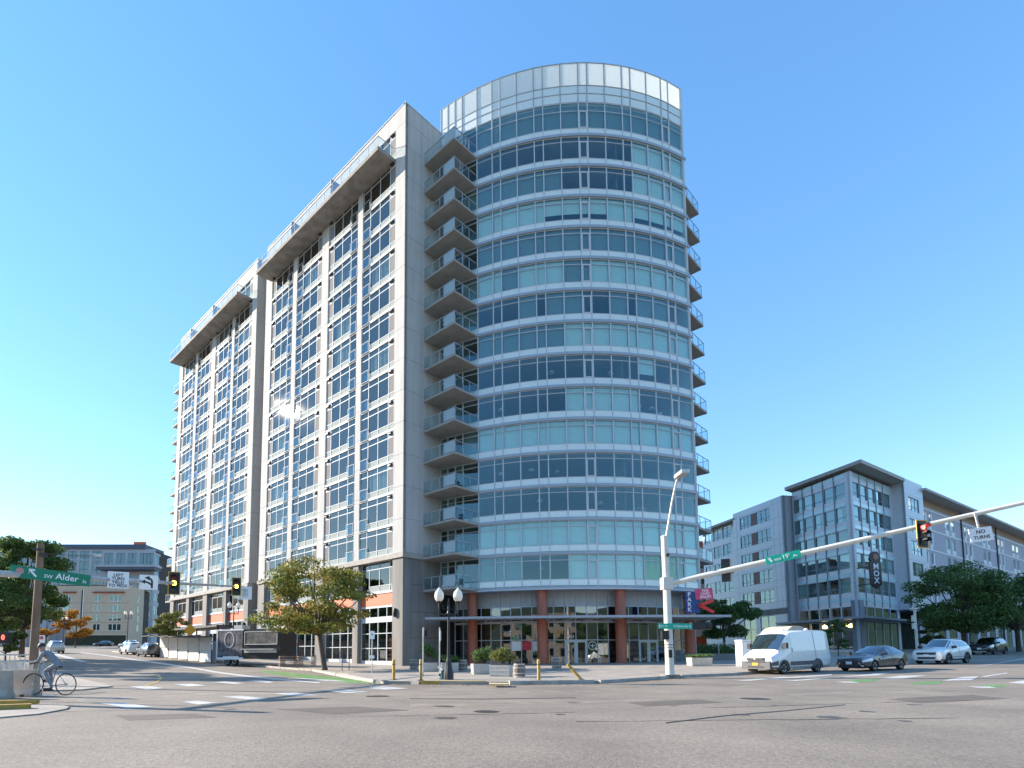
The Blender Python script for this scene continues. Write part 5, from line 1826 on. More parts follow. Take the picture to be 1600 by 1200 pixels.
# right-hand signal pole with mast arm
pb_ = gpt(1047, 1056)
pole = thing('signal_pole', 'cream steel signal pole with long mast arm and red light at the right', 'signal pole', pb_)
zz = lambda y: at(1045, y, pb_.y).z - pb_.z
ob('base_plate', MB().box(-.38, .38, -.38, .38, 0, .07).mesh('base_plate', M_conc), pole)
ob('post', MB().tube([(0, 0, .05), (-.02, 0, zz(912)), (-.06, 0, zz(840))], [.22, .185, .165], 16).mesh('post', M_cream, 60), pole)
ob('cap', MB().lathe([(.18, zz(840)), (.18, zz(838)), (.05, zz(836))], 12, (-.06, 0, 0)).mesh('cap', M_cream), pole)
zt0, zt1 = zz(842), zz(753)
ob('lamp_arm', MB().tube([(-.02, -.1, zt0 - .1), (.06, -.2, zt0 + .5), (.28, -.4, zt0 + 2.0), (.42, -.6, zt1 - .25), (.46, -.8, zt1)], [.07, .065, .055, .05, .045], 10).mesh('lamp_arm', M_cream, 60), pole)
ob('luminaire', MB().box(.28, .68, -1.7, -.7, zt1 - .05, zt1 + .14).mesh('luminaire', M_steel), pole)
armA = Vector((.1, -.05, zz(912)))
pe2 = at(1600, 785.5, 24.4)
armB = pe2 - pb_
armC = armB + (armB - armA) * .22
pts = [armA.lerp(armC, t) for t in (0, .2, .4, .6, .8, 1)]
ob('mast_arm', MB().tube(pts, [.15, .135, .12, .108, .097, .088], 14).mesh('mast_arm', M_cream, 60), pole)
ob('arm_clamp', MB().box(-.27, .25, -.25, .25, zz(912) - .3, zz(912) + .32).mesh('arm_clamp', M_cream), pole)


def on_arm(x):
    best = None
    for i in range(400):
        q = armA.lerp(armC, i / 399)
        d = abs(px_of(q + pb_)[0] - x)
        if best is None or d < best[0]:
            best = (d, q)
    return best[1]


q = on_arm(1436)
signal_head(pole, (q.x, q.y - .18, q.z - .38), 'red', R(12), s=.93)
q = on_arm(1138)
hd = MB().box(-.26, .26, 0, .06, -.62, .62)
bk = ob('signal_head', MB().box(-.2, .2, -.12, .16, -.58, .58).mesh('signal_head', M_black), pole, (q.x, q.y + .3, q.z + .02), R(150))
ob('backplate', MB().box(-.36, -.2, .0, .03, -.64, .64).mesh('backplate', M_steel), bk)
for z_ in (.36, 0, -.36):
    ob('visor', MB().tube([(0, -.12, z_), (0, -.4, z_)], .16, 10).mesh('visor', M_black), bk)
q0_, q1_ = on_arm(1195), on_arm(1250)
mid = (q0_ + q1_) / 2
sl = math.atan2(q1_.z - q0_.z, (q1_ - q0_).xy.length)
yaw = math.atan2((q1_ - q0_).y, (q1_ - q0_).x)
Ls = (q1_ - q0_).length
sb = ob('street_sign', MB().box(-Ls / 2, Ls / 2, -.2, -.17, -.2, .19).mesh('street_sign', M_sgreen2), pole, mid, (0, -sl, yaw))
ob('lettering', text_mesh('NW', .17, M_swt), sb, (-Ls * .16, -.205, -.06), (math.pi / 2, 0, 0))
ob('lettering', text_mesh('19', .29, M_swt), sb, (Ls * .06, -.205, 0), (math.pi / 2, 0, 0))
ob('lettering', text_mesh('th', .13, M_swt), sb, (Ls * .16, -.205, .07), (math.pi / 2, 0, 0))
ob('lettering', text_mesh('Av', .17, M_swt), sb, (Ls * .34, -.205, -.05), (math.pi / 2, 0, 0))
ob('emblem', MB().bar((-Ls * .40, -.205, .1), (-Ls * .33, -.205, -.1), .01, .09).bar((-Ls * .42, -.205, .09), (-Ls * .34, -.205, .07), .01, .07).mesh('emblem', M_swt), sb)
q = on_arm(1526)
nt_ = ob('no_turns_sign', MB().box(-.46, .46, -.02, .02, -.31, .31).mesh('no_turns_sign', M_sw), pole, (q.x, q.y - .12, q.z - .98), (0, R(-8), R(-8)))
ob('hanger', MB().box(-.04, .04, .02, .06, -.2, 1.0).mesh('hanger', M_cream), nt_)
ob('lettering', text_mesh('NO', .24, M_sbk), nt_, (0, -.025, .12), (math.pi / 2, 0, 0))
ob('lettering', text_mesh('TURNS', .21, M_sbk), nt_, (0, -.025, -.13), (math.pi / 2, 0, 0))
zs = zz(978)
s2 = ob('street_sign', MB().box(-.62, 1.15, -.27, -.25, zs - .17, zs + .12).mesh('street_sign', M_sgreen2), pole, (0, 0, 0), R(3))
ob('lettering', text_mesh('W Burnside St', .16, M_swt), s2, (.62, -.275, zs - .03), (math.pi / 2, 0, 0))
ob('lettering', text_mesh('SW 19', .16, M_swt), s2, (-.4, -.275, zs - .03), (math.pi / 2, 0, 0))
ob('walk_signal', MB().box(-.45, -.1, -.3, -.05, zs - .72, zs - .25).mesh('walk_signal', M_black), pole)
ob('side_signal', MB().box(1.2, 2.0, -.1, .2, zs - .2, zs + .2).tube([(2.0, .05, zs), (2.25, .05, zs)], .2, 12).mesh('side_signal', M_black), pole)
ob('push_button', MB().box(-.12, .05, -.27, -.2, .95, 1.35).mesh('push_button', M_black), pole)
ob('camera_dome', MB().lathe([(.1, zz(866)), (.1, zz(868)), (.03, zz(871))], 10, (0, -.22, 0)).mesh('camera_dome', M_black), pole)
ob('band', MB().lathe([(.225, zz(1008)), (.225, zz(1007))], 14).lathe([(.223, zz(1012)), (.223, zz(1011.4))], 14).mesh('band', M_black), pole)

# left-hand mast arm
B0, B1 = at(0, 896.5, 18.6), at(371, 916.5, 36.6)
A0 = B0.lerp(B1, -.12)
A1 = B0.lerp(B1, 1.06)
lpole = thing('signal_pole', 'grey steel mast arm with Alder street sign and two amber signals at left', 'signal pole', (A0.x, A0.y, H(A0.x, A0.y) + KH))
lo = Vector(lpole.location)
ob('post', MB().tube([(0, 0, 0), (0, 0, A0.z - lo.z + 1.0)], [.2, .17], 14).mesh('post', M_steel, 60), lpole)


def arm_pt(x):
    """point of the arm that stands at picture column x"""
    best = None
    for i in range(600):
        f = i / 599
        q = A0.lerp(A1, f)
        d = abs(px_of(q)[0] - x)
        if best is None or d < best[0]:
            best = (d, f)
    f = best[1]
    q = A0.lerp(A1, f)
    return q


apts = [A0.lerp(A1, i / 10) for i in range(11)]
ob('mast_arm', MB().tube([p - lo for p in apts], [.115 - .006 * i for i in range(len(apts))], 12).mesh('mast_arm', M_steel, 60), lpole)


def face_cam(p):
    return math.atan2(-p.x, p.y) * 1.0


def arm_sign(x, w, h, dz, name, m, roll=0.0):
    p = arm_pt(x)
    yaw = -math.atan2(p.x, p.y) * .9
    o = ob(name, MB().box(-w / 2, w / 2, -.015, .015, -h / 2, h / 2).mesh(name, m), lpole, p - lo + Vector((.12, -.16, dz)) - Vector((p.x, p.y, p.z - CZ)).normalized() * (w * .45), (0, roll, yaw))
    return o


s = arm_sign(80, 2.35, .42, -.0, 'street_sign', M_sgreen, R(5))
ob('lettering', text_mesh('SW', .17, M_swt), s, (-.08, -.02, -.04), (math.pi / 2, 0, 0))
ob('lettering', text_mesh('Alder', .30, M_swt), s, (.47, -.02, .0), (math.pi / 2, 0, 0))
ob('lettering', text_mesh('St', .16, M_swt), s, (1.0, -.02, -.06), (math.pi / 2, 0, 0))
ar = MB().bar((-.42, -.02, -.1), (-.62, -.02, .1), .01, .06).bar((-.66, -.02, .12), (-.48, -.02, .12), .01, .06).bar((-.64, -.02, .14), (-.64, -.02, -.04), .06, .01)
ob('arrow', ar.mesh('arrow', M_swt), s)
ob('rose_emblem', MB().lathe([(.12, 0), (.12, .004)], 8).mesh('rose_emblem', mat('rose_pink', (0.6, 0.25, 0.22), 0.5)), s, (-.9, -.02, .03), (math.pi / 2, 0, 0))
s = arm_sign(184, .80, .72, -.02, 'yield_sign', M_sw)
ob('lettering', text_mesh('LEFT\nTURN\nYIELD\nTO PEDS', .178, M_sbk), s, (0, -.02, -.02), (math.pi / 2, 0, 0))
s = arm_sign(231.5, .78, .68, -.05, 'turn_arrow_sign', M_sw)
ta = MB().bar((.12, -.02, -.26), (.12, -.02, .05), .01, .09) if 0 else MB()
ta.box(.1, .18, -.022, -.016, -.27, .02)
ta.bar((.14, -.02, .0), (.10, -.02, .14), .09, .008) if 0 else None
for (x0, z0), (x1, z1) in (((.14, .0), (.12, .12)), ((.12, .12), (.0, .2)), ((.14, -.12), (-.05, .0)), ((-.05, .0), (-.2, .02))):
    d = Vector((x1 - x0, 0, z1 - z0))
    nrm = Vector((-d.z, 0, d.x)).normalized() * .04
    a, b = Vector((x0, -.019, z0)), Vector((x1, -.019, z1))
    ta.add([a - nrm, b - nrm, b + nrm, a + nrm], [(0, 1, 2, 3)])
ta.add([(-.18, -.021, .21), (.02, -.021, .30), (.03, -.021, .1)], [(0, 1, 2)])
ta.add([(-.32, -.021, .03), (-.14, -.021, .12), (-.16, -.021, -.08)], [(0, 1, 2)])
ob('arrow', ta.mesh('arrow', M_sbk), s)
for x, sc_ in ((275, .86), (371, .85)):
    p = arm_pt(x)
    signal_head(lpole, p - lo + Vector((0, -.2, -.02)), 'amber', -math.atan2(p.x, p.y) * .8, s=sc_)
s = arm_sign(396, .82, .86, -.42, 'lane_sign', M_sw)
ob('lettering', text_mesh('NEXT\nLEFT\nLANE\nONLY', .15, M_bpd), s, (0, -.02, 0), (math.pi / 2, 0, 0))
# mast-arm camera and wire
up_ = at(52, 1030, 24)
up_.z = H(up_.x, up_.y) + KH
hgt = at(52, 850, 24).z - up_.z
wp = thing('utility_pole', 'weathered brown wooden utility pole at the left', 'utility pole', up_)
ob('pole', MB().tube([(0, 0, 0), (.02, 0, hgt)], [.175, .13], 14).mesh('pole', M_wood, 60), wp)
ob('hardware', MB().box(-.2, .25, -.2, -.14, hgt - .3, hgt - .22).box(.1, .22, -.2, .2, hgt - .55, hgt - .4).mesh('hardware', M_dark), wp)
w0 = up_ + Vector((.15, -.1, hgt - .4))
w1 = at(150, 868.5, 29)
ob('wire', MB().tube([w0 - up_, (w0.lerp(w1, .5) - Vector((0, 0, .05))) - up_, w1 - up_], .016, 6).mesh('wire', M_black), wp)
ob('wire_camera', MB().box(-.1, .35, -.1, .1, -.06, .08).mesh('wire_camera', M_steel), wp, w1 - up_)
# walk signal at the left picture edge
p = at(-3, 997, 17.0)
zb_ = H(p.x, p.y) + KH
ped = thing('walk_signal', 'black crossing signal with red hand and zero at the left edge', 'crossing signal', (p.x, p.y, zb_), 0)
ob('housing', MB().box(-.14, .33, -.12, .12, p.z - zb_ - .16, p.z - zb_ + .17).mesh('housing', M_black), ped)
ob('post', MB().tube([(-.3, 0, 0), (-.3, 0, 3)], .05, 10).mesh('post', M_steel), ped)
M_rl = mat('red_signal_led', (1, .05, .03), .4, emit=((1, .05, .03), 3.0))
ob('digit', text_mesh('0', .2, M_rl), ped, (.24, -.125, p.z - zb_ + .01), (math.pi / 2, 0, 0))
ob('hand', MB().box(-.02, .07, -.127, -.121, p.z - zb_ - .06, p.z - zb_ + .02).box(-.05, -.02, -.127, -.121, p.z - zb_ - .02, p.z - zb_ + .04).mesh('hand', M_rl), ped)
# small parking sign by the wooden pole
p = at(59, 1030, 26)
np_ = thing('parking_post', 'small white no parking sign right of the wooden pole', 'sign', (p.x, p.y, H(p.x, p.y) + KH), R(20))
hz = at(60, 998, 26).z - H(p.x, p.y) - KH
ob('post', MB().tube([(0, 0, 0), (0, 0, hz + .2)], .03, 8).mesh('post', M_steel), np_)
ob('plate', MB().box(-.02, .24, -.05, -.04, hz - .18, hz + .16).mesh('plate', M_sw), np_)
ob('emblem', MB().lathe([(.08, 0), (.08, .004)], 10).mesh('emblem', mat('sign_dull_red', (0.5, 0.1, 0.15), 0.5)), np_, (.11, -.052, hz + .04), (math.pi / 2, 0, 0))

# concrete barriers, chain-link panel and rail at the left
M_jers = mat('barrier_concrete', (0.50, 0.44, 0.36), 0.85, col2=(0.36, 0.31, 0.25), scale=2.5, bump=0.25, bscale=12, detail=8)


def jersey(label, x0, x1, Y, yaw):
    a, b = at(x0, 1070, Y), at(x1, 1070, Y)
    L = (b - a).length
    z = H(a.x, a.y) + .004
    t = thing('jersey_barrier', label, 'barrier', (a.x, a.y, z), yaw, 'concrete barriers at the left corner')
    pr = [(-.3, 0), (.3, 0), (.3, .08), (.16, .26), (.09, .84), (-.09, .84), (-.16, .26), (-.3, .08)]
    n = len(pr)
    q = MB().add([(0, y, z_) for y, z_ in pr] + [(L, y, z_) for y, z_ in pr], [tuple(range(n)), tuple(reversed(range(n, 2 * n)))] + [(i, (i + 1) % n, n + (i + 1) % n, n + i) for i in range(n)])
    ob('barrier_body', q.mesh('barrier_body', M_jers), t)
    ob('drain_slot', MB().box(L * .2, L * .32, -.302, -.29, .0, .07).box(L * .68, L * .8, -.302, -.29, .0, .07).mesh('drain_slot', M_dark), t)
    return t


jersey('pale concrete barrier in front of the wooden pole', 4, 55, 18.4, R(6))
jersey('pale concrete barrier cut off by the left picture edge', -70, 6, 17.2, R(14))
fa_ = at(-30, 1060, 19.0)
fb_ = at(50, 1060, 20.0)
zf_ = H(fa_.x, fa_.y) + KH
chn = thing('chain_link_fence', 'grey chain link fence panel behind the concrete barriers', 'fence', (fa_.x, fa_.y, zf_), math.atan2(fb_.y - fa_.y, fb_.x - fa_.x))
Lf = (fb_ - fa_).xy.length
fr = MB()
for x in (0, Lf * .5, Lf, Lf + .75):
    fr.tube([(x, 0 if x <= Lf else .9, 0), (x, 0 if x <= Lf else .9, .98)], .025, 7)
fr.tube([(0, 0, .97), (Lf, 0, .97), (Lf + .75, .9, .97)], .022, 7)
fr.tube([(0, 0, .06), (Lf, 0, .06), (Lf + .75, .9, .06)], .018, 7)
ob('fence_frame', fr.mesh('fence_frame', M_steel, 60), chn)
wm = MB()
n = 42
for i in range(-12, n):
    for sg in (1, -1):
        x0, x1 = i * Lf / n * 1.0, (i + 13) * Lf / n
        za, zb2 = (.08, .95) if sg > 0 else (.95, .08)
        c0, c1 = max(0, x0), min(Lf, x1)
        if c1 <= c0:
            continue
        f0, f1 = (c0 - x0) / (x1 - x0), (c1 - x0) / (x1 - x0)
        wm.bar((c0, 0, za + (zb2 - za) * f0), (c1, 0, za + (zb2 - za) * f1), .006)
for i in range(14):
    f = i / 14
    wm.bar((Lf + .75 * f, .9 * f, .08), (Lf + .75 * min(1, f + .3), .9 * min(1, f + .3), .95), .006)
    wm.bar((Lf + .75 * f, .9 * f, .95), (Lf + .75 * min(1, f + .3), .9 * min(1, f + .3), .08), .006)
w_o = ob('fence_wire', wm.mesh('fence_wire', M_steel), chn)
w_o['kind'] = 'stuff'
ra, rb_ = at(-20, 1040, 23), at(46, 1040, 25)
hr = thing('hand_railing', 'grey steel railing with upright bars behind the barriers', 'railing', (ra.x, ra.y, H(ra.x, ra.y) + KH), math.atan2(rb_.y - ra.y, rb_.x - ra.x))
Lr = (rb_ - ra).xy.length
ob('rail', MB().tube([(0, 0, 1.2), (Lr, 0, 1.2)], .03, 8).tube([(0, 0, .15), (Lr, 0, .15)], .02, 8).mesh('rail', M_steel), hr)
for i in range(9):
    ob('baluster', MB().tube([(Lr * i / 8, 0, 0), (Lr * i / 8, 0, 1.2)], .018, 6).mesh('baluster', M_steel), hr)
# white stall wall in the parking lane
b0, b1 = G(331, 1036.5), G(250, 1027)
db = (b1 - b0).xy
Lb = db.length
bang = math.atan2(db.y, db.x)
stall = thing('stall_wall', 'long white panelled dining shelter wall with translucent sheets beside the trailer', 'shelter', (b0.x, b0.y, b0.z), bang)
nseg = 5
hb_ = 1.25
ht_ = 2.55
sheet = mat('milky_plastic_sheet', (0.62, 0.61, 0.58), 0.4, var=0.06, scale=2, bump=0.4, bscale=3)
for i in range(nseg):
    x0, x1 = Lb * i / nseg, Lb * (i + 1) / nseg
    dz = H(*(b0.xy + db * ((i + .5) / nseg))) - b0.z
    ob('wall_panel', MB().box(x0 + .06, x1 - .06, -.05, .05, dz + .08, dz + hb_).mesh('wall_panel', mat('white_board', (0.72, 0.71, 0.68), 0.6, var=0.05)), stall)
    ob('plastic_sheet', MB().box(x0 + .08, x1 - .12, .1, .12, dz + hb_, dz + ht_).mesh('plastic_sheet', sheet), stall)
    ob('post', MB().box(x0 - .05, x0 + .05, -.06, .1, dz, dz + hb_ + .02).mesh('post', M_dark), stall)
    ob('timber_brace', MB().bar((x1 - .1, -.02, dz + hb_ + .3), (x1 - .35, -.02, dz + ht_), .09).mesh('timber_brace', mat('raw_timber', (0.35, 0.19, 0.1), 0.8)), stall)
    ob('roof', MB().box(x0, x1, -.25, 2.2, dz + ht_, dz + ht_ + .1).mesh('roof', mat('torn_roof_felt', (0.10, 0.085, 0.075), 0.9, var=0.4, scale=4)), stall)
ob('end_wall', MB().box(-.9, -.06, -.04, .04, -.02, 2.2).mesh('end_wall', M_louv), stall)
for i in range(9):
    ob('lattice_slat', MB().bar((-.88 + i * .1, -.06, .1), (-.88 + i * .1, -.06, 2.15), .03).mesh('lattice_slat', M_sw), stall)
p = at(297, 990, 66)
dia = thing('warning_sign', 'orange diamond road work sign above the white stall wall', 'sign', (p.x, p.y, H(p.x, p.y)), R(12))
hz = p.z - H(p.x, p.y)
ob('plate', MB().box(-.5, .5, -.02, .02, -.5, .5, Matrix.Translation((0, 0, hz + .4)) @ Matrix.Rotation(R(45), 4, 'Y')).mesh('plate', mat('road_work_orange', (0.8, 0.32, 0.01), 0.5)), dia)
ob('post', MB().box(-.04, .04, .03, .1, 0, hz + .5).mesh('post', M_dark), dia)
p = at(330, 993, 68)
aw = thing('street_canopy', 'dark flat canopy on posts behind the stall wall', 'canopy', (p.x, p.y, H(p.x, p.y)), TH)
ob('roof', MB().box(-1.5, 1.8, -5, 8, 3.6, 3.8).mesh('roof', M_dark), aw)
for y in (-4.5, 1.5, 7.5):
    ob('post', MB().box(-1.2, -1.05, y, y + .15, 0, 3.6).mesh('post', M_dark), aw)
# food trailer
tA, tB = at(338, 1041, 52.5), at(437, 1043, 49.5)
td = (tB - tA).xy
Lt_ = 6.6
tS = td.length / Lt_
ft = thing('food_trailer', 'black food trailer with a serving hatch and white portrait mural', 'trailer', (tA.x, tA.y, H(tA.x, tA.y)), math.atan2(td.y, td.x))
ft.scale = (tS, tS, tS)
M_tblk = mat('trailer_black', (0.02, 0.019, 0.019), 0.35, var=0.2)
ob('body', MB().box(0, Lt_, .0, 2.3, .55, 2.95).mesh('body', M_tblk), ft)
ob('mural_panel', MB().box(.1, 2.75, -.02, -.003, .75, 2.85).mesh('mural_panel', mat('mural_print', (0.20, 0.18, 0.19), 0.5, col2=(0.015, 0.013, 0.016), scale=2.6, detail=9)), ft)
rn = MB()
for i in range(20):
    a0, a1 = i * math.pi / 10, (i + 1) * math.pi / 10
    rn.bar((1.35 + .5 * math.cos(a0), -.03, 2.1 + .62 * math.sin(a0)), (1.35 + .5 * math.cos(a1), -.03, 2.1 + .62 * math.sin(a1)), .02, .09)
ob('mural_ring', rn.mesh('mural_ring', M_steel), ft)
ob('mural_bust', MB().lathe([(.05, 1.75), (.2, 1.8), (.22, 2.05), (.16, 2.25), (.02, 2.38)], 12, (1.35, -.03, 0)).mesh('mural_bust', M_sw, 50), ft).scale = (1, .08, 1)
ob('trim', MB().box(-.01, 2.85, -.03, -.005, 2.86, 2.96).box(-.01, .07, -.03, -.005, .6, 2.86).box(.0, 2.85, -.035, -.005, .5, .68).mesh('trim', M_sw), ft)
ob('hatch', MB().box(3.05, 6.3, -.06, -.005, 1.75, 2.7).mesh('hatch', mat('hatch_board', (0.16, 0.145, 0.12), 0.5, col2=(0.03, 0.028, 0.025), scale=2)), ft)
hf = MB()
for x0, x1, z0, z1 in ((3.0, 6.35, 2.7, 2.76), (3.0, 6.35, 1.69, 1.75), (3.0, 3.06, 1.75, 2.7), (6.29, 6.35, 1.75, 2.7)):
    hf.box(x0, x1, -.08, -.005, z0, z1)
ob('hatch_frame', hf.mesh('hatch_frame', M_steel), ft)
ob('counter', MB().box(3.0, 6.3, -.4, -.01, 1.3, 1.36).box(3.0, 6.3, -.06, -.02, 1.05, 1.3).mesh('counter', M_steel), ft)
ob('roof_vent', MB().box(3.6, 4.6, .8, 1.6, 2.95, 3.25).lathe([(.25, 3.25), (.3, 3.4), (.1, 3.5)], 10, (4.1, 1.2, 0)).mesh('roof_vent', M_sw), ft)
ob('roof_unit', MB().box(1.0, 1.9, .8, 1.7, 2.95, 3.35).mesh('roof_unit', M_steel), ft)


def wheel(parent, loc, r, w, rot=0.0, rim=M_rim, name='wheel'):
    """axle along local y; outer side is -y"""
    wh = ob(name, MB().tube([(0, -w / 2, 0), (0, w / 2, 0)], r * .35, 12).mesh(name, M_dark), parent, loc, rot)
    ty = MB()
    prof = [(r * .64, -w / 2), (r * .93, -w / 2), (r, -w * .3), (r, w * .3), (r * .93, w / 2), (r * .64, w / 2)]
    n = 26
    vs_ = [(rr * math.cos(2 * math.pi * k / n), y, rr * math.sin(2 * math.pi * k / n)) for rr, y in prof for k in range(n)]
    fs = [(i * n + k, i * n + (k + 1) % n, (i + 1) * n + (k + 1) % n, (i + 1) * n + k) for i in range(len(prof) - 1) for k in range(n)]
    ob('tyre', ty.add(vs_, fs).mesh('tyre', M_tyre, 40), wh)
    rm = MB()
    prof = [(r * .66, -w / 2 + .01), (r * .6, -w / 2 + .015), (r * .58, -w / 2 + .06), (r * .15, -w / 2 + .08)]
    vs_ = [(rr * math.cos(2 * math.pi * k / n), y, rr * math.sin(2 * math.pi * k / n)) for rr, y in prof for k in range(n)]
    fs = [(i * n + k, i * n + (k + 1) % n, (i + 1) * n + (k + 1) % n, (i + 1) * n + k) for i in range(len(prof) - 2) for k in range(n)]
    rm.add(vs_, fs)
    for k in range(5):
        a = 2 * math.pi * k / 5 + .3
        for da in (-.16, .16):
            rm.bar((r * .1 * math.cos(a), -w / 2 + .03, r * .1 * math.sin(a)), (r * .6 * math.cos(a + da), -w / 2 + .03, r * .6 * math.sin(a + da)), .03, .05)
    rm.tube([(0, -w / 2 + .005, 0), (0, -w / 2 + .08, 0)], r * .16, 12)
    ob('rim', rm.mesh('rim', rim, 40), wh)
    return wh


for x in (1.2, 1.95):
    wheel(ft, (x, .08, .33), .33, .22)
ob('wheel_arch', MB().box(.75, 2.4, -.06, .0, .66, .76).mesh('wheel_arch', M_sw), ft)

# ------------------------------------------------------------------ vehicles


class Loft:
    def __init__(s, st):
        """stations (x, z_bottom, z_belt, z_roof, w_low, w_belt, w_roof)"""
        s.rings = []
        for x, zb, zl, zr, w, wb, wr in st:
            h = [(0, zb), (.86 * w, zb), (w, zb + .13), (w * 1.012, zb + (zl - zb) * .6), (wb, zl), (wr, max(zl + .004, zr - .075)), (wr * .8, zr), (0, zr + .025)]
            s.rings.append([Vector((x, -y, z)) for y, z in h])
        s.n = 8

    def P(s, i, k, side=-1):
        i = max(0, min(len(s.rings) - 1.0001, i))
        k = max(0, min(s.n - 1.0001, k))
        i0, k0 = int(i), int(k)
        a, b = i - i0, k - k0
        r0, r1 = s.rings[i0], s.rings[i0 + 1]
        v = (r0[k0] * (1 - b) + r0[k0 + 1] * b) * (1 - a) + (r1[k0] * (1 - b) + r1[k0 + 1] * b) * a
        return Vector((v.x, v.y if side < 0 else -v.y, v.z))

    def body(s):
        mb = MB()
        full = []
        for r in s.rings:
            full.append(list(r) + [Vector((v.x, -v.y, v.z)) for v in reversed(r[1:-1])])
        m = len(full[0])
        mb.add([v for r in full for v in r], [(i * m + k, i * m + (k + 1) % m, (i + 1) * m + (k + 1) % m, (i + 1) * m + k) for i in range(len(full) - 1) for k in range(m)] +
               [tuple(range(m)), tuple(reversed(range((len(full) - 1) * m, len(full) * m)))])
        return mb

    def patch(s, i0, i1, k0, k1, off=.008, ni=6, nk=3, side=-1, both_top=False, corners=None):
        """panel lying on the body between fractional stations and section points"""
        mb = MB()
        g = []
        for a in range(ni + 1):
            row = []
            for b in range(nk + 1):
                fi, fk = a / ni, b / nk
                if corners:
                    (a0, a1), (b0, b1) = corners
                    ii = (a0 * (1 - fk) + a1 * fk) * (1 - fi) + (b0 * (1 - fk) + b1 * fk) * fi
                else:
                    ii = i0 + (i1 - i0) * fi
                row.append(s.P(ii, k0 + (k1 - k0) * fk, side))
            g.append(row)
        vs_ = []
        for a in range(ni + 1):
            for b in range(nk + 1):
                du = g[min(a + 1, ni)][b] - g[max(a - 1, 0)][b]
                dv = g[a][min(b + 1, nk)] - g[a][max(b - 1, 0)]
                nrm = du.cross(dv)
                nrm = nrm.normalized() if nrm.length > 1e-9 else Vector((0, 0, 1))
                c = Vector((g[a][b].x, 0, .6))
                if nrm.dot(g[a][b] - c) < 0:
                    nrm = -nrm
                vs_.append(g[a][b] + nrm * off)
        w = nk + 1
        mb.add(vs_, [(a * w + b, a * w + b + 1, (a + 1) * w + b + 1, (a + 1) * w + b) for a in range(ni) for b in range(nk)])
        return mb

    def top(s, i0, i1, k0, off=.008, ni=6):
        """panel across the car between fractional stations, from section point k0 on one side to the other"""
        mb = MB()
        vs_ = []
        ks = [k0, (k0 + 7) / 2, 6.999]
        for a in range(ni + 1):
            ii = i0 + (i1 - i0) * a / ni
            row = [s.P(ii, k, -1) for k in ks] + [s.P(ii, k, 1) for k in reversed(ks[:-1])]
            p2 = s.P(ii + .05, 6.9, -1) - s.P(ii - .05, 6.9, -1)
            nn = Vector((-p2.z, 0, p2.x)).normalized()
            vs_ += [v + nn * off for v in row]
        w = 5
        mb.add(vs_, [(a * w + b, a * w + b + 1, (a + 1) * w + b + 1, (a + 1) * w + b) for a in range(ni) for b in range(w - 1)])
        return mb


def cut_wheels(me, xs, r, w):
    o = ob('cut_body', me)
    cs_ = []
    for x in xs:
        c = ob('cutter', MB().tube([(x, -w - .4, r * .98), (x, -w + .28, r * .98)], r * 1.13, 22).tube([(x, w - .28, r * .98), (x, w + .4, r * .98)], r * 1.13, 22).mesh('cutter'))
        md = o.modifiers.new('b', 'BOOLEAN')
        md.object = c
        md.operation = 'DIFFERENCE'
        md.solver = 'EXACT'
        cs_.append(c)
    dg = bpy.context.evaluated_depsgraph_get()
    dg.update()
    nm = bpy.data.meshes.new_from_object(o.evaluated_get(dg))
    for c in cs_ + [o]:
        bpy.data.objects.remove(c)
    return nm


def paint(name, col, rough=.28, metal=0.0):
    return mat(name, col, rough, metal=metal, var=0.02, coat=0.9)


def place(px_f, x_rear, wb):
    """ground point of the near front wheel and the heading that puts the near rear wheel at picture column x_rear"""
    P = G(*px_f)
    best = None
    for a in range(-20, 100):
        d = Vector((math.cos(R(a)), math.sin(R(a))))
        q = P.xy + d * wb
        x = px_of((q.x, q.y, H(q.x, q.y)))[0]
        if best is None or abs(x - x_rear) < best[0]:
            best = (abs(x - x_rear), a)
    return P, R(best[1])


def vehicle(name, label, cat, st, xf, xr, r, pcol, P, ang, details):
    """P is the ground under the near front wheel"""
    lf = Loft(st)
    w = max(t[4] for t in st)
    d = Vector((math.cos(ang), math.sin(ang)))
    nrm = Vector((-d.y, d.x))
    o2 = P.xy - d * xf + nrm * (w - .1)
    zf, zr = H(*(o2 + d * xf)), H(*(o2 + d * xr))
    t = thing(name, label, cat, (o2.x, o2.y, zf - (zr - zf) / (xr - xf) * xf))
    t.rotation_euler = (0, -math.atan2(zr - zf, xr - xf), ang)
    t.rotation_mode = 'XYZ'
    me = cut_wheels(lf.body().mesh('body'), (xf, xr), r, w)
    me.materials.clear()
    me.materials.append(pcol)
    me.polygons.foreach_set('use_smooth', [True] * len(me.polygons))
    me.set_sharp_from_angle(angle=R(34))
    ob('body', me, t)
    L = st[-1][0]
    ob('underbody', MB().box(.35, L - .35, -.52, .52, st[3][1] - .02, st[3][1] + .5).mesh('underbody', M_dark), t)
    for sg in (-1, 1):
        for x in (xf, xr):
            wheel(t, (x, sg * (w - .12), r), r, .21, 0 if sg < 0 else math.pi)
    details(t, lf)
    return t


def gp(t, nm, mb, m, smooth=40):
    return ob(nm, mb.mesh(nm, m, smooth), t)


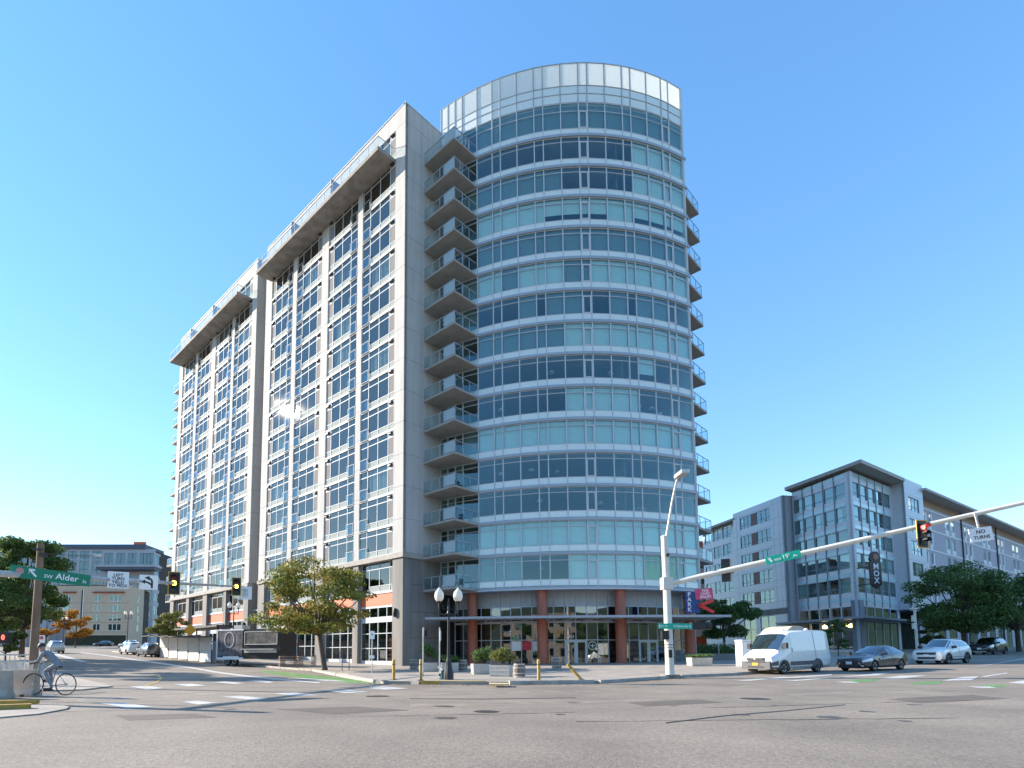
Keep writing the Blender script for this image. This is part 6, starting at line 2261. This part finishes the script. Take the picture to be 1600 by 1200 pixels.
def common(t, lf, ws, rear, sides, lamp, plate, grille, mirror_i, pcol, L):
    gp(t, 'windscreen', lf.top(ws[0], ws[1], ws[2]), M_carglass)
    if rear:
        gp(t, 'rear_window', lf.top(*rear), M_carglass)
    for sg in (-1, 1):
        for c in sides:
            gp(t, 'side_window', lf.patch(0, 0, 4.14, 4.9, .008, 6, 3, sg, corners=c), M_carglass)
        gp(t, 'headlamp', lf.patch(*lamp, .012, 5, 2, sg), M_lens)
        if mirror_i is not None:
            q = lf.P(mirror_i, 4.1, sg)
            gp(t, 'wing_mirror', MB().box(q.x - .12, q.x + .1, q.y + sg * .02, q.y + sg * .24, q.z, q.z + .17), pcol)
    for nm, (x0, x1, w, z0, z1), m in grille:
        gp(t, nm, MB().box(x0, x1, -w, w, z0, z1), m)
    x, z = plate[0], plate[1]
    gp(t, 'number_plate', MB().box(x - .02, x, -.16, .16, z, z + .16), plate[2])


def sedan_details(pcol, pl=M_sw):
    def f(t, lf):
        common(t, lf, (4.15, 5.9, 5.15), (8.1, 9.8, 5.2), [((4.75, 5.75), (6.35, 6.3)), ((6.5, 6.45), (8.2, 7.9)), ((8.3, 8.0), (9.0, 8.3))], (.6, 2.6, 3.2, 3.85), (-.03, .42, pl),
               [('grille', (-.02, .3, .5, .50, .60), M_dark), ('air_intake', (-.025, .3, .46, .27, .42), M_dark), ('front_bumper_lip', (-.03, .25, .6, .2, .25), M_dark)], 4.6, pcol, 4.65)
        for sg in (-1, 1):
            gp(t, 'chrome_blade', MB().bar((-.0, sg * .5, .52), (.06, sg * .68, .28), .04, .05), M_rim)
            gp(t, 'fog_lamp', MB().box(.06, .12, sg * .66 - .07, sg * .66 + .07, .3, .36), M_lens)
            gp(t, 'door_seam', lf.patch(6.38, 6.42, 2.2, 4.0, .004, 1, 6, sg), M_black)
            gp(t, 'door_seam', lf.patch(4.55, 4.59, 2.2, 4.0, .004, 1, 6, sg), M_black)
            gp(t, 'door_handle', lf.patch(6.05, 6.3, 3.75, 3.85, .03, 2, 1, sg), pcol)
    return f


def suv_details(pcol, pl=M_sw, clad=True):
    def f(t, lf):
        common(t, lf, (4.12, 5.9, 5.15), (8.6, 9.9, 5.2), [((4.75, 5.7), (6.35, 6.3)), ((6.5, 6.45), (8.0, 7.95)), ((8.15, 8.1), (9.2, 8.7))], (.7, 2.7, 3.35, 3.95), (-.03, .55, pl),
               [('grille', (-.025, .3, .56, .68, .84), M_dark), ('air_intake', (-.02, .3, .52, .38, .52), M_dark), ('skid_plate', (-.035, .3, .5, .27, .36), M_steel)], 4.6, M_black, 4.6)
        for sg in (-1, 1):
            if clad:
                for xx in (.9, 3.59):
                    arch(t, xx, .355, .93, sg, M_dark)
                gp(t, 'cladding', lf.patch(1.2, 10.6, 1.2, 2.35, .006, 20, 2, sg), M_dark)
            gp(t, 'roof_rail', MB().bar((2.5, sg * .56, 1.745), (3.9, sg * .55, 1.735), .04), M_steel)
            gp(t, 'fog_lamp', MB().box(.04, .12, sg * .70 - .06, sg * .70 + .06, .42, .58), M_dark)
            gp(t, 'door_seam', lf.patch(6.38, 6.42, 2.4, 4.0, .004, 1, 6, sg), M_black)
            gp(t, 'door_handle', lf.patch(6.05, 6.3, 3.75, 3.85, .03, 2, 1, sg), pcol)
    return f


M_grp = mat('grey_plastic', (0.10, 0.10, 0.105), 0.6)


def arch(t, x, r, w, sg, m):
    q = MB()
    n = 12
    vs_ = []
    for i in range(n + 1):
        a_ = math.pi * (-.06 + 1.12 * i / n)
        for rr, yy in ((r * 1.12, w - .02), (r * 1.12, w + .03), (r * 1.34, w + .025), (r * 1.34, w - .02)):
            vs_.append((x + rr * math.cos(a_), sg * yy, r * .98 + rr * math.sin(a_)))
    q.add(vs_, [(i * 4 + k, i * 4 + (k + 1) % 4, i * 4 + 4 + (k + 1) % 4, i * 4 + 4 + k) for i in range(n) for k in range(4)])
    gp(t, 'wheel_arch', q, m)


def van_details(pcol):
    def f(t, lf):
        gp(t, 'windscreen', lf.top(3.15, 4.95, 5.05), M_carglass)
        for sg in (-1, 1):
            gp(t, 'side_window', lf.patch(0, 0, 4.1, 4.8, .008, 6, 3, sg, corners=((4.05, 4.62), (5.55, 5.5))), M_carglass)
            gp(t, 'headlamp', lf.patch(.9, 2.9, 3.5, 4.25, .012, 5, 3, sg), M_lens)
            gp(t, 'cladding', lf.patch(.0, 2.4, 1.3, 2.9, .008, 10, 3, sg), M_grp)
            gp(t, 'cladding', lf.patch(5.0, 7.5, 2.1, 2.55, .012, 8, 2, sg), M_grp)
            for xx in (.98, 4.02):
                arch(t, xx, .35, 1.02, sg, M_grp)
            q = lf.P(3.9, 4.3, sg)
            gp(t, 'wing_mirror', MB().box(q.x - .1, q.x + .1, q.y + sg * .05, q.y + sg * .24, q.z, q.z + .32), M_black)
            gp(t, 'door_seam', lf.patch(5.62, 5.66, 2.6, 5.0, .004, 1, 8, sg), M_bpd)
            gp(t, 'door_seam', lf.patch(7.2, 7.24, 2.6, 5.0, .004, 1, 8, sg), M_bpd)
            gp(t, 'door_handle', lf.patch(5.7, 5.82, 3.7, 4.1, .02, 1, 2, sg), M_black)
            for k in (0, 1):
                gp(t, 'side_rib', lf.patch(5.8, 7.1 + k, 3.2 + .55 * k, 3.24 + .55 * k, .008, 6, 1, sg), pcol)
        gp(t, 'bumper', MB().box(-.05, .35, -.86, .86, .3, .74), M_grp)
        gp(t, 'grille', MB().box(-.07, .2, -.52, .52, .78, .93).box(-.08, .2, -.6, .6, .68, .72), M_dark)
        gp(t, 'badge', MB().box(-.09, -.07, -.06, .06, .80, .92), M_rim)
        gp(t, 'air_intake', MB().box(-.06, .2, -.5, .5, .38, .46), M_dark)
        gp(t, 'number_plate', MB().box(-.075, -.05, -.17, .17, .5, .65), M_sigy)
        gp(t, 'beacon', MB().lathe([(.12, 2.44), (.12, 2.5), (.05, 2.56)], 10, (3.0, .3, 0)).lathe([(.12, 2.46), (.12, 2.52), (.05, 2.58)], 10, (4.3, -.3, 0)), M_sw)
    return f


SEDAN = [(0, .30, .60, .62, .60, .56, .5), (.1, .22, .70, .73, .78, .74, .66), (.45, .19, .78, .83, .86, .82, .74), (.95, .19, .85, .92, .885, .85, .74), (1.42, .19, .90, .98, .89, .86, .70),
         (1.95, .19, .93, 1.23, .89, .87, .64), (2.5, .19, .95, 1.43, .89, .87, .60), (3.1, .19, .96, 1.455, .89, .87, .60), (3.6, .19, .98, 1.385, .89, .86, .60), (4.15, .2, .99, 1.14, .87, .84, .64),
         (4.42, .24, .97, 1.04, .83, .79, .66), (4.6, .32, .9, .95, .74, .70, .6), (4.65, .4, .84, .87, .64, .6, .52)]
SUV = [(0, .34, .80, .83, .66, .62, .55), (.08, .28, .92, .96, .84, .78, .68), (.4, .25, .99, 1.04, .91, .86, .74), (.9, .25, 1.04, 1.11, .925, .88, .74), (1.3, .25, 1.07, 1.15, .925, .89, .72),
       (1.8, .25, 1.09, 1.45, .925, .89, .67), (2.2, .25, 1.1, 1.68, .925, .89, .64), (3.0, .25, 1.12, 1.73, .925, .89, .64), (3.7, .25, 1.15, 1.71, .925, .88, .63), (4.2, .27, 1.17, 1.60, .91, .86, .63),
       (4.45, .3, 1.14, 1.40, .87, .82, .62), (4.57, .36, 1.05, 1.1, .8, .74, .6), (4.6, .42, .95, .98, .7, .66, .55)]
VAN = [(0, .36, .80, .84, .80, .74, .62), (.08, .3, .95, 1.0, .93, .86, .74), (.38, .28, 1.10, 1.17, 1.0, .93, .82), (.68, .28, 1.22, 1.30, 1.02, .96, .87), (1.12, .28, 1.30, 1.86, 1.02, .98, .89),
       (1.5, .28, 1.33, 2.26, 1.02, .99, .90), (1.85, .28, 1.35, 2.40, 1.02, 1.0, .90), (3.6, .28, 1.36, 2.46, 1.02, 1.0, .88), (4.9, .28, 1.36, 2.45, 1.02, 1.0, .88), (5.3, .32, 1.36, 2.40, 1.0, .98, .86), (5.4, .4, 1.3, 2.3, .94, .92, .8)]
pw = paint('white_car_paint', (0.74, 0.74, 0.72))
P, a = place((1224, 1053.5), 1275.6, 3.0)
vehicle('delivery_van', 'white delivery van with grey bumpers and a yellow number plate', 'van', VAN, .98, 4.02, .35, pw, P, a, van_details(pw))
pg_ = paint('dark_grey_car_paint', (0.045, 0.05, 0.058), .25, .4)
P, a = place((1365.7, 1049), 1407, 2.7)
vehicle('sedan', 'dark grey sedan waiting behind the white van', 'car', SEDAN, .92, 3.62, .325, pg_, P, a, sedan_details(pg_))
P, a = place((1481, 1038), 1510, 2.69)
vehicle('sport_utility_car', 'white sport utility car behind the dark grey sedan', 'car', SUV, .9, 3.59, .355, pw, P, a, suv_details(pw))
pbk = paint('black_car_paint', (0.014, 0.016, 0.02), .2)
P, a = place((1553.7, 1023), 1571, 2.75)
vehicle('sport_utility_car', 'black estate car in the shade under the right hand trees', 'car', SUV, .9, 3.59, .345, pbk, P, a, suv_details(pbk))


def parked(label, name, st, xs, r, pcol, px, heading, det):
    P = G(*px)
    vehicle(name, label, 'car', st, xs[0], xs[1], r, pcol, P, heading, det)


# cars up the left street: their fronts point away, so the length runs back towards the camera
back = math.atan2(-UX.y, -UX.x)
psv = paint('silver_car_paint', (0.42, 0.45, 0.43), .3, .5)
pgy = paint('grey_pickup_paint', (0.12, 0.13, 0.14), .3, .3)


def parked_away(label, st, xs, r, pcol, px, det, name='parked_car'):
    P = G(*px)
    d = Vector((math.cos(back), math.sin(back)))
    n_ = Vector((-d.y, d.x))
    w = max(t[4] for t in st)
    Pn = P.xy - n_ * (2 * w - .2)
    vehicle(name, label, 'car', st, xs[0], xs[1], r, pcol, Vector((Pn.x, Pn.y, P.z)), back, det)


parked_away('white sport utility car parked beyond the stall wall', SUV, (.9, 3.59), .36, pw, (209, 1022), suv_details(pw))
parked_away('dark grey car parked half hidden by the stall wall', SUV, (.9, 3.59), .36, pgy, (237, 1025.5), suv_details(pgy))
parked_away('silver green estate car driving away up the left street', SUV, (.9, 3.59), .34, psv, (92, 1020), suv_details(psv, clad=False), 'moving_car')
P = at(150, 1004, 140)
vehicle('parked_car', 'dark saloon parked in front of the tan block', 'car', SEDAN, .92, 3.62, .325, pbk, Vector((P.x, P.y, H(P.x, P.y))), R(-8), sedan_details(pbk))
P = at(188, 1006, 104)
vehicle('parked_car', 'dark grey car parked beside the distant twin globe lamp', 'car', SUV, .9, 3.59, .35, pgy, Vector((P.x, P.y, H(P.x, P.y))), back + R(10), suv_details(pgy))
# small trailer and utility cabinet parked behind the van
p = at(1226, 1030, 42)
td2 = thing('teardrop_trailer', 'beige teardrop trailer showing above the van roof', 'trailer', (p.x, p.y, H(p.x, p.y) + .02), R(33))
prof = [(-2.1, .5), (-2.2, 1.2), (-1.9, 1.9), (-1.3, 2.5), (-.5, 2.85), (.4, 2.9), (1.2, 2.8), (1.8, 2.45), (2.2, 1.7), (2.3, .5)]
n = len(prof)
tb = MB().add([(x, -.9, z) for x, z in prof] + [(x, .9, z) for x, z in prof], [tuple(range(n)), tuple(reversed(range(n, 2 * n)))] + [(i, (i + 1) % n, n + (i + 1) % n, n + i) for i in range(n)])
ob('body', tb.mesh('body', mat('beige_trailer_paint', (0.52, 0.47, 0.36), 0.45)), td2)
ob('window', MB().box(-1.0, -.2, -.92, -.89, 1.9, 2.4).mesh('window', M_dark), td2)
ob('door', MB().box(.1, .8, -.92, -.89, .7, 2.5).mesh('door', M_sw), td2)
ob('band', MB().box(1.0, 1.3, -.93, -.89, .6, 2.75).mesh('band', M_wood), td2)
for x in (-.4,):
    for y in (-.85, .85):
        wheel(td2, (x, y, .33), .33, .2)
p = at(1163, 1034, 40)
ub = thing('utility_cabinet', 'tall white utility cabinet behind the front of the van', 'cabinet', (p.x, p.y, H(p.x, p.y) + KH), R(20))
ob('cabinet_body', MB().box(-.45, .35, -.3, .3, 0, 1.75).mesh('cabinet_body', M_cream), ub)
ob('cabinet_cap', MB().box(-.48, .38, -.33, .33, 1.75, 1.82).mesh('cabinet_cap', M_sw), ub)
ob('cabinet_door', MB().box(-.38, .28, -.315, -.301, .1, 1.65).mesh('cabinet_door', M_sw), ub)
# grey street pole before the corner building
p = at(1434, 1024, 55)
zb_ = H(p.x, p.y) + KH
gpst = thing('street_pole', 'slim grey street pole with small boxes before the corner building', 'pole', (p.x, p.y, zb_))
hz = at(1434, 952, 55).z - zb_
ob('post', MB().tube([(0, 0, 0), (0, 0, hz)], [.13, .1], 10).mesh('post', M_steel, 50), gpst)
ob('lamp_head', MB().box(-.3, .25, -.2, .2, hz, hz + .15).mesh('lamp_head', M_steel), gpst)
ob('signal_box', MB().box(-.25, -.1, -.15, .15, hz - 1.2, hz - .6).box(-.3, -.08, -.1, .1, hz - 1.9, hz - 1.35).mesh('signal_box', M_steel), gpst)

# ------------------------------------------------------------------ cyclist crossing at the left
cY = 18.3
ca, cb = at(48, 1085, cY), at(105, 1085, cY)
zc = H(ca.x, ca.y) + .056
bike = thing('bicycle', 'thin dark city bicycle crossing at the left', 'bicycle', ((ca.x + cb.x) / 2, cY, zc), R(-3))
BX = (cb.x - ca.x) / 2 * .93
WRd = .335
for sx_, nm in ((-BX, 'wheel'), (BX, 'wheel')):
    wq = MB()
    n = 28
    pts = [(sx_ + WRd * math.cos(2 * math.pi * k / n), 0, WRd + WRd * math.sin(2 * math.pi * k / n)) for k in range(n + 1)]
    wo = ob('wheel', MB().tube([(sx_, -.04, WRd), (sx_, .04, WRd)], .03, 8).mesh('wheel', M_steel), bike)
    ob('tyre', MB().tube(pts, .017, 6, cap=False).mesh('tyre', M_tyre, 60), wo)
    for k in range(12):
        a_ = k * math.pi / 6
        wq.bar((sx_, 0, WRd), (sx_ + (WRd - .02) * math.cos(a_), 0, WRd + (WRd - .02) * math.sin(a_)), .004)
    ob('spokes', wq.mesh('spokes', M_steel), wo)
hub = Vector((.06, 0, .29))
seat_t = Vector((.2, 0, .80))
head = Vector((-BX + .16, 0, .82))
fr = MB()
for A_, B_, r_ in ((hub, seat_t, .016), (hub, head - Vector((-.02, 0, .14)), .018), (seat_t - Vector((.02, 0, .05)), head, .016), (hub, Vector((BX, 0, WRd)), .011), (seat_t - Vector((.01, 0, .04)), Vector((BX, 0, WRd)), .009), (head, Vector((-BX, 0, WRd)), .014), (head, head + Vector((-.03 + .06, 0, .17)), .014)):
    fr.tube([A_, B_], r_, 7)
ob('frame', fr.mesh('frame', M_bpd, 60), bike)
hbz = head.z + .17
ob('handlebar', MB().tube([(head.x - .12, -.26, hbz), (head.x + .02, -.1, hbz + .02), (head.x + .02, .1, hbz + .02), (head.x - .12, .26, hbz)], .013, 7).mesh('handlebar', M_black, 60), bike)
ob('saddle', MB().box(.1, .36, -.06, .06, .86, .91).tube([seat_t, (.22, 0, .87)], .014, 7).mesh('saddle', M_black), bike)
cr = MB().tube([hub + Vector((0, -.06, 0)), hub + Vector((.1, -.06, -.13))], .012, 6).tube([hub + Vector((0, .06, 0)), hub + Vector((-.1, .06, .13))], .012, 6)
cr.box(hub.x + .05, hub.x + .15, -.17, -.07, hub.z - .15, hub.z - .12).box(hub.x - .15, hub.x - .05, .07, .17, hub.z + .12, hub.z + .15)
ob('crank', cr.mesh('crank', M_black), bike)


def skin_figure(name, verts, edges, radii, m, parent, root=0, lev=2):
    me = bpy.data.meshes.new(name)
    me.from_pydata(verts, edges, [])
    o = ob(name, me)
    md = o.modifiers.new('s', 'SKIN')
    md.use_smooth_shade = True
    sv = me.skin_vertices[0].data
    for i, r_ in enumerate(radii):
        sv[i].radius = r_ if isinstance(r_, tuple) else (r_, r_)
        sv[i].use_root = i == root
    o.modifiers.new('d', 'SUBSURF').levels = lev
    dg = bpy.context.evaluated_depsgraph_get()
    dg.update()
    nm = bpy.data.meshes.new_from_object(o.evaluated_get(dg))
    bpy.data.objects.remove(o)
    nm.materials.clear()
    nm.materials.append(m)
    nm.polygons.foreach_set('use_smooth', [True] * len(nm.polygons))
    return ob(name, nm, parent)


M_cloth = mat('blue_grey_jacket', (0.24, 0.25, 0.27), 0.85, var=0.15, scale=6)
M_trou = mat('dark_trousers', (0.04, 0.042, 0.05), 0.85)
M_skin = mat('skin', (0.42, 0.26, 0.19), 0.55, var=0.04)
per = thing('person', 'cyclist in a blue grey jacket bent over the handlebars', 'person', Vector(bike.location), R(-3))
hx, hz_ = .25, .97
shx, shz = -.16, 1.31
V_ = [(hx, 0, hz_), (hx - .12, 0, hz_ + .14), (shx + .1, 0, shz - .08), (shx, 0, shz), (shx - .09, 0, shz + .09),
      (shx + .01, -.18, shz - .01), (shx - .1, -.22, shz - .24), (head.x - .02, -.2, hbz + .05), (shx + .01, .18, shz - .01), (shx - .1, .22, shz - .24), (head.x - .02, .2, hbz + .05),
      (hx, -.1, hz_ - .04), (hx - .36, -.11, .74), (hub.x + .12, -.12, .26), (hub.x + .03, -.12, .19), (hx, .1, hz_ - .04), (hx - .40, .11, .86), (hub.x - .08, .12, .50), (hub.x - .18, .12, .45)]
E_ = [(0, 1), (1, 2), (2, 3), (3, 4), (3, 5), (5, 6), (6, 7), (3, 8), (8, 9), (9, 10), (0, 11), (11, 12), (12, 13), (13, 14), (0, 15), (15, 16), (16, 17), (17, 18)]
Rr = [(.15, .12), (.15, .12), (.16, .12), .1, .055, .07, .05, .035, .07, .05, .035, .095, .068, .045, .045, .095, .068, .045, .045]
skin_figure('body', V_, E_, Rr, M_cloth, per)
hd_ = MB().lathe([(.03, -.135), (.062, -.12), (.078, -.05), (.088, .02), (.09, .07), (.07, .125), (.02, .14)], 14)
ho = ob('head', hd_.mesh('head', M_skin, 60), per, (shx - .16, 0, shz + .17), (0, R(-18), 0))
ho.scale = (1.12, .92, 1.0)
ob('helmet', MB().lathe([(.105, .03), (.11, .06), (.1, .12), (.06, .165), (.01, .175)], 14).mesh('helmet', M_dark, 60), ho)
ob('nose', MB().box(-.11, -.08, -.012, .012, -.03, .01).mesh('nose', M_skin), ho)
ob('ear', MB().box(-.01, .025, -.098, -.086, -.03, .03).box(-.01, .025, .086, .098, -.03, .03).mesh('ear', M_skin), ho)
ob('eye', MB().box(-.092, -.084, -.04, -.022, .01, .022).box(-.092, -.084, .022, .04, .01, .022).mesh('eye', M_sbk), ho)
for sg in (-1, 1):
    hv, he, hr_ = [(head.x - .02, sg * .2, hbz + .05), (head.x - .07, sg * .21, hbz + .035)], [(0, 1)], [.03, .03]
    for k in range(4):
        b = len(hv)
        yy = sg * (.18 + .02 * k)
        hv += [(head.x - .105, yy, hbz + .03), (head.x - .135, yy, hbz - .0), (head.x - .115, yy, hbz - .03)]
        he += [(1, b), (b, b + 1), (b + 1, b + 2)]
        hr_ += [.0095, .009, .0085]
    b = len(hv)
    hv += [(head.x - .085, sg * .165, hbz + .01), (head.x - .11, sg * .16, hbz - .02)]
    he += [(1, b), (b, b + 1)]
    hr_ += [.011, .009]
    skin_figure('hand', hv, he, hr_, M_skin, per, 0, 1)
    ft_ = Vector(V_[14 if sg < 0 else 18])
    ob('shoe', MB().box(ft_.x - .17, ft_.x + .06, ft_.y - .045, ft_.y + .045, ft_.z - .06, ft_.z + .03).mesh('shoe', M_black), per)

# ------------------------------------------------------------------ the far side of the junction, behind the camera (mirrored in the shop glass)
hv_, hf_ = [], []  # ring of unseen hills, added so the glass mirrors dark green, not bright horizon
nh = 48
for i in range(nh + 1):
    a = R(50) + (2 * math.pi - R(92)) * i / nh
    for d_, z_ in ((330, -6), (400, 26 + 9 * math.sin(i * .9) + 5 * math.sin(i * 2.3)), (620, 70 + 18 * math.sin(i * .55) + 6 * math.sin(i * 1.7))):
        hv_.append((d_ * math.sin(a), d_ * math.cos(a), z_))
for i in range(nh):
    for k in range(2):
        hf_.append((i * 3 + k, i * 3 + 3 + k, i * 3 + 4 + k, i * 3 + 1 + k))
tag(ob('reflection_hills', MB().add(hv_, hf_).mesh('reflection_hills', mat('reflection_hillside', (0.05, 0.075, 0.03), 0.95, col2=(0.03, 0.045, 0.022), scale=.08, bump=1.0, bscale=.3, detail=10), 60)), kind='structure')
opp = thing('corner_shop_block', 'beige shop block on the near side of the junction behind the viewer', 'building', (-30, -34, .3), math.pi)
WO = Wall(opp, (-30, -34), (1, 0))
hol = [(-88 + i * 5.5 + 1, -88 + i * 5.5 + 4, z, z + 1.9) for i in range(16) for z in (1.2, 4.8, 8.2)]
hol = [(a + 88, b + 88, c, d) for a, b, c, d in hol]
oo = ob('wall', wall_with_holes(88, 0, 11.5, hol, .3).mesh('wall', M_tan), opp, (0, 0, 0))
oo.location = (10 - 88 + 30, 0, 0)
fo, po = window_me(3.0, 1.9, 2, M_dark, M_gm)
for h in hol:
    w = ob('window', fo, oo, (h[0], 0, h[2]))
    ob('pane', po[0], w)
    ob('pane', po[1], w)
ob('core_wall', MB().box(.5, 87.5, 1, 14, 0, 11.3).mesh('core_wall', M_intd), oo)
for i, (x, y) in enumerate(((-22, -17), (-8, -19), (7, -18), (22, -16), (36, -12), (48, -4))):
    tree('%s of the street trees in a row behind the viewer' % ('first', 'second', 'third', 'fourth', 'fifth', 'sixth')[i], (x, y, H(x, y)), 8.5 + (i * 37 % 3), 4.0, 2.4, M_leaf_g, 6000, .36, .2, seed=70 + i, nclump=22, group='street trees behind the viewer')
